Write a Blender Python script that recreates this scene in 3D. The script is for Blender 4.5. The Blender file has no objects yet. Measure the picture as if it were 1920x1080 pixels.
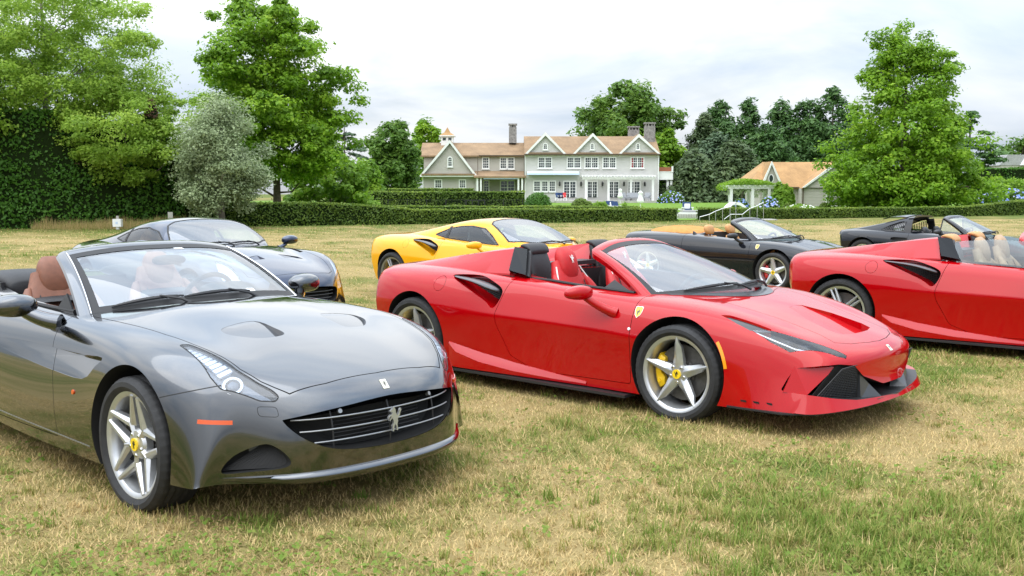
import bpy, bmesh, math, random
import numpy as np
from mathutils import Vector, Matrix
from mathutils.bvhtree import BVHTree

# ---------------------------------------------------------------- camera, sky, sun, exposure
scene = bpy.context.scene
F_PX, CAM_H, HORIZON = 1867.0, 1.56, 363.6
PITCH = math.atan((540.0 - HORIZON) / F_PX)
cam_data = bpy.data.cameras.new('camera')
cam_data.sensor_width = 36.0
cam_data.lens = 36.0 * F_PX / 1920.0
cam_data.clip_start, cam_data.clip_end = 0.05, 4000.0
cam = bpy.data.objects.new('camera', cam_data)
cam.location = (0.0, 0.0, CAM_H)
cam.rotation_euler = (math.pi / 2 - PITCH, 0.0, 0.0)
scene.collection.objects.link(cam)
scene.camera = cam

SUN_DIR = Vector((-0.38, -0.25, 0.90)).normalized()       # from the ground towards the sun
sun_data = bpy.data.lights.new('sun', 'SUN')
sun_data.energy, sun_data.angle, sun_data.color = 1.3, math.radians(75.0), (1.0, 0.97, 0.92)
sun = bpy.data.objects.new('sun', sun_data)
sun.rotation_euler = SUN_DIR.to_track_quat('Z', 'Y').to_euler()
sun.location = SUN_DIR * 50
scene.collection.objects.link(sun)

world = bpy.data.worlds.new('World')
scene.world = world
world.use_nodes = True
wn, wl = world.node_tree.nodes, world.node_tree.links
wn.clear()
w_out = wn.new('ShaderNodeOutputWorld')
w_bg = wn.new('ShaderNodeBackground'); w_bg.inputs['Strength'].default_value = 0.135
w_sky = wn.new('ShaderNodeTexSky'); w_sky.sky_type = 'NISHITA'; w_sky.sun_disc = False
w_sky.sun_elevation = math.asin(SUN_DIR.z)
w_sky.sun_rotation = math.atan2(SUN_DIR.x, SUN_DIR.y)
w_sky.air_density, w_sky.dust_density, w_sky.ozone_density = 1.0, 1.5, 1.0
# a thin overcast: cloud sheet on a plane above, projected from the view direction
w_tc = wn.new('ShaderNodeTexCoord')
w_sep = wn.new('ShaderNodeSeparateXYZ'); wl.new(w_tc.outputs['Generated'], w_sep.inputs[0])
w_add = wn.new('ShaderNodeMath'); w_add.operation = 'ADD'; w_add.inputs[1].default_value = 0.24
w_abs = wn.new('ShaderNodeMath'); w_abs.operation = 'ABSOLUTE'
wl.new(w_sep.outputs['Z'], w_abs.inputs[0]); wl.new(w_abs.outputs[0], w_add.inputs[0])
w_dx = wn.new('ShaderNodeMath'); w_dx.operation = 'DIVIDE'
w_dy = wn.new('ShaderNodeMath'); w_dy.operation = 'DIVIDE'
wl.new(w_sep.outputs['X'], w_dx.inputs[0]); wl.new(w_add.outputs[0], w_dx.inputs[1])
wl.new(w_sep.outputs['Y'], w_dy.inputs[0]); wl.new(w_add.outputs[0], w_dy.inputs[1])
w_cmb = wn.new('ShaderNodeCombineXYZ')
wl.new(w_dx.outputs[0], w_cmb.inputs[0]); wl.new(w_dy.outputs[0], w_cmb.inputs[1])
w_n1 = wn.new('ShaderNodeTexNoise')
w_n1.inputs['Scale'].default_value = 1.15; w_n1.inputs['Detail'].default_value = 7.0
w_n1.inputs['Roughness'].default_value = 0.56; w_n1.inputs['Distortion'].default_value = 0.5
wl.new(w_cmb.outputs[0], w_n1.inputs['Vector'])
w_r1 = wn.new('ShaderNodeValToRGB')                       # cloud cover
w_r1.color_ramp.elements[0].position = 0.27; w_r1.color_ramp.elements[0].color = (0.58, 0.58, 0.58, 1)
w_r1.color_ramp.elements[1].position = 0.52; w_r1.color_ramp.elements[1].color = (1, 1, 1, 1)
wl.new(w_n1.outputs['Fac'], w_r1.inputs[0])
w_n2 = wn.new('ShaderNodeTexNoise')
w_n2.inputs['Scale'].default_value = 0.9; w_n2.inputs['Detail'].default_value = 8.0
w_n2.inputs['Roughness'].default_value = 0.52; w_n2.inputs['Distortion'].default_value = 0.8
w_map = wn.new('ShaderNodeMapping'); w_map.inputs['Location'].default_value = (3.7, 1.9, 0.4)
wl.new(w_cmb.outputs[0], w_map.inputs[0]); wl.new(w_map.outputs[0], w_n2.inputs['Vector'])
w_r2 = wn.new('ShaderNodeValToRGB')                       # cloud brightness
w_r2.color_ramp.elements[0].position = 0.30; w_r2.color_ramp.elements[0].color = (5.0, 6.3, 8.0, 1)
w_r2.color_ramp.elements[1].position = 0.56; w_r2.color_ramp.elements[1].color = (9.7, 10.0, 10.3, 1)
wl.new(w_n2.outputs['Fac'], w_r2.inputs[0])
w_mix = wn.new('ShaderNodeMix'); w_mix.data_type = 'RGBA'
wl.new(w_r1.outputs['Color'], w_mix.inputs['Factor'])
wl.new(w_sky.outputs['Color'], w_mix.inputs['A']); wl.new(w_r2.outputs['Color'], w_mix.inputs['B'])
# an overcast sky grows brighter from the horizon to the zenith
w_zr = wn.new('ShaderNodeMath'); w_zr.operation = 'MULTIPLY_ADD'; w_zr.inputs[1].default_value = 1.55; w_zr.inputs[2].default_value = 0.415
wl.new(w_abs.outputs[0], w_zr.inputs[0])
w_gr = wn.new('ShaderNodeVectorMath'); w_gr.operation = 'SCALE'
wl.new(w_mix.outputs['Result'], w_gr.inputs[0]); wl.new(w_zr.outputs[0], w_gr.inputs['Scale'])
wl.new(w_gr.outputs[0], w_bg.inputs['Color'])
wl.new(w_bg.outputs[0], w_out.inputs[0])

scene.view_settings.view_transform = 'Standard'
scene.view_settings.look = 'None'
scene.view_settings.exposure = 0.56
scene.view_settings.gamma = 1.0
scene.view_settings.use_curve_mapping = False
scene.render.engine = 'CYCLES'
scene.cycles.max_bounces = 8
scene.cycles.transparent_max_bounces = 12
scene.cycles.use_denoising = True

# ---------------------------------------------------------------- helpers
COL = scene.collection
RNG = np.random.default_rng(7)
random.seed(7)

def link(o, parent=None):
    COL.objects.link(o)
    if parent is not None:
        o.parent = parent
    return o

def tag(o, label=None, category=None, group=None, kind=None):
    if label: o['label'] = label
    if category: o['category'] = category
    if group: o['group'] = group
    if kind: o['kind'] = kind
    return o

def empty(name, loc=(0, 0, 0), rz=0.0, parent=None):
    o = bpy.data.objects.new(name, None)
    o.empty_display_size = 0.3
    o.location = loc
    o.rotation_euler = (0, 0, rz)
    return link(o, parent)

def mesh_from(name, verts, faces, mats=(), idx=None, smooth=True):
    me = bpy.data.meshes.new(name)
    me.from_pydata([tuple(map(float, v)) for v in verts], [], [tuple(map(int, f)) for f in faces])
    for m in mats:
        me.materials.append(m)
    if idx is not None:
        me.polygons.foreach_set('material_index', np.asarray(idx, dtype=np.int32))
    me.polygons.foreach_set('use_smooth', np.full(len(me.polygons), bool(smooth)))
    me.update()
    return me

def recalc(me):
    bm = bmesh.new(); bm.from_mesh(me)
    bmesh.ops.recalc_face_normals(bm, faces=bm.faces)
    bm.to_mesh(me); bm.free()
    return me

def sharp(me, deg=32):
    me.polygons.foreach_set('use_smooth', np.full(len(me.polygons), True))
    me.set_sharp_from_angle(angle=math.radians(deg))
    return me

def obj(name, me, parent=None, mat=None, loc=None, rot=None):
    if mat is not None:
        me.materials.clear(); me.materials.append(mat)
    o = bpy.data.objects.new(name, me)
    if loc is not None: o.location = loc
    if rot is not None: o.rotation_euler = rot
    return link(o, parent)

def fast_mesh(name, verts, tris_or_quads, mats=(), smooth=False):
    """verts (n,3), faces (m,k) numpy -> mesh, quickly"""
    v = np.asarray(verts, dtype=np.float32); fc = np.asarray(tris_or_quads, dtype=np.int32)
    me = bpy.data.meshes.new(name)
    me.vertices.add(len(v)); me.vertices.foreach_set('co', v.ravel())
    m, k = fc.shape
    me.loops.add(m * k); me.loops.foreach_set('vertex_index', fc.ravel())
    me.polygons.add(m)
    me.polygons.foreach_set('loop_start', np.arange(0, m * k, k, dtype=np.int32))
    if smooth: me.polygons.foreach_set('use_smooth', np.full(m, True))
    for mt in mats: me.materials.append(mt)
    me.update(calc_edges=True)
    return me

class MB:
    """collects simple solids into one mesh"""
    def __init__(s): s.v = []; s.f = []
    def add(s, v, f):
        b = len(s.v); s.v += [tuple(map(float, p)) for p in v]; s.f += [tuple(b + i for i in q) for q in f]; return s
    def box(s, x0, x1, y0, y1, z0, z1):
        v = [(x, y, z) for z in (z0, z1) for y in (y0, y1) for x in (x0, x1)]
        return s.add(v, [(0, 2, 3, 1), (4, 5, 7, 6), (0, 1, 5, 4), (2, 6, 7, 3), (0, 4, 6, 2), (1, 3, 7, 5)])
    def bar(s, a, b, w, h=None, up=(0, 0, 1)):
        """square bar from a to b"""
        h = h or w
        a, b = Vector(a), Vector(b); d = (b - a).normalized(); u = Vector(up)
        if abs(d.dot(u)) > 0.98: u = Vector((1, 0, 0))
        r = d.cross(u).normalized(); u = r.cross(d).normalized()
        v = []
        for p in (a, b):
            v += [p - r * w / 2 - u * h / 2, p + r * w / 2 - u * h / 2, p + r * w / 2 + u * h / 2, p - r * w / 2 + u * h / 2]
        return s.add(v, [(0, 3, 2, 1), (4, 5, 6, 7), (0, 1, 5, 4), (1, 2, 6, 5), (2, 3, 7, 6), (3, 0, 4, 7)])
    def tube(s, pts, r, n=8, r2=None):
        pts = [Vector(p) for p in pts]; m = len(pts)
        rs = [r if r2 is None else r + (r2 - r) * i / (m - 1) for i in range(m)] if not hasattr(r, '__len__') else list(r)
        v = []; ref = None
        for i, p in enumerate(pts):
            d = (pts[min(i + 1, m - 1)] - pts[max(i - 1, 0)]).normalized()
            if ref is None:
                ref = Vector((0, 0, 1)) if abs(d.z) < 0.9 else Vector((1, 0, 0))
            a = d.cross(ref).normalized(); ref = a.cross(d).normalized()
            for k in range(n):
                t = 2 * math.pi * k / n
                v.append(p + a * (rs[i] * math.cos(t)) + ref * (rs[i] * math.sin(t)))
        f = [(i * n + k, i * n + (k + 1) % n, (i + 1) * n + (k + 1) % n, (i + 1) * n + k) for i in range(m - 1) for k in range(n)]
        f += [tuple(range(n - 1, -1, -1)), tuple((m - 1) * n + k for k in range(n))]
        return s.add(v, f)
    def prism(s, poly, axis, lo, hi):
        v, f = prism(poly, axis, lo, hi); return s.add(v, f)
    def mesh(s, name, mat=None, smooth=False, deg=32, fix=True):
        me = mesh_from(name, s.v, s.f, [mat] if mat else [], smooth=smooth)
        if fix: recalc(me)
        if smooth: sharp(me, deg)
        return me
    def build(s, name, mat, parent=None, smooth=False, deg=32):
        return obj(name, s.mesh(name, mat, smooth, deg), parent)

def prism(poly, axis, lo, hi):
    """poly: 2-D points; axis 'y' -> (x,z) polygon extruded along y, 'z' -> (x,y), 'x' -> (y,z). lo/hi numbers."""
    n = len(poly)
    def P(p, t):
        a, b = p
        return {'y': (a, t, b), 'z': (a, b, t), 'x': (t, a, b)}[axis]
    v = [P(p, lo) for p in poly] + [P(p, hi) for p in poly]
    f = [tuple(range(n - 1, -1, -1)), tuple(range(n, 2 * n))]
    f += [(i, (i + 1) % n, n + (i + 1) % n, n + i) for i in range(n)]
    return v, f

def prism_mesh(poly, axis, lo, hi, idx=0, smooth=True):
    v, f = prism(poly, axis, lo, hi)
    me = mesh_from('cutter', v, f, smooth=smooth)
    recalc(me)
    if idx: me.polygons.foreach_set('material_index', np.full(len(me.polygons), idx, dtype=np.int32))
    return me

def closed_spline(pts, n=6):
    """closed Catmull-Rom through 2-D points"""
    P = np.array(pts, float); m = len(P); out = []
    for i in range(m):
        p0, p1, p2, p3 = P[i - 1], P[i], P[(i + 1) % m], P[(i + 2) % m]
        for k in range(n):
            t = k / n
            out.append(0.5 * ((2 * p1) + (-p0 + p2) * t + (2 * p0 - 5 * p1 + 4 * p2 - p3) * t * t + (-p0 + 3 * p1 - 3 * p2 + p3) * t ** 3))
    return [tuple(p) for p in out]

def round_poly(pts, r, n=5):
    """polygon with rounded corners"""
    P = [Vector((p[0], p[1])) for p in pts]; m = len(P); out = []
    rr = r if hasattr(r, '__len__') else [r] * m
    for i in range(m):
        a, b, c = P[i - 1], P[i], P[(i + 1) % m]
        d1 = (a - b); d2 = (c - b)
        k = min(rr[i], d1.length * 0.45, d2.length * 0.45)
        if k <= 1e-5: out.append(tuple(b)); continue
        s, e = b + d1.normalized() * k, b + d2.normalized() * k
        for j in range(n + 1):
            t = j / n
            q = s * (1 - t) ** 2 + b * 2 * t * (1 - t) + e * t * t
            out.append((q.x, q.y))
    return out

def inset_poly(pts, d):
    P = [Vector((p[0], p[1])) for p in pts]; m = len(P)
    area = sum(P[i].x * P[(i + 1) % m].y - P[(i + 1) % m].x * P[i].y for i in range(m))
    s = 1 if area > 0 else -1
    out = []
    for i in range(m):
        a, b, c = P[i - 1], P[i], P[(i + 1) % m]
        e1 = (b - a).normalized() if (b - a).length > 1e-9 else (c - b).normalized()
        e2 = (c - b).normalized() if (c - b).length > 1e-9 else e1
        n1 = Vector((-e1.y, e1.x)) * s; n2 = Vector((-e2.y, e2.x)) * s
        n = n1 + n2
        if n.length < 1e-6: n = n1
        n.normalize()
        k = d / max(0.35, n.dot(n1))
        q = b + n * k
        out.append((q.x, q.y))
    return out

def pchip(x, y, q):
    x = np.asarray(x, float); y = np.asarray(y, float); q = np.asarray(q, float)
    o = np.argsort(x); x = x[o]; y = y[o]
    if len(x) == 1: return np.full_like(q, y[0])
    h = np.diff(x); dl = np.diff(y) / h
    d = np.zeros_like(y)
    if len(x) == 2: d[:] = dl[0]
    else:
        for i in range(1, len(x) - 1):
            if dl[i - 1] * dl[i] > 0:
                w1, w2 = 2 * h[i] + h[i - 1], h[i] + 2 * h[i - 1]
                d[i] = (w1 + w2) / (w1 / dl[i - 1] + w2 / dl[i])
        d[0], d[-1] = dl[0], dl[-1]
    i = np.clip(np.searchsorted(x, q) - 1, 0, len(x) - 2)
    t = np.clip((q - x[i]) / h[i], 0, 1)
    return ((1 + 2 * t) * (1 - t) ** 2 * y[i] + t * (1 - t) ** 2 * h[i] * d[i]
            + t * t * (3 - 2 * t) * y[i + 1] + t * t * (t - 1) * h[i] * d[i + 1])

def bs_basis(n, m):
    """clamped uniform cubic B-spline basis, n control points, m samples -> (m, n)"""
    p = min(3, n - 1)
    kn = np.concatenate([np.zeros(p), np.arange(n - p + 1), np.full(p, n - p)]).astype(float)
    t = np.linspace(0, n - p, m); t[-1] -= 1e-9
    N = np.zeros((m, len(kn) - 1))
    for i in range(len(kn) - 1):
        N[:, i] = (t >= kn[i]) & (t < kn[i + 1])
    for k in range(1, p + 1):
        M = np.zeros((m, len(kn) - 1 - k))
        for i in range(len(kn) - 1 - k):
            a = kn[i + k] - kn[i]; b = kn[i + k + 1] - kn[i + 1]
            if a > 0: M[:, i] += (t - kn[i]) / a * N[:, i]
            if b > 0: M[:, i] += (kn[i + k + 1] - t) / b * N[:, i + 1]
        N = M
    return N

def bs_surface(P, nu, nv):
    P = np.asarray(P, float)
    return np.einsum('ai,bj,ijk->abk', bs_basis(P.shape[0], nu), bs_basis(P.shape[1], nv), P)

def grid_normals(V):
    du = np.gradient(V, axis=0); dv = np.gradient(V, axis=1)
    n = np.cross(du, dv); n /= np.linalg.norm(n, axis=2, keepdims=True) + 1e-12
    return n

def grid_faces(nu, nv, off=0):
    i, j = np.meshgrid(np.arange(nu - 1), np.arange(nv - 1), indexing='ij')
    a = off + i * nv + j
    return np.stack([a, a + 1, a + nv + 1, a + nv], -1).reshape(-1, 4)

def grid_obj(name, V, parent=None, mat=None, smooth=True):
    nu, nv = V.shape[:2]
    me = fast_mesh(name, V.reshape(-1, 3), grid_faces(nu, nv), [mat] if mat else [], smooth)
    return obj(name, me, parent)

def shell_mesh(name, V, th, mats=(), deg=40):
    """solid sheet: grid V and its copy moved along -normal by th (scalar)"""
    nu, nv = V.shape[:2]
    N = grid_normals(V); W = V - N * th
    f = [tuple(q) for q in grid_faces(nu, nv)] + [tuple(q[::-1]) for q in grid_faces(nu, nv, nu * nv)]
    loop = [i * nv for i in range(nu)] + [(nu - 1) * nv + j for j in range(1, nv)] + [i * nv + nv - 1 for i in range(nu - 2, -1, -1)] + [j for j in range(nv - 2, 0, -1)]
    k = nu * nv
    for a, b in zip(loop, loop[1:] + loop[:1]):
        f.append((a, b, b + k, a + k))
    me = mesh_from(name, np.concatenate([V.reshape(-1, 3), W.reshape(-1, 3)]), f, mats)
    recalc(me)
    return sharp(me, deg)

def loft_closed(secs, cap=True):
    """list of rings (m,3) -> verts, faces"""
    m = len(secs[0]); v = [p for s in secs for p in s]; f = []
    for i in range(len(secs) - 1):
        for k in range(m):
            f.append((i * m + k, i * m + (k + 1) % m, (i + 1) * m + (k + 1) % m, (i + 1) * m + k))
    if cap:
        f.append(tuple(range(m - 1, -1, -1))); f.append(tuple((len(secs) - 1) * m + k for k in range(m)))
    return v, f

def superring(c, e1, e2, a, b, n=20, p=2.5):
    c, e1, e2 = np.array(c, float), np.array(e1, float), np.array(e2, float)
    out = []
    for k in range(n):
        t = 2 * math.pi * k / n
        ct, st = math.cos(t), math.sin(t)
        out.append(c + e1 * a * math.copysign(abs(ct) ** (2 / p), ct) + e2 * b * math.copysign(abs(st) ** (2 / p), st))
    return out

def blob(name, path, e1, e2, ab, mat, parent=None, p=2.5, n=20, sub=5, smooth_deg=50):
    """rounded solid: superelliptic rings along a path (B-spline smoothed)"""
    path = np.array(path, float); ab = np.array(ab, float)
    B = bs_basis(len(path), len(path) * sub)
    q = B @ path; r = B @ ab
    secs = [superring(q[i], e1, e2, max(r[i][0], 1e-3), max(r[i][1], 1e-3), n, p) for i in range(len(q))]
    v, f = loft_closed(secs)
    me = mesh_from(name, v, f, [mat] if mat else [])
    recalc(me); sharp(me, smooth_deg)
    return obj(name, me, parent)

def lathe(profile, n=48, axis='y'):
    """profile list of (r, t) closed ring profile; revolve about y"""
    v = []; m = len(profile)
    for i in range(n):
        a = 2 * math.pi * i / n
        for r, t in profile:
            v.append((r * math.cos(a), t, r * math.sin(a)))
    f = []
    for i in range(n):
        for k in range(m):
            f.append((i * m + k, i * m + (k + 1) % m, ((i + 1) % n) * m + (k + 1) % m, ((i + 1) % n) * m + k))
    return v, f

def is_closed(me):
    n = len(me.loops)
    if n == 0: return True
    e = np.empty(n, dtype=np.int32); me.loops.foreach_get('edge_index', e)
    return bool(np.all(np.bincount(e, minlength=len(me.edges)) == 2))

def boolean(me, ops):
    for m2, op in ops:
        me = boolean_one(me, m2, op)
    return me

def boolean_one(me, m2, op):
    if not (is_closed(me) and is_closed(m2)):
        return boolean_raw(me, [(m2, op)], 'EXACT')
    best = None
    for k in range(6):                                       # nudge the cutter until the result is watertight
        c = m2
        if k:
            c = m2.copy()
            c.transform(Matrix.Translation((0.00031 * k, 0.00023 * k, -0.00017 * k)))
        r = boolean_raw(me, [(c, op)], 'MANIFOLD')
        if is_closed(r): return r
        best = best or r
    return best

def triangulate(me):
    """no n-gons, still watertight"""
    lt = np.empty(len(me.polygons), dtype=np.int32); me.polygons.foreach_get('loop_total', lt)
    if lt.size == 0 or lt.max() <= 4: return me
    for mode in ('BEAUTY', 'EAR_CLIP', 'POKE'):
        bm = bmesh.new(); bm.from_mesh(me)
        big = [f for f in bm.faces if len(f.verts) > 4]
        if mode == 'POKE': bmesh.ops.poke(bm, faces=big)
        else: bmesh.ops.triangulate(bm, faces=big, ngon_method=mode)
        ok = mode == 'POKE' or all(e.is_manifold for e in bm.edges)
        if ok: bm.to_mesh(me)
        bm.free()
        if ok: break
    return me

def boolean_raw(me, ops, solver):
    """evaluated in a small scene of its own, which is removed at the end of the script"""
    triangulate(me)
    for m2, op in ops: triangulate(m2)
    ws = bpy.data.scenes.get('workshop') or bpy.data.scenes.new('workshop')
    tmp = bpy.data.objects.new('tmp_a', me); ws.collection.objects.link(tmp)
    others = []
    for i, (m2, op) in enumerate(ops):
        t2 = bpy.data.objects.new('tmp_b', m2); ws.collection.objects.link(t2); others.append(t2)
        md = tmp.modifiers.new('b%d' % i, 'BOOLEAN')
        md.operation = op; md.solver = solver; md.object = t2; md.material_mode = 'INDEX'
    vl = ws.view_layers[0]; vl.update()
    dg = vl.depsgraph
    res = bpy.data.meshes.new_from_object(tmp.evaluated_get(dg), depsgraph=dg)
    for t in others + [tmp]:
        bpy.data.objects.remove(t)
    return res

# ---------------------------------------------------------------- materials
def new_mat(name):
    m = bpy.data.materials.new(name); m.use_nodes = True
    nt = m.node_tree; b = nt.nodes['Principled BSDF']
    return m, nt, b

def pmat(name, base, rough=0.5, metal=0.0, coat=0.0, spec=0.5, noise=0.0, nscale=30.0, bump=0.0, bscale=200.0, coat_rough=0.03, sheen=0.0):
    m, nt, b = new_mat(name)
    b.inputs['Base Color'].default_value = (*base, 1)
    b.inputs['Roughness'].default_value = rough
    b.inputs['Metallic'].default_value = metal
    b.inputs['Coat Weight'].default_value = coat
    b.inputs['Coat Roughness'].default_value = coat_rough
    b.inputs['Specular IOR Level'].default_value = spec
    if sheen: b.inputs['Sheen Weight'].default_value = sheen
    if noise or bump:
        tc = nt.nodes.new('ShaderNodeTexCoord')
    if noise:
        n = nt.nodes.new('ShaderNodeTexNoise'); n.inputs['Scale'].default_value = nscale; n.inputs['Detail'].default_value = 5
        nt.links.new(tc.outputs['Object'], n.inputs['Vector'])
        r = nt.nodes.new('ShaderNodeMapRange'); r.inputs['From Min'].default_value = 0.3; r.inputs['From Max'].default_value = 0.7
        r.inputs['To Min'].default_value = 1 - noise; r.inputs['To Max'].default_value = 1 + noise
        nt.links.new(n.outputs['Fac'], r.inputs['Value'])
        mx = nt.nodes.new('ShaderNodeVectorMath'); mx.operation = 'SCALE'; mx.inputs[0].default_value = base
        nt.links.new(r.outputs[0], mx.inputs['Scale']); nt.links.new(mx.outputs[0], b.inputs['Base Color'])
    if bump:
        n2 = nt.nodes.new('ShaderNodeTexNoise'); n2.inputs['Scale'].default_value = bscale; n2.inputs['Detail'].default_value = 4
        nt.links.new(tc.outputs['Object'], n2.inputs['Vector'])
        bp = nt.nodes.new('ShaderNodeBump'); bp.inputs['Strength'].default_value = bump; bp.inputs['Distance'].default_value = 0.01
        nt.links.new(n2.outputs['Fac'], bp.inputs['Height']); nt.links.new(bp.outputs[0], b.inputs['Normal'])
    return m

def paint_mat(name, base, metal=0.0, rough=0.3, flake=0.0, dust=0.015, coat_rough=0.006):
    """clear-coated car paint with faint orange peel and a little dust low down"""
    m, nt, b = new_mat(name)
    L = nt.links
    tc = nt.nodes.new('ShaderNodeTexCoord')
    b.inputs['Metallic'].default_value = metal
    b.inputs['Coat Weight'].default_value = 1.0
    b.inputs['Coat IOR'].default_value = 1.52 if metal > .5 else 1.46
    b.inputs['Roughness'].default_value = rough
    b.inputs['Specular IOR Level'].default_value = 0.12 if metal > .5 else 0.02
    n = nt.nodes.new('ShaderNodeTexNoise'); n.inputs['Scale'].default_value = 6.0; n.inputs['Detail'].default_value = 6
    L.new(tc.outputs['Object'], n.inputs['Vector'])
    r = nt.nodes.new('ShaderNodeMapRange'); r.inputs['From Min'].default_value = 0.35; r.inputs['From Max'].default_value = 0.75
    r.inputs['To Min'].default_value = coat_rough; r.inputs['To Max'].default_value = coat_rough + dust
    L.new(n.outputs['Fac'], r.inputs['Value']); L.new(r.outputs[0], b.inputs['Coat Roughness'])
    if flake:
        vn = nt.nodes.new('ShaderNodeTexVoronoi'); vn.inputs['Scale'].default_value = 900
        L.new(tc.outputs['Object'], vn.inputs['Vector'])
        hs = nt.nodes.new('ShaderNodeMix'); hs.data_type = 'RGBA'
        hs.inputs['A'].default_value = (*[c * (1 - flake) for c in base], 1); hs.inputs['B'].default_value = (*[min(1, c * (1 + flake)) for c in base], 1)
        sp = nt.nodes.new('ShaderNodeSeparateColor'); L.new(vn.outputs['Color'], sp.inputs[0])
        L.new(sp.outputs[0], hs.inputs['Factor']); L.new(hs.outputs['Result'], b.inputs['Base Color'])
    else:
        b.inputs['Base Color'].default_value = (*base, 1)
    wv = nt.nodes.new('ShaderNodeTexNoise'); wv.inputs['Scale'].default_value = 7.0; wv.inputs['Detail'].default_value = 1
    L.new(tc.outputs['Object'], wv.inputs['Vector'])
    bp = nt.nodes.new('ShaderNodeBump'); bp.inputs['Strength'].default_value = 0.015; bp.inputs['Distance'].default_value = 0.01
    L.new(wv.outputs['Fac'], bp.inputs['Height']); L.new(bp.outputs[0], b.inputs['Coat Normal'])
    return m

def glass_mat(name, tint=(0.80, 0.86, 0.86), ior=1.5, rough=0.0, extra=0.02):
    """window glass: clear film with Fresnel reflection"""
    m = bpy.data.materials.new(name); m.use_nodes = True
    nt = m.node_tree; nt.nodes.clear(); L = nt.links
    out = nt.nodes.new('ShaderNodeOutputMaterial')
    tr = nt.nodes.new('ShaderNodeBsdfTransparent'); tr.inputs['Color'].default_value = (*tint, 1)
    gl = nt.nodes.new('ShaderNodeBsdfGlossy'); gl.inputs['Roughness'].default_value = rough
    gl.inputs['Color'].default_value = (0.95, 0.97, 1.0, 1)
    fr = nt.nodes.new('ShaderNodeFresnel'); fr.inputs['IOR'].default_value = ior
    ad = nt.nodes.new('ShaderNodeMath'); ad.operation = 'ADD'; ad.inputs[1].default_value = extra; ad.use_clamp = True
    mx = nt.nodes.new('ShaderNodeMixShader')
    ge = nt.nodes.new('ShaderNodeNewGeometry')            # one reflection per pane: the outer face
    iv = nt.nodes.new('ShaderNodeMath'); iv.operation = 'SUBTRACT'; iv.inputs[0].default_value = 1.0
    ml = nt.nodes.new('ShaderNodeMath'); ml.operation = 'MULTIPLY'
    L.new(ge.outputs['Backfacing'], iv.inputs[1]); L.new(iv.outputs[0], ml.inputs[1])
    L.new(fr.outputs[0], ad.inputs[0]); L.new(ad.outputs[0], ml.inputs[0]); L.new(ml.outputs[0], mx.inputs[0])
    L.new(tr.outputs[0], mx.inputs[1]); L.new(gl.outputs[0], mx.inputs[2]); L.new(mx.outputs[0], out.inputs[0])
    return m

M = {}
M['grey'] = paint_mat('grey metallic paint', (0.100, 0.106, 0.116), 1.0, 0.13, 0.10, 0.010, 0.003)
M['red'] = paint_mat('red paint', (0.40, 0.0004, 0.003), 0.0, 0.35)
M['yellow'] = paint_mat('yellow paint', (0.82, 0.375, 0.004), 0.0, 0.35)
M['blue'] = paint_mat('dark blue metallic paint', (0.030, 0.042, 0.075), 0.9, 0.16, 0.12)
M['black'] = paint_mat('black paint', (0.008, 0.009, 0.013), 0.0, 0.3)
M['trim'] = pmat('satin black trim', (0.018, 0.018, 0.02), 0.45, bump=0.05)
M['dark'] = pmat('dark wheel well liner', (0.006, 0.006, 0.006), 0.9)
M['carbon'] = pmat('grey painted splitter', (0.06, 0.063, 0.07), 0.38, 0.3, coat=0.3)
M['rubber'] = pmat('tyre rubber', (0.018, 0.018, 0.019), 0.72, noise=0.3, nscale=25, bump=0.25, bscale=350)
M['seal'] = pmat('black rubber seal', (0.012, 0.012, 0.013), 0.6)
M['alloy'] = pmat('silver alloy', (0.56, 0.57, 0.585), 0.32, 0.75, coat=0.3, noise=0.05)
M['alloy_dark'] = pmat('grey alloy', (0.30, 0.30, 0.30), 0.34, 0.75, coat=0.3, noise=0.05)
M['chrome'] = pmat('bright chrome', (0.75, 0.75, 0.76), 0.12, 1.0)
M['steel'] = pmat('brake disc', (0.11, 0.105, 0.10), 0.5, 0.6, noise=0.2)
M['cal_y'] = pmat('yellow caliper', (0.80, 0.50, 0.01), 0.35, coat=0.4)
M['cal_r'] = pmat('red caliper', (0.55, 0.02, 0.02), 0.35, coat=0.4)
M['cal_k'] = pmat('dark caliper', (0.03, 0.03, 0.03), 0.4)
M['badge_y'] = pmat('badge yellow', (0.85, 0.58, 0.02), 0.25, coat=0.6)
M['badge_k'] = pmat('badge black', (0.01, 0.01, 0.01), 0.3, coat=0.6)
M['badge_w'] = pmat('badge cream', (0.75, 0.74, 0.62), 0.3, coat=0.6)
M['amber'] = pmat('amber lens', (0.62, 0.075, 0.002), 0.2, coat=0.8)
M['orange'] = pmat('orange lens', (0.85, 0.32, 0.01), 0.2, coat=0.8)
M['tail'] = pmat('red lamp lens', (0.35, 0.01, 0.01), 0.15, coat=0.8)
M['lampw'] = pmat('white lamp reflector', (0.82, 0.83, 0.85), 0.2, 0.2, coat=0.5)
M['lampd'] = pmat('lamp housing', (0.10, 0.11, 0.125), 0.35, 0.6)
M['lens'] = glass_mat('lamp lens', (0.86, 0.89, 0.93), 1.52, 0.0, 0.01)
M['glass'] = glass_mat('windscreen glass', (0.78, 0.86, 0.87), 2.2, 0.0, 0.05)
M['glass_side'] = glass_mat('side glass', (0.76, 0.82, 0.82), 1.5, 0.0, 0.03)
M['glass_dark'] = glass_mat('dark quarter glass', (0.06, 0.07, 0.08), 1.3, 0.0, 0.0)
M['lea_brown'] = pmat('brown leather', (0.20, 0.075, 0.04), 0.5, noise=0.12, bump=0.15, bscale=160)
M['lea_red'] = pmat('red leather', (0.50, 0.010, 0.012), 0.5, noise=0.08, bump=0.15, bscale=160)
M['lea_black'] = pmat('black leather', (0.016, 0.016, 0.018), 0.5, noise=0.15, bump=0.15, bscale=160)
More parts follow.
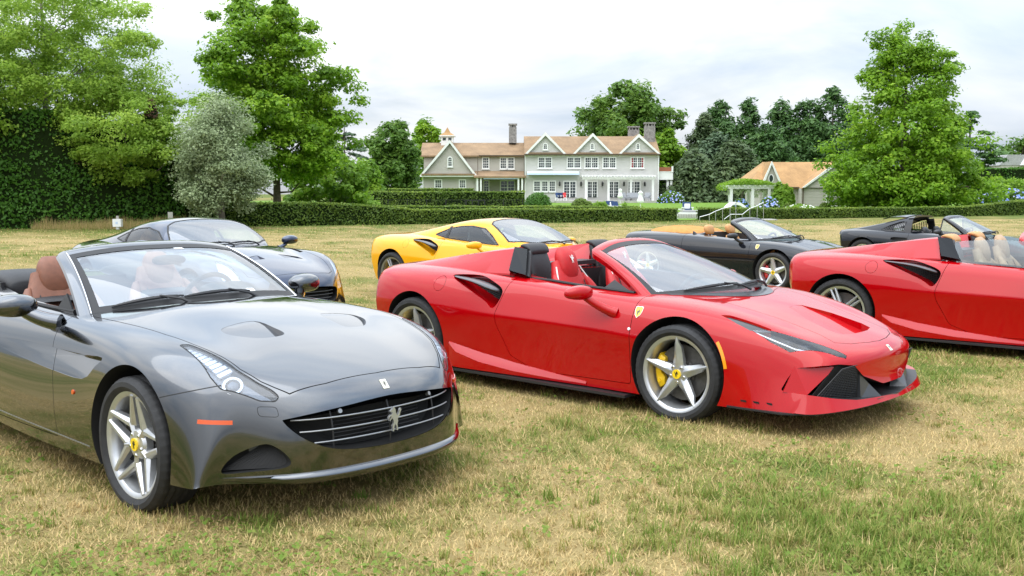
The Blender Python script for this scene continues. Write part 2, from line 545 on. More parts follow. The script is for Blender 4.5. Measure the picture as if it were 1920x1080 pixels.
M['lea_tan'] = pmat('tan leather', (0.52, 0.26, 0.09), 0.5, noise=0.1, bump=0.15, bscale=160)
M['lea_beige'] = pmat('beige leather', (0.43, 0.28, 0.165), 0.5, noise=0.1, bump=0.15, bscale=160)
M['lea_cream'] = pmat('grey leather', (0.30, 0.29, 0.28), 0.5, noise=0.1, bump=0.15, bscale=160)
M['canvas_tag'] = pmat('white sticker', (.75, .76, .76), .6); M['tag_green'] = pmat('green sticker', (.03, .45, .22), .6)
M['cover_tan'] = pmat('tan canvas cover', (.50, .235, .075), .9, spec=.12, noise=.12, nscale=12, bump=.3, bscale=60)
M['stitch'] = pmat('white piping', (0.75, 0.73, 0.70), 0.6)
M['mesh'] = pmat('black mesh', (0.012, 0.012, 0.013), 0.5)

# ---------------------------------------------------------------- car kit
# local frame of a car: x forward, y left, z up, origin on the ground under the middle of the front axle
class Body:
    def __init__(s, mid_x, guides, paint, nu=170, nv=101, rep_u=(), rep_v=()):
        rows = []
        for g in guides:
            mx = [p[0] for p in g['mid']]
            y = pchip(mx, [p[1] for p in g['mid']], mid_x); z = pchip(mx, [p[2] for p in g['mid']], mid_x)
            line = [tuple(p) for p in g['pre']] + list(zip(mid_x, y, z)) + [tuple(p) for p in g['post']]
            rows.append(line)
        G = np.array(rows)                                  # (guide, station, 3)
        gi = [k for k in range(len(guides)) for _ in range(2 if k in rep_v else 1)]
        G = G[gi]
        ui = [k for k in range(G.shape[1]) for _ in range(2 if k in rep_u else 1)]
        G = G[:, ui]
        left = G; right = G[1:].copy() * np.array([1, -1, 1])
        P = np.concatenate([right[::-1], left], 0).transpose(1, 0, 2)   # station, across, 3
        s.V = bs_surface(P, nu, nv)
        s.N = grid_normals(s.V)
        if s.N[nu // 2, nv // 2, 2] < 0: s.N = -s.N
        s.paint = paint
        s.mats = [paint, M['dark'], M['trim'], M['mesh']]
        s.mesh = s.solid(s.V)
        me = s.mesh
        tri = []
        for q in grid_faces(nu, nv): tri += [(q[0], q[1], q[2]), (q[0], q[2], q[3])]
        s.flatV = [Vector(p) for p in s.V.reshape(-1, 3)]; s.flatN = s.N.reshape(-1, 3); s.tri = tri
        s.bvh = BVHTree.FromPolygons(s.flatV, tri)
        s._inner = {}

    def solid(s, V):
        nu, nv = V.shape[:2]
        f = [tuple(q) for q in grid_faces(nu, nv)]
        for i in range(nu - 1):
            f.append((i * nv, (i + 1) * nv, (i + 1) * nv + nv - 1, i * nv + nv - 1))
        f.append(tuple(range(nv - 1, -1, -1)))
        f.append(tuple((nu - 1) * nv + j for j in range(nv)))
        me = mesh_from('body', V.reshape(-1, 3), f, s.mats)
        return recalc(me)

    def inner(s, d):
        if d not in s._inner:
            W = s.V - s.N * d
            W[:, :, 2] = np.maximum(W[:, :, 2], 0.10)
            me = s.solid(W)
            me.polygons.foreach_set('material_index', np.full(len(me.polygons), 1, dtype=np.int32))
            s._inner[d] = me
        return s._inner[d]

    def hit(s, o, d):
        r = s.bvh.ray_cast(Vector(o), Vector(d).normalized())
        if r[0] is None: return None, None
        return r[0], s.normal_at(r[0], r[2])

    def normal_at(s, p, ti):
        a, b, c = s.tri[ti]
        A, B, C = s.flatV[a], s.flatV[b], s.flatV[c]
        v0, v1, v2 = B - A, C - A, p - A
        d00, d01, d11, d20, d21 = v0.dot(v0), v0.dot(v1), v1.dot(v1), v2.dot(v0), v2.dot(v1)
        den = d00 * d11 - d01 * d01
        if abs(den) < 1e-14: return Vector(s.flatN[a])
        v = (d11 * d20 - d01 * d21) / den; w = (d00 * d21 - d01 * d20) / den
        n = s.flatN[a] * (1 - v - w) + s.flatN[b] * v + s.flatN[c] * w
        return Vector(n).normalized()

    def smooth(s, me, deg=30):
        """exact surface normals on the outer skin, sharp edges elsewhere"""
        sharp(me, deg)
        nl = len(me.loops)
        cn = np.zeros(nl * 3, dtype=np.float32); me.corner_normals.foreach_get('vector', cn); cn = cn.reshape(-1, 3)
        cache = {}
        for p in me.polygons:
            fn = p.normal
            for li in p.loop_indices:
                vi = me.loops[li].vertex_index
                if vi not in cache:
                    co, nn, ti, dist = s.bvh.find_nearest(me.vertices[vi].co)
                    cache[vi] = s.normal_at(co, ti) if dist is not None and dist < 0.0008 else None
                n = cache[vi]
                if n is not None and n.dot(fn) > 0.80:
                    cn[li] = n
        me.normals_split_custom_set([tuple(c) for c in cn])
        return me

    def outline(s, poly, axis, sign):
        """project a 2-D outline onto the skin -> list of (point, normal)"""
        out = []
        for a, b in poly:
            if axis == 'y': o, d = (a, 3 * sign, b), (0, -sign, 0)
            elif axis == 'z': o, d = (a, b, 3), (0, 0, -1)
            else: o, d = (4 * sign, a, b), (-sign, 0, 0)
            p, n = s.hit(o, d)
            if p is not None: out.append((p, n))
        return out

def ribbon(name, pts, w, mat, parent, lift=0.0015, closed=False, th=0.002):
    """thin raised strip that follows (point, normal) pairs on a skin"""
    pts = [q for q in pts if q[0] is not None]
    v = []; f = []
    n = len(pts)
    for i, (p, nm) in enumerate(pts):
        a = pts[(i - 1) % n if closed else max(i - 1, 0)][0]; b = pts[(i + 1) % n if closed else min(i + 1, n - 1)][0]
        d = (b - a).normalized(); r = d.cross(nm).normalized()
        v += [p - r * w / 2 - nm * th, p - r * w / 2 + nm * lift, p + r * w / 2 + nm * lift, p + r * w / 2 - nm * th]
    m = n if closed else n - 1
    for i in range(m):
        j = (i + 1) % n
        for k in range(4):
            f.append((4 * i + k, 4 * i + (k + 1) % 4, 4 * j + (k + 1) % 4, 4 * j + k))
    if not closed: f += [(3, 2, 1, 0), tuple(4 * (n - 1) + k for k in range(4))]
    me = mesh_from(name, v, f, [mat]); recalc(me); sharp(me, 40)
    return obj(name, me, parent)

def densify(pts, step=0.03, closed=False):
    P = [Vector(p) for p in pts]; out = []
    m = len(P) if closed else len(P) - 1
    for i in range(m):
        a, b = P[i], P[(i + 1) % len(P)]
        k = max(1, int((b - a).length / step))
        out += [tuple(a + (b - a) * (j / k)) for j in range(k)]
    if not closed: out.append(tuple(P[-1]))
    return out

def arch_cut(x, z, r, side, depth=0.46, yo=1.2, n=72, flat=1.0):
    """wheel-well cutter; side +1 left, -1 right"""
    pts = []
    for k in range(n):
        a = 2 * math.pi * k / n
        pts.append((x + r * math.cos(a), z + r * flat * math.sin(a)))
    lo, hi = sorted((side * (yo - 0.0), side * (yo - depth - 0.28)))
    return prism_mesh(pts, 'y', lo, hi, 1)

# -------- wheels
def tyre_mesh(R, rr, w, n=150):
    h = w / 2
    prof = [(rr - 0.004, -h * 0.80), (rr + 0.004, -h * 0.90), (rr + (R - rr) * 0.35, -h * 1.02), (rr + (R - rr) * 0.68, -h * 1.0), (R - 0.016, -h * 0.93), (R - 0.005, -h * 0.84)]
    ys = np.linspace(-h * 0.78, h * 0.78, 17)
    for k, y in enumerate(ys):
        g = 0.007 if k in (3, 6, 10, 13) else 0.0
        prof.append((R - g - 0.004 * (abs(y) / h) ** 3, y))
    prof += [(r, -y) for r, y in prof[:6][::-1]]
    v = []; m = len(prof)
    for i in range(n):
        a = 2 * math.pi * i / n
        for k, (r, y) in enumerate(prof):
            rr_ = r
            if i % 3 == 0 and (4 <= k <= 9 or m - 10 <= k <= m - 5): rr_ = r - 0.003
            t = a + (y / h) * 0.03
            v.append((rr_ * math.cos(t), y, rr_ * math.sin(t)))
    f = [(i * m + k, i * m + k + 1, ((i + 1) % n) * m + k + 1, ((i + 1) % n) * m + k) for i in range(n) for k in range(m - 1)]
    me = mesh_from('tyre', v, f, [M['rubber']]); recalc(me)
    return sharp(me, 35)

def spoke(r_list):
    """r_list of (r, ang_offset, half_width, y_ridge, y_edge, y_back) -> ring loft; outer face towards -y"""
    secs = []
    for r, ao, hw, yr, ye, yb in r_list:
        c, s_ = math.cos(ao), math.sin(ao)
        def P(t, y): return (r * c - t * s_, y, r * s_ + t * c)
        secs.append([P(-hw, yb), P(-hw, ye), P(-hw * 0.12, yr), P(hw * 0.12, yr), P(hw, ye), P(hw, yb)])
    return loft_closed(secs)

def rot_y(v, a):
    c, s_ = math.cos(a), math.sin(a)
    return [(p[0] * c - p[2] * s_, p[1], p[0] * s_ + p[2] * c) for p in v]

def rim_mesh(rr, w, style, mat, y_out):
    """rim with spokes, outer face towards -y; y_out = y of the outer lip"""
    mb = MB()
    lip = [(rr, y_out), (rr + 0.002, y_out + 0.010), (rr - 0.006, y_out + 0.03), (rr - 0.012, y_out + w * 0.9), (rr - 0.024, y_out + w * 0.9),
           (rr - 0.040, y_out + 0.06), (rr - 0.030, y_out + 0.026), (rr - 0.026, y_out + 0.012), (rr - 0.016, y_out + 0.004)]
    mb.add(*lathe(lip, 96))
    mb.add(*lathe([(0.030, y_out + 0.018), (0.068, y_out + 0.024), (0.078, y_out + 0.04), (0.078, y_out + 0.075), (0.02, y_out + 0.075), (0.02, y_out + 0.02)], 48))
    e = rr - 0.018
    if style == 'star5':
        for k in range(5):
            a = math.pi / 2 + k * 2 * math.pi / 5
            v, f = spoke([(0.045, 0, 0.040, y_out + 0.020, y_out + 0.034, y_out + 0.07), (0.085, 0, 0.040, y_out + 0.014, y_out + 0.034, y_out + 0.07),
                          (0.120, 0, 0.034, y_out + 0.008, y_out + 0.036, y_out + 0.065), (0.19, 0, 0.027, y_out + 0.000, y_out + 0.026, y_out + 0.05), (e - 0.03, 0, 0.015, y_out - 0.003, y_out + 0.012, y_out + 0.03), (e + 0.004, 0, 0.006, y_out - 0.001, y_out + 0.004, y_out + 0.02)])
            mb.add(rot_y(v, a), f)
    elif style == 'twin5':
        for k in range(5):
            a = math.radians(82) + k * 2 * math.pi / 5
            for sg in (-1, 1):
                tip = np.array([e, sg * 0.027]); val = np.array([0.105 * math.cos(math.radians(33)), sg * 0.105 * math.sin(math.radians(33))])
                secs = []
                for t in np.linspace(0, 1, 7):
                    c = val + (tip - val) * t
                    hw = 0.024 * (1 - t) + 0.0125 * t
                    yr = y_out + 0.020 * (1 - t) - 0.002 * t; ye = yr + 0.014 * (1 - t) + 0.006; yb = y_out + 0.07 - 0.035 * t
                    d = (tip - val) / np.linalg.norm(tip - val); nrm = np.array([-d[1], d[0]])
                    def Q(o, y): q = c + nrm * o; return (q[0], y, q[1])
                    secs.append([Q(-hw, yb), Q(-hw, ye), Q(-hw * 0.4, yr), Q(hw * 0.4, yr), Q(hw, ye), Q(hw, yb)])
                v, f = loft_closed(secs); mb.add(rot_y(v, a), f)
            # arms from the valleys to the hub
            v, f = spoke([(0.03, 0, 0.016, y_out + 0.02, y_out + 0.03, y_out + 0.07), (0.118, 0, 0.020, y_out + 0.016, y_out + 0.030, y_out + 0.07)])
            mb.add(rot_y(v, a + math.pi / 5), f)
    elif style == 'fat5':
        for k in range(5):
            a = math.pi / 2 + 0.1 + k * 2 * math.pi / 5
            v, f = spoke([(0.03, 0, 0.05, y_out + 0.012, y_out + 0.03, y_out + 0.07), (0.09, 0, 0.044, y_out + 0.006, y_out + 0.03, y_out + 0.07),
                          (0.15, 0, 0.036, y_out + 0.002, y_out + 0.028, y_out + 0.06), (e, 0, 0.028, y_out + 0.0, y_out + 0.012, y_out + 0.03)])
            mb.add(rot_y(v, a), f)
    elif style == 'pair5':
        for k in range(5):
            a = math.pi / 2 + 0.35 + k * 2 * math.pi / 5
            for sg in (-1, 1):
                v, f = spoke([(0.04, sg * 0.25, 0.018, y_out + 0.018, y_out + 0.03, y_out + 0.07), (0.12, sg * 0.16, 0.015, y_out + 0.010, y_out + 0.024, y_out + 0.06),
                              (e, sg * 0.10, 0.011, y_out + 0.0, y_out + 0.01, y_out + 0.03)])
                mb.add(rot_y(v, a), f)
    return mb.mesh('rim', mat, True, 28)

def horse_poly():
    """rearing horse silhouette in a unit box"""
    p = [(.60, 1.0), (.66, .93), (.74, .90), (.86, .84), (.84, .80), (.72, .81), (.69, .76), (.73, .70), (.84, .69), (.96, .63), (1.0, .56), (.94, .56), (.90, .61),
         (.80, .63), (.76, .61), (.88, .53), (.90, .46), (.84, .45), (.82, .50), (.70, .55), (.66, .50), (.60, .42), (.62, .32), (.70, .24), (.66, .14), (.70, .03), (.60, .0),
         (.58, .12), (.56, .22), (.50, .28), (.44, .26), (.38, .17), (.40, .05), (.30, .02), (.30, .15), (.34, .28), (.28, .38), (.30, .48), (.22, .56), (.14, .62),
         (.10, .74), (.02, .82), (.06, .90), (.14, .86), (.20, .72), (.30, .64), (.38, .66), (.44, .74), (.46, .86), (.52, .94)]
    return p

def decal_prism(poly, o, e1, e2, n, th=0.002):
    o, e1, e2, n = Vector(o), Vector(e1), Vector(e2), Vector(n)
    m = len(poly)
    v = [o + e1 * a + e2 * b for a, b in poly] + [o + e1 * a + e2 * b + n * th for a, b in poly]
    f = [tuple(range(m - 1, -1, -1)), tuple(range(m, 2 * m))] + [(i, (i + 1) % m, m + (i + 1) % m, m + i) for i in range(m)]
    return v, f

WHEELS = {}
def wheel(parent, x, y, z, R, rr, w, style, rim_mat, cal_mat, steer=0.0, key=None, cap=True, lugs=5):
    """wheel with sub-parts; side taken from the sign of y (meshes are built for the right side and turned for the left)"""
    side = 1 if y > 0 else -1
    root = empty('wheel', (x, y, z), steer + (math.pi if side > 0 else 0.0), parent)
    key = key or (R, rr, w, style, rim_mat.name, cal_mat.name)
    if key not in WHEELS:
        d = {}
        h = w / 2; yo = -h * 0.86
        d['tyre'] = tyre_mesh(R, rr, w)
        d['rim'] = rim_mesh(rr, w, style, rim_mat, yo)
        disc = MB(); disc.add(*lathe([(0.06, yo + 0.10), (rr * 0.72, yo + 0.10), (rr * 0.72, yo + 0.13), (0.06, yo + 0.13)], 64))
        disc.add(*lathe([(0.0601, yo + 0.085), (0.10, yo + 0.09), (0.10, yo + 0.0995), (0.0601, yo + 0.0995)], 32))
        for k in range(12):
            a = k * math.pi / 6; c, s_ = math.cos(a) * 0.088, math.sin(a) * 0.088
            disc.tube([(c, yo + 0.078, s_), (c, yo + 0.0895, s_)], 0.007, 6)
        d['brake_disc'] = disc.mesh('brake_disc', M['steel'], True)
        # caliper hugging the rear edge of the disc
        cal = MB(); secs = []
        for t in np.linspace(-0.62, 0.62, 13):
            a = math.pi - t; ro, ri = rr * 0.80, rr * 0.56 + 0.012 * math.cos(t * 9)
            k = 1.0 if abs(t) < 0.58 else 0.7
            c, s_ = math.cos(a), math.sin(a); y0 = yo + 0.066 + 0.006 * (1 - k); bul = 0.004 * math.cos(t * 14)
            secs.append([(ri * c, y0 - bul, ri * s_), ((ro - 0.02) * c, y0 - 0.004 - bul, (ro - 0.02) * s_), (ro * c, y0 + 0.012, ro * s_), (ro * c, yo + 0.16, ro * s_), (ri * c, yo + 0.16, ri * s_)])
        cal.add(*loft_closed(secs))
        for t in (-0.4, 0.4):
            a = math.pi - t; c, s_ = math.cos(a) * rr * 0.68, math.sin(a) * rr * 0.68
            cal.tube([(c, yo + 0.052, s_), (c, yo + 0.075, s_)], 0.014, 10)
        d['brake_caliper'] = cal.mesh('brake_caliper', cal_mat, True, 30)
        hubc = MB()
        ring = [(0.033 * math.cos(2 * math.pi * k / 28), 0.033 * math.sin(2 * math.pi * k / 28)) for k in range(28)]
        hubc.prism(ring, 'y', yo + 0.010, yo + 0.026)
        d['centre_cap'] = hubc.mesh('centre_cap', M['badge_y'], True)
        hs = MB(); v, f = decal_prism([((a - .5) * .034, (b - .5) * .042) for a, b in horse_poly()], (0, yo + 0.0095, 0), (1, 0, 0), (0, 0, 1), (0, -1, 0), 0.001); hs.add(v, f)
        d['horse_emblem'] = hs.mesh('horse_emblem', M['badge_k'])
        ln_ = MB().tube([(0, yo + 0.016, 0), (0, yo + 0.020, 0), (0, yo + 0.04, 0)], [0.007, 0.0105, 0.0115], 10).mesh('lug_nut', M['chrome'], True)
        d['lug_nut'] = ln_
        WHEELS[key] = d
    for nme, me in WHEELS[key].items():
        if nme != 'lug_nut':
            link(bpy.data.objects.new(nme, me), root); continue
        for k in range(lugs):
            a = math.pi / 2 + math.pi / 5 + k * 2 * math.pi / lugs
            o = bpy.data.objects.new(nme, me); o.location = (math.cos(a) * 0.056, 0, math.sin(a) * 0.056); link(o, root)
    return root

# -------- windscreen
class Screen:
    """glass surface W(s,t): s across -1..1, t from cowl 0 to header 1"""
    def __init__(s, base, head, bulge=0.03, pb=2.2, ph=2.2):
        s.b, s.h, s.bulge, s.pb, s.ph = base, head, bulge, pb, ph     # each: (xc, zc, xe, ye, ze)
    def __call__(s, a, t):
        def edge(e, p): xc, zc, xe, ye, ze = e; w = abs(a) ** p; return np.array([xc + (xe - xc) * w, ye * a, zc + (ze - zc) * w])
        P = edge(s.b, s.pb) * (1 - t) + edge(s.h, s.ph) * t
        k = 4 * t * (1 - t) * s.bulge
        return P + np.array([k * 0.55, 0, k * 0.8])
    def patch(s, a0, a1, t0, t1, na=28, nt=14):
        return np.array([[s(a, t) for a in np.linspace(a0, a1, na)] for t in np.linspace(t0, t1, nt)])

def windscreen(car, sc, frame_mat, ap=0.075, hd=0.10, t0=-0.04, border=0.035, th=0.045, seal=True):
    """frame, glass and printed border as parts of the car; returns glass part"""
    def up(V):
        N = grid_normals(V); return N if N[N.shape[0] // 2, N.shape[1] // 2, 2] > 0 else -N
    def flip(V): return V if grid_normals(V)[V.shape[0] // 2, V.shape[1] // 2, 2] > 0 else V[:, ::-1]
    # body-colour frame: pillars and header as one hoop
    secs = []
    path = [(-1 + ap / 2, t) for t in np.linspace(t0, 1 - hd * 0.9, 14)]
    corner = [(-1 + ap / 2 + 0.5 * hd * (1 - math.cos(q)), 1 - hd * 0.9 + 0.45 * hd * math.sin(q)) for q in np.linspace(0.2, math.pi / 2, 5)]
    head = [(a, 1 - hd * 0.45) for a in np.linspace(-1 + ap / 2 + 0.5 * hd + 0.04, 1 - ap / 2 - 0.5 * hd - 0.04, 23)]
    half = path + corner
    full = half + head + [(-a, t) for a, t in half[::-1]]
    pts = [Vector(sc(a, t)) for a, t in full]
    n = len(pts)
    for i in range(n):
        a, t = full[i]
        e = 0.01
        nrm = Vector(np.cross(sc(a + e, t) - sc(a - e, t), sc(a, t + e) - sc(a, t - e))).normalized()
        d = (pts[min(i + 1, n - 1)] - pts[max(i - 1, 0)]).normalized()
        r = d.cross(nrm).normalized()
        inhead = 1.0 if 14 + 4 <= i < n - 18 else 0.0
        W = (0.040 if not inhead else 0.048); T = th
        prof = [(-W, -T), (-W, -0.006), (-W * 0.7, 0.006), (0, 0.010), (W * 0.7, 0.007), (W, -0.003), (W, -T * 0.8), (0, -T - 0.006)]
        secs.append([pts[i] + r * u + nrm * h for u, h in prof])
    v, f = loft_closed(secs)
    me = mesh_from('windscreen_frame', v, f, [frame_mat]); recalc(me); sharp(me, 35)
    fr = obj('windscreen_frame', me, car)
    V = flip(sc.patch(-1 + ap * 0.5, 1 - ap * 0.5, 0.0, 1 - hd * 0.5, 30, 14))
    g = obj('windscreen', shell_mesh('windscreen', V, 0.004, [M['glass']]), car)
    # dark printed border just inside the frame
    mb = MB()
    def strip(V):
        V = flip(V); N = grid_normals(V); nu, nv = V.shape[:2]
        A = V + N * 0.0025; B_ = V - N * 0.0005 + N * 0.001
        mb.add(list(A.reshape(-1, 3)), [tuple(q) for q in grid_faces(nu, nv)])
    b = border
    strip(sc.patch(-1 + ap * 0.6, -1 + ap + b, 0, 1 - hd, 3, 14)); strip(sc.patch(1 - ap - b, 1 - ap * 0.6, 0, 1 - hd, 3, 14))
    strip(sc.patch(-1 + ap + b, 1 - ap - b, 0, b * 1.6, 26, 3)); strip(sc.patch(-1 + ap + b, 1 - ap - b, 1 - hd - b * 1.6, 1 - hd * 0.8, 26, 3))
    mb_me = mb.mesh('printed_border', M['seal'], True, fix=False)
    obj('printed_border', mb_me, g)
    return g, fr

def wiper(car, sc, s0, t0, s1, t1, lift=0.012):
    A, B = Vector(sc(s0, t0)), Vector(sc(s1, t1)); up = Vector((0.35, 0, 0.9)).normalized()
    w = empty('wiper', A, 0, car)
    mb = MB(); pts = []
    for k in range(9):
        q = k / 8; p = Vector(sc(s0 + (s1 - s0) * q, t0 + (t1 - t0) * q)) - A + up * (lift + 0.012 * math.sin(math.pi * q)); pts.append(p)
    mb.tube(pts, [0.006, 0.009, 0.011, 0.012, 0.012, 0.011, 0.010, 0.008, 0.005], 6)
    mb.build('wiper_blade', M['trim'], w, True)
    ar = MB(); mid = pts[5]
    st = Vector(sc(s0 + (s1 - s0) * 1.05, -0.03)) - A + up * 0.01
    ar.tube([st, st + (mid - st) * 0.35 + up * 0.02, mid + up * 0.012], [0.011, 0.009, 0.006], 6)
    ar.build('wiper_arm', M['trim'], w, True)
    return w

# -------- interior
def seat(car, x, y, z, mats, h=0.62, tilt=0.32, head='sport', emblem=None, wid=0.25):
    """bucket seat: cushion, backrest, bolsters, headrest. x = hip point"""
    main, side = mats
    s = empty('seat', (x, y, z), 0, car)
    blob('cushion', [(0.46, 0, 0.10), (0.40, 0, 0.12), (0.2, 0, 0.10), (0.0, 0, 0.07), (-0.08, 0, 0.08)], (0, 1, 0), (0, 0, 1), [(wid * .8, .04), (wid, .08), (wid, .085), (wid, .085), (wid * .9, .05)], main, s, 3)
    bk = []
    dx, dz = -math.sin(tilt), math.cos(tilt)
    for q in (0, .2, .45, .7, .9, 1.0):
        bk.append((dx * h * q, 0, 0.06 + dz * h * q))
    e2 = (dz, 0, -dx)
    if head == 'sport':
        ab = [(wid * .95, .06), (wid, .075), (wid, .07), (wid * .86, .06), (wid * .62, .052), (wid * .55, .045)]
    else:
        ab = [(wid * .95, .06), (wid, .075), (wid, .07), (wid * .95, .06), (wid * .86, .05), (wid * .7, .03)]
    blob('backrest', bk, (0, 1, 0), e2, ab, main, s, 3.2)
    for sg in (-1, 1):
        pts = [(dx * h * q + dz * .055 * f, sg * wid * wf, 0.06 + dz * h * q - dx * .055 * f) for q, wf, f in ((.0, .92, .9), (.2, .98, 1.2), (.45, 1.0, 1.2), (.68, .88, .8), (.82, .72, .3))]
        blob('bolster', pts, (0, 1, 0), e2, [(.03, .03), (.05, .055), (.05, .055), (.042, .042), (.02, .02)], side, s, 2.2, 14)
        pts = [(xx, sg * wid * .95, .13) for xx in (-.05, .12, .3, .44)]
        blob('cushion_bolster', pts, (0, 1, 0), (0, 0, 1), [(.03, .03), (.05, .05), (.05, .05), (.025, .02)], side, s, 2.2, 14)
    for sg in (-1, 1):                                       # seams of the centre panel
        pts = [(dx * h * q + dz * .078 * k, sg * wid * .52, 0.06 + dz * h * q - dx * .078 * k) for q, k in ((.08, .9), (.3, 1.0), (.55, .92), (.72, .8))]
        MB().tube(pts, .004, 5).build('seam', M['trim'], s, True)
    for q in (.28, .5):
        pts = [(dx * h * q + dz * .082 * (1 - .1 * a * a), a * wid * .52, 0.06 + dz * h * q - dx * .082) for a in (-1, -.5, 0, .5, 1)]
        MB().tube(pts, .0035, 5).build('seam', M['trim'], s, True)
    if head == 'sport':
        P = [(dx * h * q + dz * .03, 0, 0.06 + dz * h * q - dx * .03) for q in (.74, .84, .97, 1.1, 1.16)]
        blob('headrest', P, (0, 1, 0), e2, [(.07, .02), (.105, .05), (.11, .065), (.10, .055), (.06, .02)], main, s, 3.0)
    else:
        P = [(dx * h * q + dz * .01, 0, 0.06 + dz * h * q - dx * .01) for q in (1.06, 1.12, 1.24, 1.34, 1.38)]
        blob('headrest', P, (0, 1, 0), e2, [(.09, .03), (.125, .05), (.13, .055), (.12, .05), (.07, .02)], main, s, 3.0)
        pb = MB()
        for sg in (-1, 1):
            pb.tube([(dx * h * .92, sg * .05, .06 + dz * h * .92), (dx * h * 1.12, sg * .05, .06 + dz * h * 1.12)], 0.007, 6)
        pb.build('headrest_post', M['chrome'], s, True)
    if emblem:
        o = Vector((dx * h * .93 + dz * .098, 0, 0.06 + dz * h * .93 - dx * .098))
        hp = [((a - .5) * .05, b * .07) for a, b in horse_poly()]
        v, f = decal_prism(hp, o, (0, 1, 0), (dx, 0, dz), (dz, 0, -dx), 0.002)
        MB().add(v, f).build('horse_emblem', emblem, s)
    return s

def steering_wheel(car, x, y, z, mat, tilt=0.45, r=0.18):
    w = empty('steering_wheel', (x, y, z), 0, car)
    rim = MB()
    ax1 = Vector((0, 1, 0)); ax2 = Vector((math.sin(tilt), 0, math.cos(tilt))); nn = ax1.cross(ax2)
    pts = []
    for k in range(33):
        a = 2 * math.pi * k / 32
        rr = r * (1.0 if math.sin(a) > -0.75 else 0.93)
        pts.append(ax1 * (rr * math.cos(a)) + ax2 * (rr * math.sin(a)))
    rim.tube(pts, 0.017, 8)
    rim.build('steering_rim', mat, w, True, 60)
    hub = MB()
    hub.tube([-nn * 0.02, nn * 0.02], 0.06, 14)
    for a in (0.1, math.pi - 0.1, -math.pi / 2 + 0.2, -math.pi / 2 - 0.2):
        hub.bar((0, 0, 0), ax1 * (r * .97 * math.cos(a)) + ax2 * (r * .97 * math.sin(a)), 0.035, 0.018, up=nn)
    hub.build('steering_hub', M['trim'], w, True)
    return w

def mirror(car, side, base, head, mat, size=(0.075, 0.11), glass=True, stalk_r=(0.035, 0.022)):
    """door mirror: housing blob on a curved stalk. base on the door skin, head = centre of the housing"""
    b, h = Vector(base), Vector(head)
    m = empty('door_mirror', b, 0, car)
    d = h - b
    e1, e2 = (1, 0, 0), (0, 0, 1)
    sy = side
    L = size[1]
    path = [(d.x, d.y - sy * L * 1.0, d.z), (d.x + .01, d.y - sy * L * .85, d.z), (d.x + .012, d.y - sy * L * .3, d.z + .004), (d.x, d.y + sy * L * .4, d.z + .004), (d.x - .015, d.y + sy * L * .9, d.z), (d.x - .02, d.y + sy * L, d.z)]
    a = size[0]
    blob('mirror_housing', path, e1, e2, [(.02, .02), (a * .75, a * .60), (a, a * .82), (a * .98, a * .80), (a * .6, a * .5), (.015, .015)], mat, m, 2.6, 24, 6, 60)
    st = MB()
    p0 = Vector((0, 0, 0)); p2 = Vector((d.x, d.y - sy * L * .30, d.z - a * .2)); p1 = p0 * .45 + p2 * .55 + Vector((0.0, 0, -0.03))
    P = np.array([p0, p0 * .7 + p1 * .3, p1, p2]); q = bs_basis(4, 9) @ P
    st.tube([tuple(x) for x in q], list(np.linspace(stalk_r[0], stalk_r[1], 9)), 10)
    st.build('mirror_stalk', mat, m, True, 60)
    return m

def shield(car, body, x, z, side, w=0.058, h=0.085):
    """yellow shield badge with the rearing horse on the front wing"""
    p, n = body.hit((x, side * 3, z), (0, -side, 0))
    up = (Vector((0, 0, 1)) - n * n.z).normalized(); r = up.cross(n).normalized()
    out = [(-.5, .42), (-.3, .5), (0, .46), (.3, .5), (.5, .42), (.46, .05), (.34, -.25), (0, -.5), (-.34, -.25), (-.46, .05)]
    s = empty('shield_badge', p, 0, car)
    o = n * 0.002
    MB().add(*decal_prism([(a * w * 1.12, b * h * 1.08) for a, b in out], -n * .012, r, up, n, .0135)).build('badge_rim', M['chrome'], s)
    MB().add(*decal_prism([(a * w, b * h) for a, b in out], o - n * .001, r, up, n, .002)).build('badge_field', M['badge_y'], s)
    flip = -side
    MB().add(*decal_prism([((a - .5) * w * .62 * (-flip if False else 1), (b - .58) * h * .62) for a, b in horse_poly()], o + n * .001, r, up, n, .0012)).build('horse_emblem', M['badge_k'], s)
    return s

def skin_disc(body, x, z, side, r, axis='y', n=28):
    return [(x + r * math.cos(2 * math.pi * k / n), z + r * math.sin(2 * math.pi * k / n)) for k in range(n)]

def slant_cut(body, poly, depth, top=1.4, idx=0, lift=0.0):
    """recess cutter seen from above: outline in (x, y), depth(x, y) below the skin"""
    poly = densify(poly, 0.03, True)
    lo = []
    for x, y in poly:
        p, n = body.hit((x, y, 3), (0, 0, -1))
        lo.append((x, y, p.z - depth(x, y) + lift))
    m = len(poly)
    # inner ring for a smooth floor
    cx = sum(p[0] for p in poly) / m; cy = sum(p[1] for p in poly) / m
    rings = [lo]
    for k in (0.66, 0.33):
        r = []
        for x, y in poly:
            xx, yy = cx + (x - cx) * k, cy + (y - cy) * k
            p, n = body.hit((xx, yy, 3), (0, 0, -1)); r.append((xx, yy, p.z - depth(xx, yy)))
        rings.append(r)
    p, n = body.hit((cx, cy, 3), (0, 0, -1))
    v = [(x, y, top) for x, y in poly] + [q for r in rings for q in r] + [(cx, cy, p.z - depth(cx, cy))]
    f = [tuple(range(m))]
    for k in range(len(rings)):
        a, b = m * k, m * (k + 1)
        f += [(a + i, a + (i + 1) % m, b + (i + 1) % m, b + i) for i in range(m)]
    e = len(v) - 1; a = m * len(rings)
    f += [(a + i, a + (i + 1) % m, e) for i in range(m)]
    me = mesh_from('cutter', v, f); recalc(me)
    if idx: me.polygons.foreach_set('material_index', np.full(len(me.polygons), idx, dtype=np.int32))
    return me

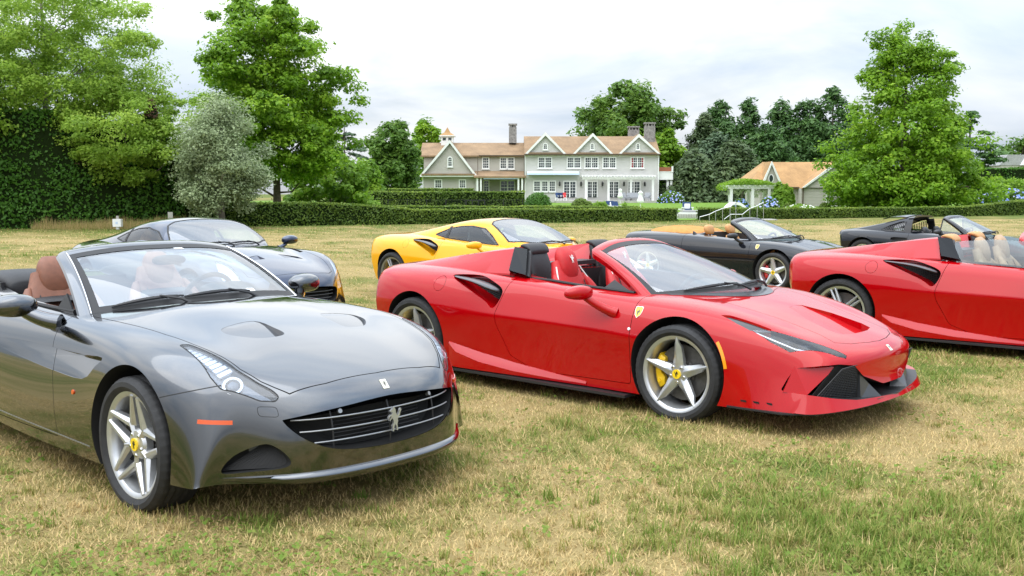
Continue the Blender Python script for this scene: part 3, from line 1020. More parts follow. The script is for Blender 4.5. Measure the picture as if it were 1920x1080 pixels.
def grille_net(name, quad, nx, ny, parent, mat, r=0.003, diag=True):
    """wire net over a bilinear patch a,b,c,d"""
    a, b, c, d = [Vector(q) for q in quad]
    def P(u, v): return (a * (1 - u) + b * u) * (1 - v) + (d * (1 - u) + c * u) * v
    mb = MB()
    for i in range(nx + 1):
        mb.tube([P(i / nx, 0), P(i / nx, .5), P(i / nx, 1)], r, 4)
    for j in range(ny + 1):
        mb.tube([P(0, j / ny), P(.5, j / ny), P(1, j / ny)], r, 4)
    return mb.build(name, mat, parent)

def slab(name, pts, th, mat, parent, direction=None):
    """flat plate from a loop of 3-D points, thickened"""
    P = [Vector(p) for p in pts]; m = len(P)
    n = Vector(direction) if direction else (P[1] - P[0]).cross(P[2] - P[0]).normalized()
    v = [p for p in P] + [p - n * th for p in P]
    f = [tuple(range(m)), tuple(range(2 * m - 1, m - 1, -1))] + [(i, (i + 1) % m, m + (i + 1) % m, m + i) for i in range(m)]
    return MB().add(v, f).build(name, mat, parent)

class CarBuild:
    """keeps the body mesh while panels are split from it"""
    def __init__(s, root, body):
        s.root, s.b, s.me = root, body, body.mesh
    def cut(s, cutters):
        s.me = boolean(s.me, [(c, 'DIFFERENCE') for c in cutters])
    def panel(s, name, poly, axis, lo, hi, depth=0.035, gap=0.0045, mat=None, keep=True):
        """split a skin panel off the body, leaving a real shut line"""
        full = prism_mesh(poly, axis, lo, hi, 1)
        part = boolean(s.me, [(prism_mesh(inset_poly(poly, gap), axis, lo, hi, 1), 'INTERSECT'), (s.b.inner(depth), 'DIFFERENCE')])
        cutter = boolean(full, [(s.b.inner(depth), 'DIFFERENCE')])
        cutter.polygons.foreach_set('material_index', np.full(len(cutter.polygons), 1, dtype=np.int32))
        s.me = boolean(s.me, [(cutter, 'DIFFERENCE')])
        if not keep or len(part.polygons) == 0: return None
        s.b.smooth(part); part.name = name
        if mat is not None: part.materials[0] = mat
        return obj(name, part, s.root)
    def recess(s, poly, axis, lo, hi, depth=0.06, idx=1):
        full = prism_mesh(poly, axis, lo, hi, idx)
        cutter = boolean(full, [(s.b.inner(depth), 'DIFFERENCE')])
        cutter.polygons.foreach_set('material_index', np.full(len(cutter.polygons), idx, dtype=np.int32))
        s.me = boolean(s.me, [(cutter, 'DIFFERENCE')])
    def lens(s, name, poly, axis, lo, hi, mat, th=0.006, parent=None, gap=0.002):
        part = boolean(s.b.mesh, [(prism_mesh(inset_poly(poly, gap), axis, lo, hi, 0), 'INTERSECT'), (s.b.inner(th), 'DIFFERENCE')])
        s.b.smooth(part); part.materials.clear(); part.materials.append(mat)
        part.polygons.foreach_set('material_index', np.zeros(len(part.polygons), dtype=np.int32))
        return obj(name, part, parent or s.root)
    def finish(s, name='body_shell'):
        s.b.smooth(s.me); s.me.name = name
        return obj(name, s.me, s.root)

def mir(poly): return [(x, -y) for x, y in poly][::-1]
def both(half):
    """half outline (x, y<=0 side listed front to back) mirrored to a closed loop"""
    return list(half) + [(x, -y) for x, y in half[::-1] if abs(y) > 1e-6]

# ---------------------------------------------------------------- terrain, lawn, house, planting
def ray_dir(px, py):
    a = (px - 960) / F_PX; b = (540 - py) / F_PX
    return np.array([a, math.cos(PITCH) + b * math.sin(PITCH), -math.sin(PITCH) + b * math.cos(PITCH)])
def at(px, py, D):
    """survey: the point of the place at distance D that was measured at (px, py)"""
    d = ray_dir(px, py); return np.array([d[0] / d[1] * D, D, CAM_H + d[2] / d[1] * D])
def X_(px, D): return at(px, 400, D)[0]
def Z_(py, D): return at(960, py, D)[2]

_lat = np.random.default_rng(11).random((256, 256))
def vnoise(x, y):
    x = np.asarray(x, float); y = np.asarray(y, float)
    xi = np.floor(x).astype(int); yi = np.floor(y).astype(int); fx = x - xi; fy = y - yi
    fx = fx * fx * (3 - 2 * fx); fy = fy * fy * (3 - 2 * fy)
    g = lambda i, j: _lat[i % 256, j % 256]
    return (g(xi, yi) * (1 - fx) + g(xi + 1, yi) * fx) * (1 - fy) + (g(xi, yi + 1) * (1 - fx) + g(xi + 1, yi + 1) * fx) * fy
def fbm(x, y, o=4):
    s = 0; a = .5; t = 0
    for k in range(o):
        s = s + a * vnoise(x * 2 ** k + 17.3 * k, y * 2 ** k + 5.1 * k); t += a; a *= .55
    return s / t
def terrain(y):
    y = np.asarray(y, float); t = np.clip((y - 72) / 35, 0, 1); return .5 * t * t * (3 - 2 * t)
HEDGE_A, HEDGE_B = (-14.4, 48.0), (36.7, 72.5)
def hedge_y(x): return np.interp(x, [-60, -14.4, 9.6, 36.7, 90], [34, 48.0, 57.6, 72.5, 100])
def greenness(x, y):
    """0 dry straw .. 1 living grass"""
    n = fbm(x * .8, y * .8, 4); m = fbm(x * 3.5 + 40, y * 3.5 + 9, 3); q = fbm(x * 13 + 7, y * 13 + 70, 2); b = fbm(x * .12 + 3, y * .30 + 30, 3)
    g = (n - .5) * 1.5 + (m - .5) * 1.3 + (q - .5) * .9 + (b - .5) * .8 + .38
    near = np.clip(1 - (hedge_y(x) - y) / 12.0, 0, 1)
    g = g + near * .75 + .35 * np.exp(-((x - 1.9) ** 2 / .6 + (y - 4.4) ** 2 / .25)) - .15 * np.clip((y - 12) / 20, 0, 1)
    return np.clip(g, 0, 1)

def attr_mat(name, stops, attr='var', rough=.8, trans=0.0, spec=.2, fine=None, bump=0.0):
    m, nt, b = new_mat(name); L = nt.links
    a = nt.nodes.new('ShaderNodeAttribute'); a.attribute_name = attr
    r = nt.nodes.new('ShaderNodeValToRGB'); el = r.color_ramp.elements
    while len(el) < len(stops): el.new(.5)
    for e, (p, c) in zip(el, stops): e.position = p; e.color = (*c, 1)
    fac = a.outputs['Fac']
    if fine:
        tc = nt.nodes.new('ShaderNodeTexCoord'); n = nt.nodes.new('ShaderNodeTexNoise'); n.inputs['Scale'].default_value = fine[0]; n.inputs['Detail'].default_value = 6; n.inputs['Roughness'].default_value = .7
        L.new(tc.outputs['Object'], n.inputs['Vector'])
        s = nt.nodes.new('ShaderNodeMath'); s.operation = 'MULTIPLY_ADD'; s.inputs[1].default_value = fine[1]; L.new(n.outputs['Fac'], s.inputs[0])
        ad = nt.nodes.new('ShaderNodeMath'); ad.operation = 'ADD'; ad.inputs[1].default_value = -fine[1] * .5; L.new(fac, ad.inputs[0]); L.new(ad.outputs[0], s.inputs[2]); fac = s.outputs[0]
        if bump:
            bp = nt.nodes.new('ShaderNodeBump'); bp.inputs['Strength'].default_value = bump; bp.inputs['Distance'].default_value = .04
            L.new(n.outputs['Fac'], bp.inputs['Height']); L.new(bp.outputs[0], b.inputs['Normal'])
    L.new(fac, r.inputs[0]); L.new(r.outputs['Color'], b.inputs['Base Color'])
    b.inputs['Roughness'].default_value = rough; b.inputs['Specular IOR Level'].default_value = spec
    if trans:
        out = nt.nodes['Material Output']; tr = nt.nodes.new('ShaderNodeBsdfTranslucent'); mx = nt.nodes.new('ShaderNodeMixShader'); mx.inputs[0].default_value = trans
        L.new(r.outputs['Color'], tr.inputs['Color']); L.new(b.outputs[0], mx.inputs[1]); L.new(tr.outputs[0], mx.inputs[2]); L.new(mx.outputs[0], out.inputs[0])
    return m

def set_attr(me, name, vals):
    a = me.attributes.new(name, 'FLOAT', 'POINT'); a.data.foreach_set('value', np.asarray(vals, dtype=np.float32).ravel())

M['field'] = attr_mat('dry mown grass ground', [(0, (.31, .235, .105)), (.45, (.20, .175, .06)), (1, (.09, .125, .025))], fine=(30, .8), bump=.6, rough=.95, spec=.1)  # soil tone darkened so the gaps between blades look shadowed
M['blade'] = attr_mat('grass blades', [(0, (.64, .48, .23)), (.35, (.46, .35, .15)), (.6, (.27, .275, .068)), (1, (.145, .23, .034))], rough=.7, trans=.3)
M['lawn'] = pmat('green lawn', (.125, .215, .032), .95, spec=.1, noise=.25, nscale=3.0, bump=.3, bscale=60)

# field: one sheet out to the horizon, finer near the camera
ys = np.concatenate([np.arange(-4, 16, .2), np.arange(16, 40, .5), np.arange(40, 120, 1.5), np.array([130, 160, 220, 320, 500, 900, 1600, 2600])])
tx = np.linspace(-1, 1, 181)
GX = np.array([np.sign(tx) * (np.abs(tx) ** 1.5) * (14 + max(y, 0) * 1.3) if y < 900 else tx * 2600 for y in ys]); GY = np.repeat(ys[:, None], 181, 1)
GZ = terrain(GY) + (fbm(GX * .8, GY * .8, 3) - .5) * .02 * (GY < 40)
gm = fast_mesh('ground', np.stack([GX, GY, GZ], -1).reshape(-1, 3), grid_faces(*GX.shape)[:, ::-1], [M['field']], True)
set_attr(gm, 'var', greenness(GX, GY))
tag(obj('ground', gm), kind='structure')

# lawn of the house, behind the low hedge
xs_ = np.linspace(-45, 80, 60); rows = []
for k in range(30):
    t = k / 29
    rows.append([(x, hedge_y(x) + .5 + t * (150 - hedge_y(x)), 0) for x in xs_])
LV = np.array(rows); LV[:, :, 2] = terrain(LV[:, :, 1]) + .03
tag(grid_obj('lawn', LV[:, ::-1] if grid_normals(LV)[5, 5, 2] < 0 else LV, mat=M['lawn']), kind='structure')

# ---- grass blades in the field
def blades(name, n, y0, y1, power, hmin, hmax, wmul, seed):
    r = np.random.default_rng(seed)
    y = y0 + (y1 - y0) * r.random(n) ** power
    x = (r.random(n) * 2 - 1) * (y * .66 + 1.4)
    g = greenness(x, y)
    keep = r.random(n) < .45 + .55 * np.clip(fbm(x * 3, y * 3, 3) * 1.6 - .2, 0, 1)
    x, y, g = x[keep], y[keep], g[keep]; n = len(x)
    tuft = np.clip((fbm(x * 1.7 + 11, y * 1.7, 3) - .52) * 5, 0, 1)
    h = (hmin + (hmax - hmin) * r.random(n)) * (.7 + .6 * g + .8 * tuft * g)
    lean = np.clip(r.normal(1.15 - .5 * g * tuft, .25, n), .2, 1.48); az = r.random(n) * 2 * np.pi
    w = (.0022 + .0022 * r.random(n)) * wmul
    zb = (fbm(x * .8, y * .8, 3) - .5) * .02
    dx, dy, dz = np.sin(lean) * np.cos(az), np.sin(lean) * np.sin(az), np.cos(lean)
    px, py = -np.sin(az), np.cos(az)
    B0 = np.stack([x - px * w, y - py * w, zb - .004], 1); B1 = np.stack([x + px * w, y + py * w, zb - .004], 1)
    T = np.stack([x + dx * h, y + dy * h, zb + dz * h + .004], 1)
    V = np.stack([B0, B1, T], 1).reshape(-1, 3)
    me = fast_mesh(name, V, np.arange(3 * n).reshape(-1, 3), [M['blade']])
    v = np.clip(.10 + g * .72 + r.normal(0, .30, n), 0, 1)
    set_attr(me, 'var', np.repeat(v, 3))
    o = obj(name, me); return o
def clover(n, seed):
    r = np.random.default_rng(seed); y = 3.6 + 10 * r.random(n) ** 1.6; x = (r.random(n) * 2 - 1) * y * .6
    k = fbm(x * 2.2 + 5, y * 2.2 + 60, 3) > .56; x, y = x[k], y[k]; n = len(x)
    c = np.stack([x, y, .012 + .02 * r.random(n)], 1)
    a = r.random(n) * 6.28; s = .006 + .008 * r.random(n)
    t1 = np.stack([np.cos(a), np.sin(a), r.normal(0, .4, n)], 1) * s[:, None]; t2 = np.stack([-np.sin(a), np.cos(a), r.normal(0, .4, n)], 1) * s[:, None]
    V = np.stack([c - t1, c - t2, c + t1, c + t2], 1).reshape(-1, 3)
    me = fast_mesh('clover', V, np.arange(4 * n).reshape(-1, 4), [M['blade']]); set_attr(me, 'var', np.repeat(np.clip(r.normal(.9, .1, n), 0, 1), 4)); return obj('clover', me)
tag(blades('grass_blades', 330000, 2.8, 9.5, 1.15, .018, .056, 1.1, 1), 'short dry straw and green grass blades of the near field', 'grass', kind='stuff')
tag(blades('grass_blades', 150000, 9.0, 26, 1.1, .03, .06, 2.0, 2), 'mown grass blades between and behind the parked cars', 'grass', kind='stuff')
tag(blades('grass_blades', 80000, 24, 60, 1.0, .04, .08, 5.0, 3), 'mown grass of the far field up to the hedge', 'grass', kind='stuff')
tag(clover(30000, 4), 'low clover leaves among the dry grass', 'clover', kind='stuff')

def tufts(n, per, seed):
    """taller tussocks, thickest in the near right corner"""
    r = np.random.default_rng(seed)
    y = 3.5 + 9.0 * r.random(n) ** 1.5; x = (r.random(n) * 2 - 1) * y * .6
    m = n // 3; x[:m] = r.normal(1.75, .55, m); y[:m] = r.normal(4.45, .38, m)
    tall = np.where(np.arange(n) < m, .075, .05) * (.6 + .8 * r.random(n)); tv = np.where(np.arange(n) < m, r.normal(.78, .15, n), r.normal(.5, .3, n))
    i = np.repeat(np.arange(n), per); k = len(i)
    bx = x[i] + r.normal(0, .022, k); by = y[i] + r.normal(0, .022, k); h = tall[i] * (.5 + .7 * r.random(k)); az = r.random(k) * 6.283; ln = np.clip(r.normal(.7, .3, k), .1, 1.3)
    w = .0018 + .0016 * r.random(k); px, py = -np.sin(az), np.cos(az); zb = np.full(k, -.006)
    d1 = np.stack([np.sin(ln * .5) * np.cos(az), np.sin(ln * .5) * np.sin(az), np.cos(ln * .5)], 1); d2 = np.stack([np.sin(ln * 1.35) * np.cos(az), np.sin(ln * 1.35) * np.sin(az), np.cos(ln * 1.35)], 1)
    P0 = np.stack([bx, by, zb], 1); S = np.stack([px * w, py * w, 0 * w], 1); P1 = P0 + d1 * (h * .55)[:, None]; P2 = P1 + d2 * (h * .5)[:, None]
    V = np.stack([P0 - S, P0 + S, P1 + S * .8, P1 - S * .8, P2], 1).reshape(-1, 3); b5 = np.arange(k) * 5
    F = np.concatenate([np.stack([b5, b5 + 1, b5 + 2], 1), np.stack([b5, b5 + 2, b5 + 3], 1), np.stack([b5 + 3, b5 + 2, b5 + 4], 1)])
    me = fast_mesh('grass_tussocks', V, F, [M['blade']]); set_attr(me, 'var', np.repeat(np.clip(tv[i] + r.normal(0, .16, k), 0, 1), 5)); return obj('grass_tussocks', me)
tag(tufts(1300, 22, 9), 'taller green tussocks of grass, thickest at the near right', 'grass', kind='stuff')

# ---- foliage
def leaf_quads(C, N, S, r, flat=.55, jit=.9):
    n = len(C)
    nn = N + r.normal(0, jit, (n, 3)); nn /= np.linalg.norm(nn, axis=1, keepdims=True) + 1e-9
    a = r.normal(0, 1, (n, 3)); t1 = np.cross(nn, a); t1 /= np.linalg.norm(t1, axis=1, keepdims=True) + 1e-9; t2 = np.cross(nn, t1)
    s = S[:, None]
    V = np.stack([C - t1 * s, C - t2 * s * flat + nn * s * .15, C + t1 * s, C + t2 * s * flat + nn * s * .15], 1)
    return V.reshape(-1, 3)

def foliage(name, C, N, S, var, mat, parent=None, r=None, flat=.55, jit=.9):
    r = r or RNG
    me = fast_mesh(name, leaf_quads(C, N, S, r, flat, jit), np.arange(4 * len(C)).reshape(-1, 4), [mat])
    set_attr(me, 'var', np.repeat(np.clip(var, 0, 1), 4))
    return obj(name, me, parent)

def leafmat(name, dark, mid, light, trans=.35):
    trans = min(.5, trans + .14)
    return attr_mat(name, [(0, dark), (.5, mid), (1, light)], rough=.55, trans=trans, spec=.35)
M['bark'] = pmat('bark', (.10, .075, .055), .9, noise=.35, nscale=8, bump=.8, bscale=25)
M['bark_grey'] = pmat('grey bark', (.16, .14, .12), .9, noise=.35, nscale=8, bump=.8, bscale=25)
M['lf_syc'] = leafmat('sycamore leaves', (.10, .21, .010), (.20, .37, .018), (.37, .54, .045))
M['lf_will'] = leafmat('pale small leaves', (.17, .29, .03), (.30, .46, .055), (.48, .62, .11))
M['lf_olive'] = leafmat('silver grey leaves', (.18, .24, .11), (.30, .375, .19), (.46, .53, .32), .2)
M['lf_hedge'] = leafmat('dark hedge leaves', (.04, .125, .010), (.075, .195, .018), (.14, .29, .035), .2)
M['lf_box'] = leafmat('clipped hedge leaves', (.075, .14, .018), (.13, .205, .028), (.29, .38, .05), .25)
M['lf_oak'] = leafmat('mid green leaves', (.065, .145, .018), (.12, .23, .03), (.22, .35, .05), .3)
M['lf_lime'] = leafmat('bright green leaves', (.11, .22, .018), (.20, .36, .028), (.33, .48, .05), .4)
M['lf_dark'] = leafmat('dark evergreen leaves', (.04, .10, .022), (.07, .155, .034), (.12, .22, .05), .15)
M['lf_fir'] = leafmat('blue green needles', (.05, .095, .042), (.09, .15, .07), (.16, .23, .12), .1)
M['lf_pine'] = leafmat('grey green needles', (.05, .085, .03), (.09, .14, .05), (.16, .21, .08), .15)
M['lf_rust'] = leafmat('rust brown leaves', (.07, .035, .018), (.11, .055, .03), (.16, .08, .04), .2)
M['hedge_core'] = pmat('hedge interior', (.012, .022, .006), .95, spec=.05)

def limb_mesh(base, tips, r0, height, lean=(0, 0), forks=()):
    """tapered trunk with limbs that reach towards the clumps"""
    mb = MB(); r = np.random.default_rng(int(abs(base[0] * 100)) + 5)
    top = Vector((lean[0], lean[1], height)); pts = []
    for k in range(8):
        t = k / 7; pts.append(Vector((lean[0] * t ** 1.3 + r.normal(0, .02) * height * .15 * t, lean[1] * t, height * t - .3 * (k == 0))))
    mb.tube(pts, [r0 * (1.35 if k == 0 else 1.0) * (1 - .82 * k / 7) for k in range(8)], 9)
    for q in tips:
        q = Vector(q); hz = math.hypot(q.x, q.y)
        s = max(.12, min(.85, (q.z - hz * .55) / height)); i = s * 7; a = pts[int(i)].lerp(pts[min(7, int(i) + 1)], i - int(i))
        d = q - a; m1 = a + d * .35 + Vector((0, 0, -.06 * d.length)) + Vector(r.normal(0, .05, 3)) * d.length; m2 = a + d * .7 + Vector(r.normal(0, .04, 3)) * d.length
        rr = max(.02, r0 * .34 * (1 - .6 * s))
        mb.tube([a, m1, m2, q], [rr, rr * .7, rr * .45, rr * .15], 6)
    return mb

def tree(name, label, px, base_py, top_py, D, prof, leaf, nclump, nleaf, size, seed, clump=(.9, .6), trunk_r=.22, bark='bark', group=None, crown_from=.12, conifer=False, category='tree', hollow=.35, off=None, low=None, lobes=.28):
    """prof: (height fraction, radius in metres) pairs of the crown outline"""
    r = np.random.default_rng(seed)
    x0 = X_(px, D); zb = float(terrain(D)); ht = Z_(top_py, D) - zb
    root = empty(name, (x0, D, zb)); tag(root, label, category, group)
    ph = [p[0] for p in prof]; pr = [p[1] for p in prof]
    hs = np.linspace(ph[0], ph[-1], 200); w = np.interp(hs, ph, pr); w = (w + .25 if conifer else w * (w + .3) + .05); w /= w.sum()
    h = r.choice(hs, nclump, p=w) + r.normal(0, .01, nclump)
    az = r.random(nclump) * 2 * np.pi
    ph0 = r.random(6) * 6.28
    lob = 1 + lobes * (np.sin(az * 3 + ph0[0] + h * 9) * .5 + np.sin(az * 5 + ph0[1] - h * 14) * .5) + r.normal(0, .07, nclump)
    fr = hollow + (1 - hollow) * r.random(nclump) ** .55
    rad = np.interp(h, ph, pr) * lob * fr
    C = np.stack([rad * np.cos(az), rad * np.sin(az), h * ht], 1)
    if off: C[:, 0] += np.interp(h, [o[0] for o in off], [o[1] for o in off])
    cs = clump[0] * (.6 + .8 * r.random(nclump)) * (np.clip(1.3 - h, .5, 1) if conifer else 1.0); ch = cs * clump[1]
    cv = r.normal(.45, .16, nclump)
    i = r.integers(0, nclump, nleaf)
    u = r.normal(0, 1, (nleaf, 3)); u /= np.linalg.norm(u, axis=1, keepdims=True)
    q = r.random(nleaf) ** .45 * np.where(r.random(nleaf) < .12, 1.0 + .5 * r.random(nleaf), 1.0)
    P = C[i] + u * q[:, None] * np.stack([cs[i], cs[i], ch[i]], 1)
    if conifer:
        out = np.hypot(P[:, 0], P[:, 1]); P[:, 2] -= .16 * out
    N = u * .7 + np.array([0, -.25, 1.0])
    S = size * (.45 + 1.0 * r.random(nleaf) ** 1.3)
    var = cv[i] + r.normal(0, .16, nleaf)
    foliage('crown', P, N, S, var, M[leaf], root, r, .42 if conifer else .6, .6)
    tips = C[r.choice(nclump, min(nclump, 26), replace=False)]
    mb = limb_mesh((x0, D), tips, trunk_r, ht * (.96 if conifer else .86))
    mb.build('trunk', M[bark], root, True, 60)
    return root

def hedge(name, label, path, height, width, leaf, dens, size, seed, rough=.05, round_top=False, group=None, cat='hedge'):
    """clipped hedge along a ground path [(x, y, height), ...]; leaves over a dark core"""
    r = np.random.default_rng(seed)
    P = np.array([(p[0], p[1]) for p in path]); Hs = np.array([p[2] if len(p) > 2 else height for p in path])
    o = P.mean(0); zb = float(terrain(o[1]))
    root = empty(name, (o[0], o[1], zb)); tag(root, label, cat, group)
    seg = np.linalg.norm(np.diff(P, axis=0), axis=1); cum = np.concatenate([[0], np.cumsum(seg)]); L = cum[-1]
    def pos(s): return np.stack([np.interp(s, cum, P[:, 0]), np.interp(s, cum, P[:, 1])], 1)
    def hh(s): return np.interp(s, cum, Hs)
    def tang(s): d = pos(np.minimum(s + .05, L)) - pos(np.maximum(s - .05, 0)); return d / np.linalg.norm(d, axis=1, keepdims=True)
    per = 2 * Hs.mean() + width; n = int(L * per * dens)
    s = r.random(n) * L; a = r.random(n) * per
    h_ = hh(s); t = tang(s); nr = np.stack([-t[:, 1], t[:, 0]], 1)
    f = a / per; hm = Hs.mean()
    side = np.where(a < hm, -1., np.where(a > hm + width, 1., 0.)); lat = np.where(side == 0, (a - hm) - width / 2, side * width / 2)
    z = np.where(side < 0, a / hm * h_, np.where(side > 0, (per - a) / hm * h_, h_))
    wob = (fbm(s * .9 + seed, z * 1.3 + lat, 3) - .5) * rough * 4
    lat = lat * (1 + .0) + side * wob; z = z + (side == 0) * wob * .8 + r.normal(0, rough * .4, n); lat = lat + r.normal(0, rough * .5, n)
    xy = pos(s) + nr * lat[:, None] - o
    C = np.stack([xy[:, 0], xy[:, 1], np.maximum(z, .02)], 1)
    N = np.stack([nr[:, 0] * side, nr[:, 1] * side, (side == 0) * 1.0 + .25], 1)
    var = .36 + .30 * (side == 0) + r.normal(0, .17, n) + (fbm(s * .5, z + seed, 2) - .5) * .6  # top leaves coloured lighter, painting in the light from above
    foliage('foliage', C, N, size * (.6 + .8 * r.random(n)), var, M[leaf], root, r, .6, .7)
    core = MB(); m = max(2, int(L / 1.0)); ss = np.linspace(.05, L - .05, m); pp = pos(ss) - o; tt = tang(ss); hw = width / 2 - .05
    secs = [[(pp[k, 0] + tt[k, 1] * hw, pp[k, 1] - tt[k, 0] * hw, -.05), (pp[k, 0] + tt[k, 1] * hw, pp[k, 1] - tt[k, 0] * hw, hh(ss)[k] - .06), (pp[k, 0] - tt[k, 1] * hw, pp[k, 1] + tt[k, 0] * hw, hh(ss)[k] - .06), (pp[k, 0] - tt[k, 1] * hw, pp[k, 1] + tt[k, 0] * hw, -.05)] for k in range(m)]
    core.add(*loft_closed(secs)); core.build('dark_core', M['hedge_core'], root)  # solid near-black filler, its colour stands in for the inner shade
    return root

def bush(name, label, px, py, D, w, h, leaf, n, size, seed, depth=None, flowers=None, cat='shrub', group=None, dome=2.2, lump=.12):
    """clipped or loose round shrub; px, py = foot of the shrub in the survey"""
    r = np.random.default_rng(seed)
    zb = float(terrain(D)); root = empty(name, (X_(px, D), D, zb)); tag(root, label, cat, group)
    u = r.normal(0, 1, (n, 3)); u[:, 2] = np.abs(u[:, 2]); u /= np.linalg.norm(u, axis=1, keepdims=True)
    k = 1 + (fbm(u[:, 0] * 3 + seed, u[:, 1] * 3 + u[:, 2] * 2, 3) - .5) * 2 * lump
    rr = (.86 + .16 * r.random(n)) * k
    dp = depth or w
    C = u * rr[:, None] * np.array([w / 2, dp / 2, h]); 
    foliage('foliage', C, u + np.array([0, 0, .3]), size * (.6 + .8 * r.random(n)), .42 + .25 * (u[:, 2] - .4) + r.normal(0, .16, n), M[leaf], root, r, .6, .6)  # leaf colour lightens upward, top light painted into it
    v = []; f = []; nu, nv = 8, 14
    for i in range(nu):
        e = math.pi / 2 * i / (nu - 1)
        for j in range(nv): a = 2 * math.pi * j / nv; v.append((w * .42 * math.cos(a) * math.cos(e), dp * .42 * math.sin(a) * math.cos(e), h * .84 * math.sin(e) - .02))
    f = [(i * nv + j, i * nv + (j + 1) % nv, (i + 1) * nv + (j + 1) % nv, (i + 1) * nv + j) for i in range(nu - 1) for j in range(nv)]
    MB().add(v, f).build('dark_core', M['hedge_core'], root)  # closed dark dome, painted as the shade behind the leaves
    if flowers:
        nf, fs, mats = flowers
        for mi, mt in enumerate(mats):
            m2 = nf // len(mats); w_ = r.normal(0, 1, (m2, 3)); w_[:, 2] = np.abs(w_[:, 2]); w_[:, 1] -= .6; w_ /= np.linalg.norm(w_, axis=1, keepdims=True)
            cc = w_ * np.array([w / 2, dp / 2, h]) * 1.0; fl = MB()
            for c in cc:
                e = fs * (.7 + .6 * r.random()); pts = [(c[0] + e * math.cos(a) * math.cos(b), c[1] + e * math.sin(a) * math.cos(b), c[2] + e * .8 * math.sin(b)) for b in (-.9, -.2, .5, 1.2) for a in np.linspace(0, 2 * math.pi, 7)[:-1]]
                fl.add(pts, [(i * 6 + j, i * 6 + (j + 1) % 6, (i + 1) * 6 + (j + 1) % 6, (i + 1) * 6 + j) for i in range(3) for j in range(6)] + [(18, 19, 20, 21, 22, 23)])
            fl.build('flower_heads', mt, root, True, 80)['kind'] = 'stuff'
    return root

# ---------------------------------------------------------------- planting: hedges
def gp(px, D): return (X_(px, D), D)
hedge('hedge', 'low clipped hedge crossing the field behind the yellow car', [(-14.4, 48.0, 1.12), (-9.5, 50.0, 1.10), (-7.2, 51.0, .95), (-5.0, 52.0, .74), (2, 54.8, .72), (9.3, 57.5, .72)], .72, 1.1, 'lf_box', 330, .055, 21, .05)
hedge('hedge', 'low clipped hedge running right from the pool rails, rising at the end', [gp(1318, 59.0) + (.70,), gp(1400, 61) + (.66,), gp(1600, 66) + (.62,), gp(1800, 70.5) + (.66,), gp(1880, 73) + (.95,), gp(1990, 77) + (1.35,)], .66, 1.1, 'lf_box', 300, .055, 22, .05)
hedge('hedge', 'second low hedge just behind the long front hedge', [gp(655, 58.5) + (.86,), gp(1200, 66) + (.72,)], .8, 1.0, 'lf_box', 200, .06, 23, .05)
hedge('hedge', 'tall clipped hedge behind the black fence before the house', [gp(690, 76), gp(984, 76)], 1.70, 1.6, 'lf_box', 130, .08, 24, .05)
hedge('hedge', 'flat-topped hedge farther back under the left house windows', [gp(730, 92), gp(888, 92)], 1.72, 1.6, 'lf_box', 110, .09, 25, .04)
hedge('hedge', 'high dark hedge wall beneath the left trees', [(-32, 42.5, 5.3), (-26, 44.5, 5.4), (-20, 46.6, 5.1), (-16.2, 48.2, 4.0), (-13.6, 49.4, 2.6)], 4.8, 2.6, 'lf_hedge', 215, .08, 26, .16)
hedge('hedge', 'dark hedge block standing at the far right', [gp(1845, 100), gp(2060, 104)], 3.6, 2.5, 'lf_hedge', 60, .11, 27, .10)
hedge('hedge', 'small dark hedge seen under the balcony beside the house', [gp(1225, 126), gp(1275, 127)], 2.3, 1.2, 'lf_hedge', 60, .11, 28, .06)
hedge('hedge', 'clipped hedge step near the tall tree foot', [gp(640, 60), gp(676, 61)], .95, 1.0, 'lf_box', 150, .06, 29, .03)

# ---------------------------------------------------------------- planting: trees
tree('sycamore_tree', 'tall full-leaved tree with visible trunk rising behind the silver bush', 520, 0, -25, 58, [(.20, 2.4), (.28, 3.6), (.38, 3.9), (.5, 3.8), (.62, 3.6), (.76, 3.0), (.9, 2.1), (1.0, .6)], 'lf_syc', 400, 80000, .118, 31, (.75, .55), .24, 'bark', hollow=.2, off=[(.15, 1.2), (.3, .5), (.5, -.2), (1, -.5)], lobes=.34)
tree('silver_bush', 'silver-grey rounded bush tree in front of the tall tree', 415, 0, 176, 45.0, [(.16, 1.0), (.25, 1.65), (.42, 1.75), (.6, 1.5), (.78, 1.05), (.92, .5), (1.0, .15)], 'lf_olive', 120, 50000, .06, 32, (.70, .72), .16, 'bark_grey', hollow=.35, lobes=.45, category='tree')
tree('birch_tree', 'spreading pale-leaved tree at the far left above the dark hedge', 95, 0, -150, 47.5, [(.26, 2.5), (.4, 5.0), (.55, 5.4), (.7, 4.6), (.85, 3.2), (1.0, 1.0)], 'lf_will', 420, 88000, .074, 33, (.75, .55), .2, 'bark_grey', hollow=.15, lobes=.4, off=[(.2, .5), (1, -.4)])
tree('birch_tree', 'lower pale-leaved tree with drooping boughs left of the silver bush', 240, 0, 118, 46.5, [(.30, 1.5), (.42, 3.0), (.6, 3.2), (.8, 2.2), (1.0, .5)], 'lf_will', 210, 50000, .072, 34, (.65, .5), .14, 'bark_grey', hollow=.2, lobes=.4)
tree('birch_tree', 'pale-leaved tree leaning out of the left edge of the picture', -60, 0, 20, 46, [(.26, 2.4), (.4, 3.8), (.6, 4.0), (.8, 3.0), (1.0, .8)], 'lf_will', 150, 24000, .10, 35, (.75, .55), .2, 'bark_grey', hollow=.2, lobes=.35)
bush('dead_branch_cluster', 'small clump of rust brown dead leaves in the left tree', 290, 200, 45.4, .62, .9, 'lf_rust', 420, .05, 36, cat='dead leaves').location.z = Z_(222, 45.4)
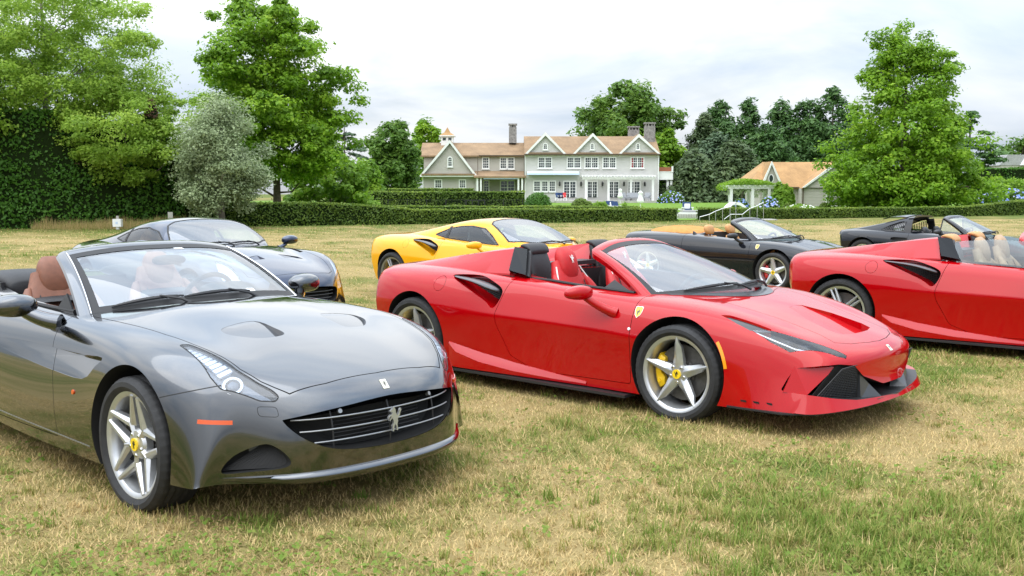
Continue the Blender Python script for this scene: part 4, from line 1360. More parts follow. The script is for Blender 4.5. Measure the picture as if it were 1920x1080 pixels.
bush('rusty_shrub', 'reddish shrub poking above the dark hedge', 178, 300, 46.0, 1.8, .8, 'lf_rust', 500, .055, 37).location.z = Z_(310, 46.0)
tree('sycamore_tree', 'broad bright green tree standing in the garden at the right', 1690, 0, 46, 84, [(.02, 4.8), (.08, 6.0), (.18, 6.2), (.32, 5.5), (.45, 4.5), (.58, 3.5), (.72, 3.9), (.84, 3.0), (.94, 1.8), (1.0, .5)], 'lf_syc', 520, 84000, .16, 38, (1.0, .6), .3, 'bark', hollow=.25, lobes=.30)
tree('oak_tree', 'round leafy tree rising behind the right chimneys', 1172, 0, 152, 138, [(.35, 3.5), (.5, 6.0), (.7, 6.3), (.85, 4.5), (1.0, 1.2)], 'lf_oak', 130, 15000, .34, 39, (1.5, .7), .35)
tree('lime_tree', 'bright green tree peeping over the house roof before the chimneys', 1180, 0, 236, 134, [(.4, 3.5), (.7, 4.8), (.9, 3.0), (1.0, .8)], 'lf_lime', 60, 7000, .32, 40, (1.3, .6), .25)
tree('oak_tree', 'green tree at the right end of the house beside the balcony', 1254, 0, 243, 132, [(.05, 1.6), (.3, 1.9), (.6, 2.0), (.85, 1.4), (1.0, .5)], 'lf_syc', 90, 11000, .28, 41, (.9, .7), .2)
tree('evergreen_tree', 'dense dark green tree left of the house', 738, 0, 220, 112, [(.04, 2.4), (.2, 2.7), (.5, 2.6), (.75, 2.3), (.92, 1.5), (1.0, .7)], 'lf_oak', 150, 17000, .24, 42, (.8, .8), .22)
tree('round_tree', 'rounded green tree behind the cupola', 804, 0, 230, 134, [(.3, 1.5), (.6, 2.1), (.85, 1.7), (1.0, .5)], 'lf_syc', 50, 6000, .30, 43, (.9, .7), .2)
tree('young_tree', 'yellowish small tree at the left of the dark evergreen', 685, 0, 300, 100, [(.02, 1.5), (.3, 1.7), (.7, 1.2), (1.0, .3)], 'lf_lime', 50, 5500, .22, 44, (.7, .8), .1)
tree('spreading_shrub', 'low bright shrub spreading under the tall tree', 620, 0, 268, 66, [(.02, 2.2), (.3, 2.6), (.6, 2.0), (.85, 1.2), (1.0, .4)], 'lf_lime', 110, 13000, .15, 45, (.6, .6), .1, category='shrub')
tree('cedar_tree', 'flat-branched grey green tree showing behind the tall tree', 648, 0, 230, 104, [(.2, 2.6), (.5, 2.6), (.8, 1.6), (1.0, .3)], 'lf_fir', 34, 6000, .20, 46, (1.3, .16), .18, conifer=True)
for k, (px, top, D, rb, leaf, lab) in enumerate([
        (1318, 218, 140, 3.6, 'lf_pine', 'thin grey green conifer at the left end of the conifer row'), (1345, 190, 142, 4.4, 'lf_dark', 'tall conifer with tufted crown, second in the row from the left'),
        (1340, 245, 128, 3.8, 'lf_fir', 'blue grey cedar standing forward in the conifer row'), (1400, 186, 144, 4.0, 'lf_dark', 'dark pointed conifer in the middle of the row'),
        (1432, 232, 130, 4.2, 'lf_dark', 'grey blue conifer low in the middle of the row'), (1462, 188, 140, 4.4, 'lf_dark', 'dark dense conifer left of the tallest pair'),
        (1512, 180, 138, 5.0, 'lf_dark', 'broad dark conifer above the pool house roof'), (1556, 163, 136, 5.2, 'lf_dark', 'tallest dark conifer beside the broad green tree'),
        (1375, 262, 124, 3.4, 'lf_pine', 'short drooping conifer in front of the row'), (1300, 282, 122, 3.0, 'lf_pine', 'short brownish conifer nearest the house')]):
    tree('conifer', lab, px, 0, top, D, [(.02, rb * 1.25), (.2, rb * 1.25), (.45, rb * 1.0), (.7, rb * .66), (.88, rb * .34), (1.0, .15)], leaf, 330, 13500, .33, 60 + k, (1.7, .7), .25, conifer=True, group='conifers behind the pool house', hollow=.3, lobes=.2)
tree('cedar_tree', 'layered dark cedar showing right of the broad green tree', 1812, 0, 205, 118, [(.03, 5.0), (.2, 5.2), (.45, 3.8), (.7, 2.3), (.9, .9), (1.0, .15)], 'lf_dark', 90, 11000, .26, 75, (1.2, .2), .25, conifer=True)
tree('oak_tree', 'distant round tree at the right edge', 1912, 0, 258, 175, [(.2, 4.5), (.5, 5.5), (.8, 4.0), (1.0, 1.0)], 'lf_oak', 60, 6000, .4, 76, (1.6, .7), .3)
tree('oak_tree', 'distant low tree below the cedar at the right', 1860, 0, 285, 165, [(.1, 4.0), (.5, 4.6), (.85, 3.0), (1.0, .8)], 'lf_dark', 50, 5000, .4, 77, (1.5, .7), .3)

# ---------------------------------------------------------------- shrubs and flowers
M['fl_blue'] = pmat('blue hydrangea', (.22, .30, .68), .8, noise=.25, nscale=6); M['fl_pale'] = pmat('pale hydrangea', (.50, .52, .78), .8, noise=.2, nscale=6); M['fl_white'] = pmat('white blossom', (.75, .76, .70), .8, noise=.1)
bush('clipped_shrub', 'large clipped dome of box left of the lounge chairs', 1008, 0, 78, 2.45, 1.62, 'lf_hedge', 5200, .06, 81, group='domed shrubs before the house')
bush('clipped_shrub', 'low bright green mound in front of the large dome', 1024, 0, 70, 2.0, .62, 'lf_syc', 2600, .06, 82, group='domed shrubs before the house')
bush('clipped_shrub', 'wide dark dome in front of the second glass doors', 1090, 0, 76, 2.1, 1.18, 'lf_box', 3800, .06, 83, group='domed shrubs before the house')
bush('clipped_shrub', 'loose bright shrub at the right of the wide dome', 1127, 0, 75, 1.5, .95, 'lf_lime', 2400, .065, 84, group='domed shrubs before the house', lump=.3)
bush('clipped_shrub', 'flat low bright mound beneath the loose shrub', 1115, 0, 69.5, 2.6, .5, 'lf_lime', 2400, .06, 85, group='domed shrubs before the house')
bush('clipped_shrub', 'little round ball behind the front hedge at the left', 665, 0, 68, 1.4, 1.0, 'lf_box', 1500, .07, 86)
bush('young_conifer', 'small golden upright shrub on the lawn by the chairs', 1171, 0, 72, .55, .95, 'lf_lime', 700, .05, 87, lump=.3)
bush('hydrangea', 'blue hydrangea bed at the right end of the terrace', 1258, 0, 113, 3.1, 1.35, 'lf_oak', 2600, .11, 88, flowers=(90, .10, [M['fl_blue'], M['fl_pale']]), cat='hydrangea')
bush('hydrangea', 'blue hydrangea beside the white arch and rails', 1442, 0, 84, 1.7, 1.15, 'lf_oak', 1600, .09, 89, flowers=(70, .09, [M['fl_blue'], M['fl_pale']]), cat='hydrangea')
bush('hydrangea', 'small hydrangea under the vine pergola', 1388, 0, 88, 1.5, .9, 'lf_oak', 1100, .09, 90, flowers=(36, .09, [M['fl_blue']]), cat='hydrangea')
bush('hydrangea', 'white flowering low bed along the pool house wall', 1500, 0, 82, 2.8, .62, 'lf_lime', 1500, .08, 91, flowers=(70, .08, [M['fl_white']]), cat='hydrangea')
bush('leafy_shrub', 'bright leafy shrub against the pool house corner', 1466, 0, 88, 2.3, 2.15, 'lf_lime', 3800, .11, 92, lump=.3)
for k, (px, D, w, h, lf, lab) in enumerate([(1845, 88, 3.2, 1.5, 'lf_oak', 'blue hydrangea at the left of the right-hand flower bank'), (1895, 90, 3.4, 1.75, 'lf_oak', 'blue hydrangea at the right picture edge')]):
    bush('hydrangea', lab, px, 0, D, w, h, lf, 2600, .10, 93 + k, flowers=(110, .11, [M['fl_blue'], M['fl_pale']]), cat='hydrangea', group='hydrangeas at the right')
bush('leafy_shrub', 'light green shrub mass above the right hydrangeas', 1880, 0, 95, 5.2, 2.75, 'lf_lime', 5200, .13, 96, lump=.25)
bush('leafy_shrub', 'light green shrub at the right edge above the hydrangeas', 1940, 0, 97, 4.6, 3.0, 'lf_lime', 3600, .13, 97, lump=.25)
for px, w, lab in ((1478, 1.1, 'small clipped ball left of the pool house flowers'), (1546, 1.1, 'small clipped ball right of the pool house flowers')):
    bush('clipped_shrub', lab, px, 0, 82.5, w, .72, 'lf_box', 1000, .06, int(px), group='clipped balls by the pool house')
# tall dry weeds at the foot of the dark hedge
def weeds():
    r = np.random.default_rng(5); n = 9000
    px = 60 + 290 * r.random(n); D = 46.0 - r.random(n) * 1.6
    x = (px - 960) / F_PX * D; h = (.1 + .55 * r.random(n) ** 2) * (.4 + fbm(x * .8, D, 3)); a = r.random(n) * 6.28; l = r.normal(0, .22, n)
    B0 = np.stack([x - .008, D, np.zeros(n)], 1); B1 = np.stack([x + .008, D, np.zeros(n)], 1); T = np.stack([x + np.cos(a) * l * h, D + np.sin(a) * l * h, h], 1)
    me = fast_mesh('dry_weeds', np.stack([B0, B1, T], 1).reshape(-1, 3), np.arange(3 * n).reshape(-1, 3), [M['blade']]); set_attr(me, 'var', np.repeat(np.clip(r.normal(.35, .22, n), 0, 1), 3)); return obj('dry_weeds', me)
tag(weeds(), 'tall dry weeds along the foot of the dark hedge', 'weeds', kind='stuff')

# ---------------------------------------------------------------- house
HD = 120.0
def siding(name, base, pitch=.14, dark=.80):
    """horizontal clapboards: thin shadow line under every board, a little weathering"""
    m, nt, b = new_mat(name); L = nt.links
    tc = nt.nodes.new('ShaderNodeTexCoord'); sp = nt.nodes.new('ShaderNodeSeparateXYZ'); L.new(tc.outputs['Object'], sp.inputs[0])
    d = nt.nodes.new('ShaderNodeMath'); d.operation = 'DIVIDE'; d.inputs[1].default_value = pitch; L.new(sp.outputs['Z'], d.inputs[0])
    fr = nt.nodes.new('ShaderNodeMath'); fr.operation = 'FRACT'; L.new(d.outputs[0], fr.inputs[0])
    bp = nt.nodes.new('ShaderNodeBump'); bp.inputs['Strength'].default_value = .9; bp.inputs['Distance'].default_value = .03; bp.invert = True; L.new(fr.outputs[0], bp.inputs['Height']); L.new(bp.outputs[0], b.inputs['Normal'])
    lt = nt.nodes.new('ShaderNodeMath'); lt.operation = 'LESS_THAN'; lt.inputs[1].default_value = .16; L.new(fr.outputs[0], lt.inputs[0])
    n = nt.nodes.new('ShaderNodeTexNoise'); n.inputs['Scale'].default_value = 1.2; n.inputs['Detail'].default_value = 6; L.new(tc.outputs['Object'], n.inputs['Vector'])
    mr = nt.nodes.new('ShaderNodeMapRange'); mr.inputs['To Min'].default_value = .9; mr.inputs['To Max'].default_value = 1.08; L.new(n.outputs['Fac'], mr.inputs['Value'])
    mx = nt.nodes.new('ShaderNodeMix'); mx.data_type = 'RGBA'; mx.inputs['A'].default_value = (*base, 1); mx.inputs['B'].default_value = (*[c * dark for c in base], 1); L.new(lt.outputs[0], mx.inputs['Factor'])
    vm = nt.nodes.new('ShaderNodeVectorMath'); vm.operation = 'SCALE'; L.new(mx.outputs['Result'], vm.inputs[0]); L.new(mr.outputs[0], vm.inputs['Scale']); L.new(vm.outputs[0], b.inputs['Base Color'])
    b.inputs['Roughness'].default_value = .75; return m
def shingles(name, c1, c2, scale=3.2):
    m, nt, b = new_mat(name); L = nt.links
    tc = nt.nodes.new('ShaderNodeTexCoord'); br = nt.nodes.new('ShaderNodeTexBrick'); br.inputs['Scale'].default_value = scale
    mp = nt.nodes.new('ShaderNodeMapping'); sp = nt.nodes.new('ShaderNodeSeparateXYZ'); cb = nt.nodes.new('ShaderNodeCombineXYZ'); ad = nt.nodes.new('ShaderNodeMath'); ad.operation = 'ADD'
    L.new(tc.outputs['Object'], sp.inputs[0]); L.new(sp.outputs['X'], ad.inputs[0]); L.new(sp.outputs['Y'], ad.inputs[1]); L.new(ad.outputs[0], cb.inputs['X']); L.new(sp.outputs['Z'], cb.inputs['Y']); L.new(cb.outputs[0], br.inputs['Vector'])
    br.inputs['Color1'].default_value = (*c1, 1); br.inputs['Color2'].default_value = (*c2, 1); br.inputs['Mortar'].default_value = (*[c * .45 for c in c1], 1)
    br.inputs['Mortar Size'].default_value = .012; br.inputs['Brick Width'].default_value = .45; br.inputs['Row Height'].default_value = .42; br.inputs['Bias'].default_value = 0
    n = nt.nodes.new('ShaderNodeTexNoise'); n.inputs['Scale'].default_value = .8; n.inputs['Detail'].default_value = 8; L.new(tc.outputs['Object'], n.inputs['Vector'])
    mr = nt.nodes.new('ShaderNodeMapRange'); mr.inputs['From Min'].default_value = .3; mr.inputs['From Max'].default_value = .7; mr.inputs['To Min'].default_value = .78; mr.inputs['To Max'].default_value = 1.15; L.new(n.outputs['Fac'], mr.inputs['Value'])
    vm = nt.nodes.new('ShaderNodeVectorMath'); vm.operation = 'SCALE'; L.new(br.outputs['Color'], vm.inputs[0]); L.new(mr.outputs[0], vm.inputs['Scale']); L.new(vm.outputs[0], b.inputs['Base Color'])
    b.inputs['Roughness'].default_value = .9; return m
M['side_light'] = siding('pale clapboard', (.56, .55, .52)); M['side_grey'] = siding('shade-toned clapboard', (.44, .42, .365))  # side_grey: the wing's shade put into a darker siding colour, shared by the outbuildings
M['roof'] = shingles('weathered cedar shingles', (.30, .195, .108), (.25, .165, .093)); M['roof_new'] = shingles('fresh cedar shingles', (.46, .27, .115), (.39, .23, .10), 3.6)
M['white'] = pmat('white painted trim', (.78, .78, .76), .5, noise=.04, nscale=2); M['gutter'] = pmat('bronze gutter', (.10, .07, .05), .5)
M['win_glass'] = pmat('window glass', (.035, .045, .05), .06, spec=.8, noise=.4, nscale=.6)
M['chimney'] = pmat('grey stone chimney', (.24, .225, .215), .9, noise=.35, nscale=5, bump=.8, bscale=9)
M['awning'] = pmat('blue awning', (.50, .60, .74), .8); M['curtain'] = pmat('red curtain', (.28, .03, .04), .9); M['stone_floor'] = pmat('terrace stone', (.42, .40, .37), .8, noise=.1, nscale=2)
M['lantern'] = pmat('dark lantern', (.04, .04, .04), .4, .5); M['wicker'] = pmat('wicker', (.30, .31, .33), .8, noise=.2, nscale=20); M['navy'] = pmat('navy cushion', (.02, .05, .14), .8); M['canvas'] = pmat('white canvas', (.80, .80, .78), .8)
M['rail'] = pmat('stainless rail', (.55, .57, .58), .25, .9); M['fence'] = pmat('black iron', (.012, .012, .013), .5); M['cedar_rail'] = pmat('cedar rail', (.30, .10, .05), .7)
house = empty('house', at(985, 380, HD)); HO = Vector(house.location); HO.z = .45; house.location = HO
tag(house, 'long pale two-storey clapboard house with brown shingle roof and three gables', 'house')
S_ = HD / F_PX
def hx(px): return X_(px, HD) - HO.x
def hz(py): return Z_(py, HD) - HO.z
def hbox(name, px0, px1, py_top, py_bot, y0, y1, mat, parent=None):
    return MB().box(hx(px0), hx(px1), y0, y1, hz(py_bot) if py_bot is not None else -.6, hz(py_top)).build(name, mat, parent or house)
# walls (front faces at y = 0 for the main block, set back for the wing)
hbox('wall', 985, 1232, 290, None, 0, 9, M['side_light'])
hbox('wall', 792, 985, 291, None, 2.4, 9.5, M['side_grey'])
hbox('wall', 793, 893, 327, None, .6, 2.4, M['side_grey'])
def roof_x(name, px0, px1, py_e, py_r, y0, y1, mat, over=.35, th=.18):
    """gable roof with its ridge along x"""
    ze, zr = hz(py_e), hz(py_r); ym = (y0 + y1) / 2
    mb = MB(); mb.prism([(y0 - over, ze - .05), (ym, zr), (y1 + over, ze - .05), (y1 + over, ze - .05 - th), (ym, zr - th), (y0 - over, ze - .05 - th)], 'x', hx(px0), hx(px1)); return mb.build(name, mat, house)
roof_x('roof', 983, 1236, 288, 251.5, 0, 9, M['roof']); roof_x('roof', 785, 986, 289.5, 263, 2.4, 9.5, M['roof'])
MB().prism([(0.02, hz(288) - .3), (4.5, hz(253)), (8.98, hz(288) - .3)], 'x', hx(1231) - .02, hx(1232) - .03).build('gable_end', M['side_light'], house)
MB().prism([(0.02, hz(288) - .3), (4.5, hz(253)), (8.98, hz(288) - .3)], 'x', hx(986), hx(987)).build('gable_end', M['side_light'], house)
MB().prism([(2.45, hz(291) - .2), (5.95, hz(264.5)), (9.4, hz(291) - .2)], 'x', hx(792), hx(793)).build('gable_end', M['side_grey'], house)
def gable(pxc, pxl, pxr, py_e, py_p, y0, depth, wall, label=None, th=.16):
    """cross gable facing the field: wall triangle, pitched roof, white rake boards"""
    xc, xl, xr, ze, zp = hx(pxc), hx(pxl), hx(pxr), hz(py_e), hz(py_p)
    g = empty('gable', (xc, y0, ze), 0, house)
    MB().prism([(xl - xc + .25, 0), (xr - xc - .25, 0), (0, zp - ze - .3)], 'y', 0, .2).build('gable_wall', wall, g)
    k = (zp - ze)
    MB().prism([(xl - xc, -.05), (0, k), (xr - xc, -.05), (xr - xc - .02, -.05 - th), (0, k - th), (xl - xc + .02, -.05 - th)], 'y', -.28, depth).build('gable_roof', M['roof'], g)
    w = .34
    rk = MB(); sl = (k + .05) / (xr - xc)
    rk.prism([(xl - xc - .02, -.07), (0, k + .01 - .02), (xr - xc + .02, -.07), (xr - xc - .30, -.07), (0, k - .02 - w * 1.15), (xl - xc + .30, -.07)], 'y', -.34, -.24); rk.build('rake_board', M['white'], g)
    return g
for c, l, r_, p in ((1022, 984, 1061, 248), (1110, 1073, 1148, 249.5), (1195.5, 1158, 1236, 251)):
    gable(c, l, r_, 288, p, -.12, 4.4, M['side_light'])
    hbox('skirt_roof', l + 3, r_ - 3, 286, 289.5, -.45, -.05, M['roof'])
gable(844, 787, 895, 329, 262, .35, 5.0, M['side_grey'])
hbox('skirt_roof', 791, 890, 325.5, 329, -.1, .45, M['roof']); hbox('frieze_board', 788, 894, 329, 331.5, -.02, .62, M['white'])
hbox('frieze_board', 985.5, 1232.5, 290.5, 293, -.06, -.002, M['white']); hbox('frieze_board', 894, 985, 291, 293, 2.34, 2.398, M['white'])
hbox('gutter', 983, 1237, 288.5, 290.4, -.52, -.38, M['gutter']); hbox('gutter', 897, 984, 289.5, 291, 1.9, 2.02, M['gutter'])
for px in (984.3, 1233.2): hbox('corner_board', px - 1, px + 1.2, 291, None, -.05, .1, M['white'])
for px in (792.6, 892.8): hbox('corner_board', px - 1, px + 1, 331, None, .55, .7, M['white'])
for px in (983, 896): hbox('downpipe', px - .6, px + .6, 292, None, -.10 if px > 950 else .3, .0 if px > 950 else .4, M['gutter'])
# porch of the wing
MB().prism([(-.6, hz(329) - .1), (2.5, hz(319.5)), (2.5, hz(319.5) - .2), (-.6, hz(329) - .3)], 'x', hx(889), hx(986)).build('porch_roof', M['roof'], house)
hbox('porch_beam', 893, 984, 330, 333, -.45, -.2, M['white']); hbox('awning', 907, 971, 333.3, 336, -.50, -.30, M['awning'])
for px in (895.5, 902, 972, 979): hbox('porch_column', px - 1.6, px + 1.6, 333, None, -.42, -.2, M['white'])
def pane_window(px0, px1, py0, py1, y, cols, rows, arch=False, curtain=False, leaves=1, door=False):
    """white casing, dark glass, glazing bars"""
    x0, x1, z0, z1 = hx(px0), hx(px1), hz(py1), hz(py0)
    w = empty('french_door' if door else 'window', ((x0 + x1) / 2, y, z0), 0, house)
    W, H_ = x1 - x0, z1 - z0; c = .13
    ht = H_ - (W / 2 if arch else 0)
    def outline(i):
        if not arch: return [(-W / 2 + i, i if not door else 0), (W / 2 - i, i if not door else 0), (W / 2 - i, H_ - i), (-W / 2 + i, H_ - i)]
        return [(-W / 2 + i, i), (W / 2 - i, i)] + [((W / 2 - i) * math.cos(a), ht + (W / 2 - i) * math.sin(a)) for a in np.linspace(0, math.pi, 11)]
    o, n_ = outline(0), outline(c); m = len(o)
    v = [(a, -.07, b) for a, b in o] + [(a, -.07, b) for a, b in n_] + [(a, .02, b) for a, b in o] + [(a, .02, b) for a, b in n_]
    f = []
    for k in range(m):
        j = (k + 1) % m; f += [(k, j, m + j, m + k), (2 * m + k, 3 * m + k, 3 * m + j, 2 * m + j), (k, 2 * m + k, 2 * m + j, j), (m + k, m + j, 3 * m + j, 3 * m + k)]
    MB().add(v, f).build('frame', M['white'], w)
    MB().prism(n_, 'y', -.025, -.015).build('glass', M['win_glass'], w)
    bars = MB(); b = .035
    for q in range(leaves):
        a0 = -W / 2 + c + (W - 2 * c) * q / leaves; a1 = -W / 2 + c + (W - 2 * c) * (q + 1) / leaves
        if q: bars.box(a0 - .07, a0 + .07, -.06, -.026, 0, H_ - c)
        for k in range(1, cols): x = a0 + (a1 - a0) * k / cols; bars.box(x - b / 2, x + b / 2, -.045, -.026, c, H_ - c)
    for k in range(1, rows): z = c + (H_ - 2 * c) * k / rows; bars.box(-W / 2 + c, W / 2 - c, -.044, -.0262, z - (b if k * 2 == rows else b / 2), z + (b if k * 2 == rows else b / 2))
    bars.build('glazing_bars', M['white'], w)
    if not door: MB().box(-W / 2 - .06, W / 2 + .06, -.13, -.072, -.07, .03).build('sill', M['white'], w)
    if curtain:
        for s in (-1, 1): MB().box(s * W * .36 - .12, s * W * .36 + .12, -.0262, -.0252, c, H_ - c).build('curtain', M['curtain'], w)
    return w
for a, b_ in ((1008, 1035), (1062, 1089), (1095, 1121.5), (1128.5, 1154.6), (1181, 1207)): pane_window(a, b_, 294, 316, -.01, 3, 4, leaves=2, curtain=a == 1181)
for a, b_ in ((1017, 1027), (1105, 1113.6), (1190, 1198.5)): pane_window(a, b_, 268, 281.5, -.13, 2, 3, True)
pane_window(999.6, 1014, 338.5, 360, -.01, 3, 4); pane_window(1014.6, 1028, 338.5, 360, -.01, 3, 4); pane_window(1028.6, 1042, 338.5, 360, -.01, 3, 4)
for a, b_ in ((1055.5, 1080.5), (1100, 1120.5), (1139.5, 1160.5), (1176, 1200.5)): pane_window(a, b_, 339, 370, -.01, 2, 5, leaves=2, door=True)
pane_window(903, 917, 293, 316, 2.39, 3, 4); pane_window(936.5, 950.5, 293, 316.5, 2.39, 3, 4); pane_window(951, 965, 293, 316.5, 2.39, 3, 4)
pane_window(814, 829, 336, 353.5, .59, 3, 4); pane_window(860, 874, 336, 353.5, .59, 3, 4); pane_window(839, 849, 293, 313, .34, 2, 4, True)
pane_window(905, 917, 337, 361, 2.39, 2, 4); pane_window(937, 966, 337, 366, 2.39, 2, 4, leaves=2, door=True)
# cupola
cp = empty('cupola', (hx(834), 5.9, hz(263)), 0, house)
MB().box(-.75, .75, -.75, .75, -.5, .75).build('cupola_box', M['white'], cp)
for s in (-1, 1): MB().box(s * .35 - .2, s * .35 + .2, -.765, -.752, .25, .6).build('cupola_window', M['win_glass'], cp)
MB().box(-.98, .98, -.98, .98, .752, .88).build('cupola_cornice', M['white'], cp)
v = [(-.95, -.95, .88), (.95, -.95, .88), (.95, .95, .88), (-.95, .95, .88), (-.38, -.38, 1.25), (.38, -.38, 1.25), (.38, .38, 1.25), (-.38, .38, 1.25), (0, 0, 1.95)]
MB().add(v, [(3, 2, 1, 0), (0, 1, 5, 4), (1, 2, 6, 5), (2, 3, 7, 6), (3, 0, 4, 7), (4, 5, 8), (5, 6, 8), (6, 7, 8), (7, 4, 8)]).build('cupola_roof', M['roof_new'], cp)
def chimney(px0, px1, top, bot, y):
    w = (px1 - px0) * S_; g = empty('chimney', (hx((px0 + px1) / 2), y, hz(bot)), 0, house); H_ = hz(top) - hz(bot)
    MB().box(-w / 2, w / 2, -.5, .5, 0, H_ - .45).build('stack', M['chimney'], g); MB().box(-w / 2 - .06, w / 2 + .06, -.56, .56, H_ - .18, H_).build('cap', M['chimney'], g)
    for a in (-w / 2 + .12, -w / 6, w / 6, w / 2 - .12):
        for b in (-.42, .42): MB().box(a - .07, a + .07, b - .08, b + .08, H_ - .45, H_ - .18).build('cap_pier', M['chimney'], g)
    MB().box(-w / 2 + .2, w / 2 - .2, -.3, .3, H_ - .46, H_ - .2).build('flue', M['lantern'], g)
chimney(954, 969, 226, 264, 5.6); chimney(1188, 1209, 230, 266, 6.5); chimney(1213.5, 1233, 226, 290, 3.4)
# awning, pergola, lanterns, balcony, terrace
MB().prism([(-.05, hz(322.5)), (-.9, hz(324.5)), (-.95, hz(328)), (-.85, hz(328)), (-.8, hz(326)), (-.05, hz(325))], 'x', hx(988), hx(1085)).build('awning', M['awning'], house)
hbox('awning_cassette', 988, 1085, 321.5, 324, -.35, -.02, M['white'])
pg = empty('pergola', (hx(1156), -1.3, hz(337)), 0, house); gx = hx(1156)
for px in (1097, 1138.5, 1180, 1220.5): MB().box(hx(px) - gx - .14, hx(px) - gx + .14, -.15, .13, -2.9, -.01).build('pergola_column', M['white'], pg)
MB().box(hx(1090) - gx, hx(1224) - gx, -.16, .14, .0, .25).build('pergola_beam', M['white'], pg)
for k in range(24): x = hx(1090) - gx + (hx(1224) - hx(1090)) * k / 23; MB().box(x - .05, x + .05, -.8, 1.25, .252, .45).build('pergola_rafter', M['white'], pg)
for k in range(3): MB().box(hx(1088.5) - gx, hx(1224) - gx, -.6 + .6 * k, -.55 + .6 * k, .452, .52).build('pergola_batten', M['white'], pg)
for px in (1049, 1089, 1129, 1169, 1207.7):
    l = MB(); x = hx(px); z = hz(349); l.box(x - .10, x + .10, -.32, -.10, z, z + .38); l.add([(x - .14, -.36, z + .38), (x + .14, -.36, z + .38), (x + .14, -.06, z + .38), (x - .14, -.06, z + .38), (x, -.2, z + .6)], [(3, 2, 1, 0), (0, 1, 4), (1, 2, 4), (2, 3, 4), (3, 0, 4)]); l.box(x - .02, x + .02, -.12, .0, z + .3, z + .36); l.build('wall_lantern', M['lantern'], house)
bal = empty('balcony', (hx(1247), 2.0, hz(337)), 0, house); W = (1262 - 1232.5) * S_ / 2
MB().box(-W + .02, W, -1.6, 1.6, 0, .9).build('balcony_deck', M['white'], bal); MB().box(-W + .02, W + .05, -1.65, 1.65, .9, .99).build('balcony_cornice', M['white'], bal)
MB().box(-W + .2, W - .2, -1.55, -1.5, 1.02, 1.5).build('balcony_rail', M['cedar_rail'], bal)
for x in (-W + .1, W - .08): MB().box(x - .1, x + .1, -1.62, -1.42, .992, 1.62).build('balcony_post', M['white'], bal)
for x in (W - .6, W - .18): MB().box(x - .13, x + .13, -1.5, -1.24, -3.4, -.002).build('balcony_column', M['white'], bal)
tag(MB().box(HO.x + hx(1040), HO.x + hx(1246), HD - 4.2, HD - .02, .2, Z_(376.5, HD - 4)).build('terrace', M['stone_floor']), kind='structure')
TZ = Z_(376.5, HD - 4)
# terrace furniture
def lounge_chair(label, x, y, z, mat, cushion, rz=0, w=.75, group=None, pillow=None):
    c = empty('lounge_chair', (x, y, z), rz); tag(c, label, 'chair', group)
    for sx in (-1, 1):
        for sy in (-1, 1): MB().box(sx * w / 2 - .03, sx * w / 2 + .03, sy * .33 - .03, sy * .33 + .03, 0, .36).build('leg', mat, c)
        MB().box(sx * w / 2 - .05, sx * w / 2 + .05, -.36, .36, .55, .61).build('armrest', mat, c)
        MB().box(sx * w / 2 - .025, sx * w / 2 + .025, -.35, -.29, .361, .549).build('arm_post', mat, c)
    MB().box(-w / 2 + .031, w / 2 - .031, -.36, .36, .28, .36).build('seat_frame', mat, c)
    MB().prism(round_poly([(-.36, .361), (.30, .361), (.30, .48), (-.36, .48)], .03), 'x', -w / 2 + .06, w / 2 - .06).build('seat_cushion', cushion, c)
    MB().prism([(.24, .485), (.36, .485), (.50, .95), (.40, .95)], 'x', -w / 2 + .02, w / 2 - .02).build('backrest', cushion, c)
    if pillow: MB().prism(round_poly([(-.2, .0), (.2, 0), (.2, .36), (-.2, .36)], .1), 'y', .10, .2).build('pillow', pillow, c).location = (0, 0, .5)
    return c
def umbrella(label, px, py_top, py_bot, D):
    z0 = float(terrain(D)) + .03; ht = Z_(py_top, D) - z0; u = empty('folded_umbrella', (X_(px, D), D, z0)); tag(u, label, 'umbrella', 'folded white umbrellas')
    MB().tube([(0, 0, 0), (0, 0, ht)], .03, 8).build('pole', M['white'], u, True)
    secs = []
    for z, r in ((ht * .38, .16), (ht * .45, .26), (ht * .55, .22), (ht * .7, .15), (ht * .85, .12), (ht * .86, .17), (ht * .93, .15), (ht * .99, .05)):
        secs.append([(r * (1 + .18 * math.cos(8 * a)) * math.cos(a), r * (1 + .18 * math.cos(8 * a)) * math.sin(a), z) for a in np.linspace(0, 2 * math.pi, 33)[:-1]])
    MB().add(*loft_closed(secs)).build('canopy', M['canvas'], u, True, 50)
    MB().box(-.22, .22, -.22, .22, 0, .08).build('base', M['stone_floor'], u)
umbrella('folded white umbrella in front of the pergola, left of the two', 1162.5, 353.5, 381, 104); umbrella('folded white umbrella on the lawn, right of the two', 1200.5, 357.5, 393, 84)
for px, lab in ((1171, 'wicker armchair under the pergola at the left'), (1212, 'wicker armchair under the pergola at the right')): lounge_chair(lab, X_(px, 117.4), 117.4, TZ + .002, M['wicker'], M['wicker'], .5 if px < 1190 else -.5, group='wicker seats under the pergola')
lounge_chair('wide wicker sofa under the pergola', X_(1190, 118), 118, TZ + .002, M['wicker'], M['wicker'], 0, 1.9, 'wicker seats under the pergola')
for px, cu, lab in ((1046, M['navy'], 'white terrace chair with navy cushion, left of three'), (1051, M['navy'], 'white terrace chair with navy cushion, middle of three'), (1057, M['lea_red'], 'white terrace chair with red cushion')): lounge_chair(lab, X_(px, 117), 117, TZ + .002, M['white'], cu, 0, .6, 'white chairs on the terrace')
lounge_chair('blue sun chair on the lawn behind the hedge, left one', X_(1150, 78), 78, float(terrain(78)) + .03, M['white'], M['navy'], .6, .75, 'blue chairs on the lawn', M['canvas']); lounge_chair('blue sun chair on the lawn behind the hedge, right one', X_(1160, 76), 76, float(terrain(76)) + .03, M['white'], M['navy'], .8, .75, 'blue chairs on the lawn')
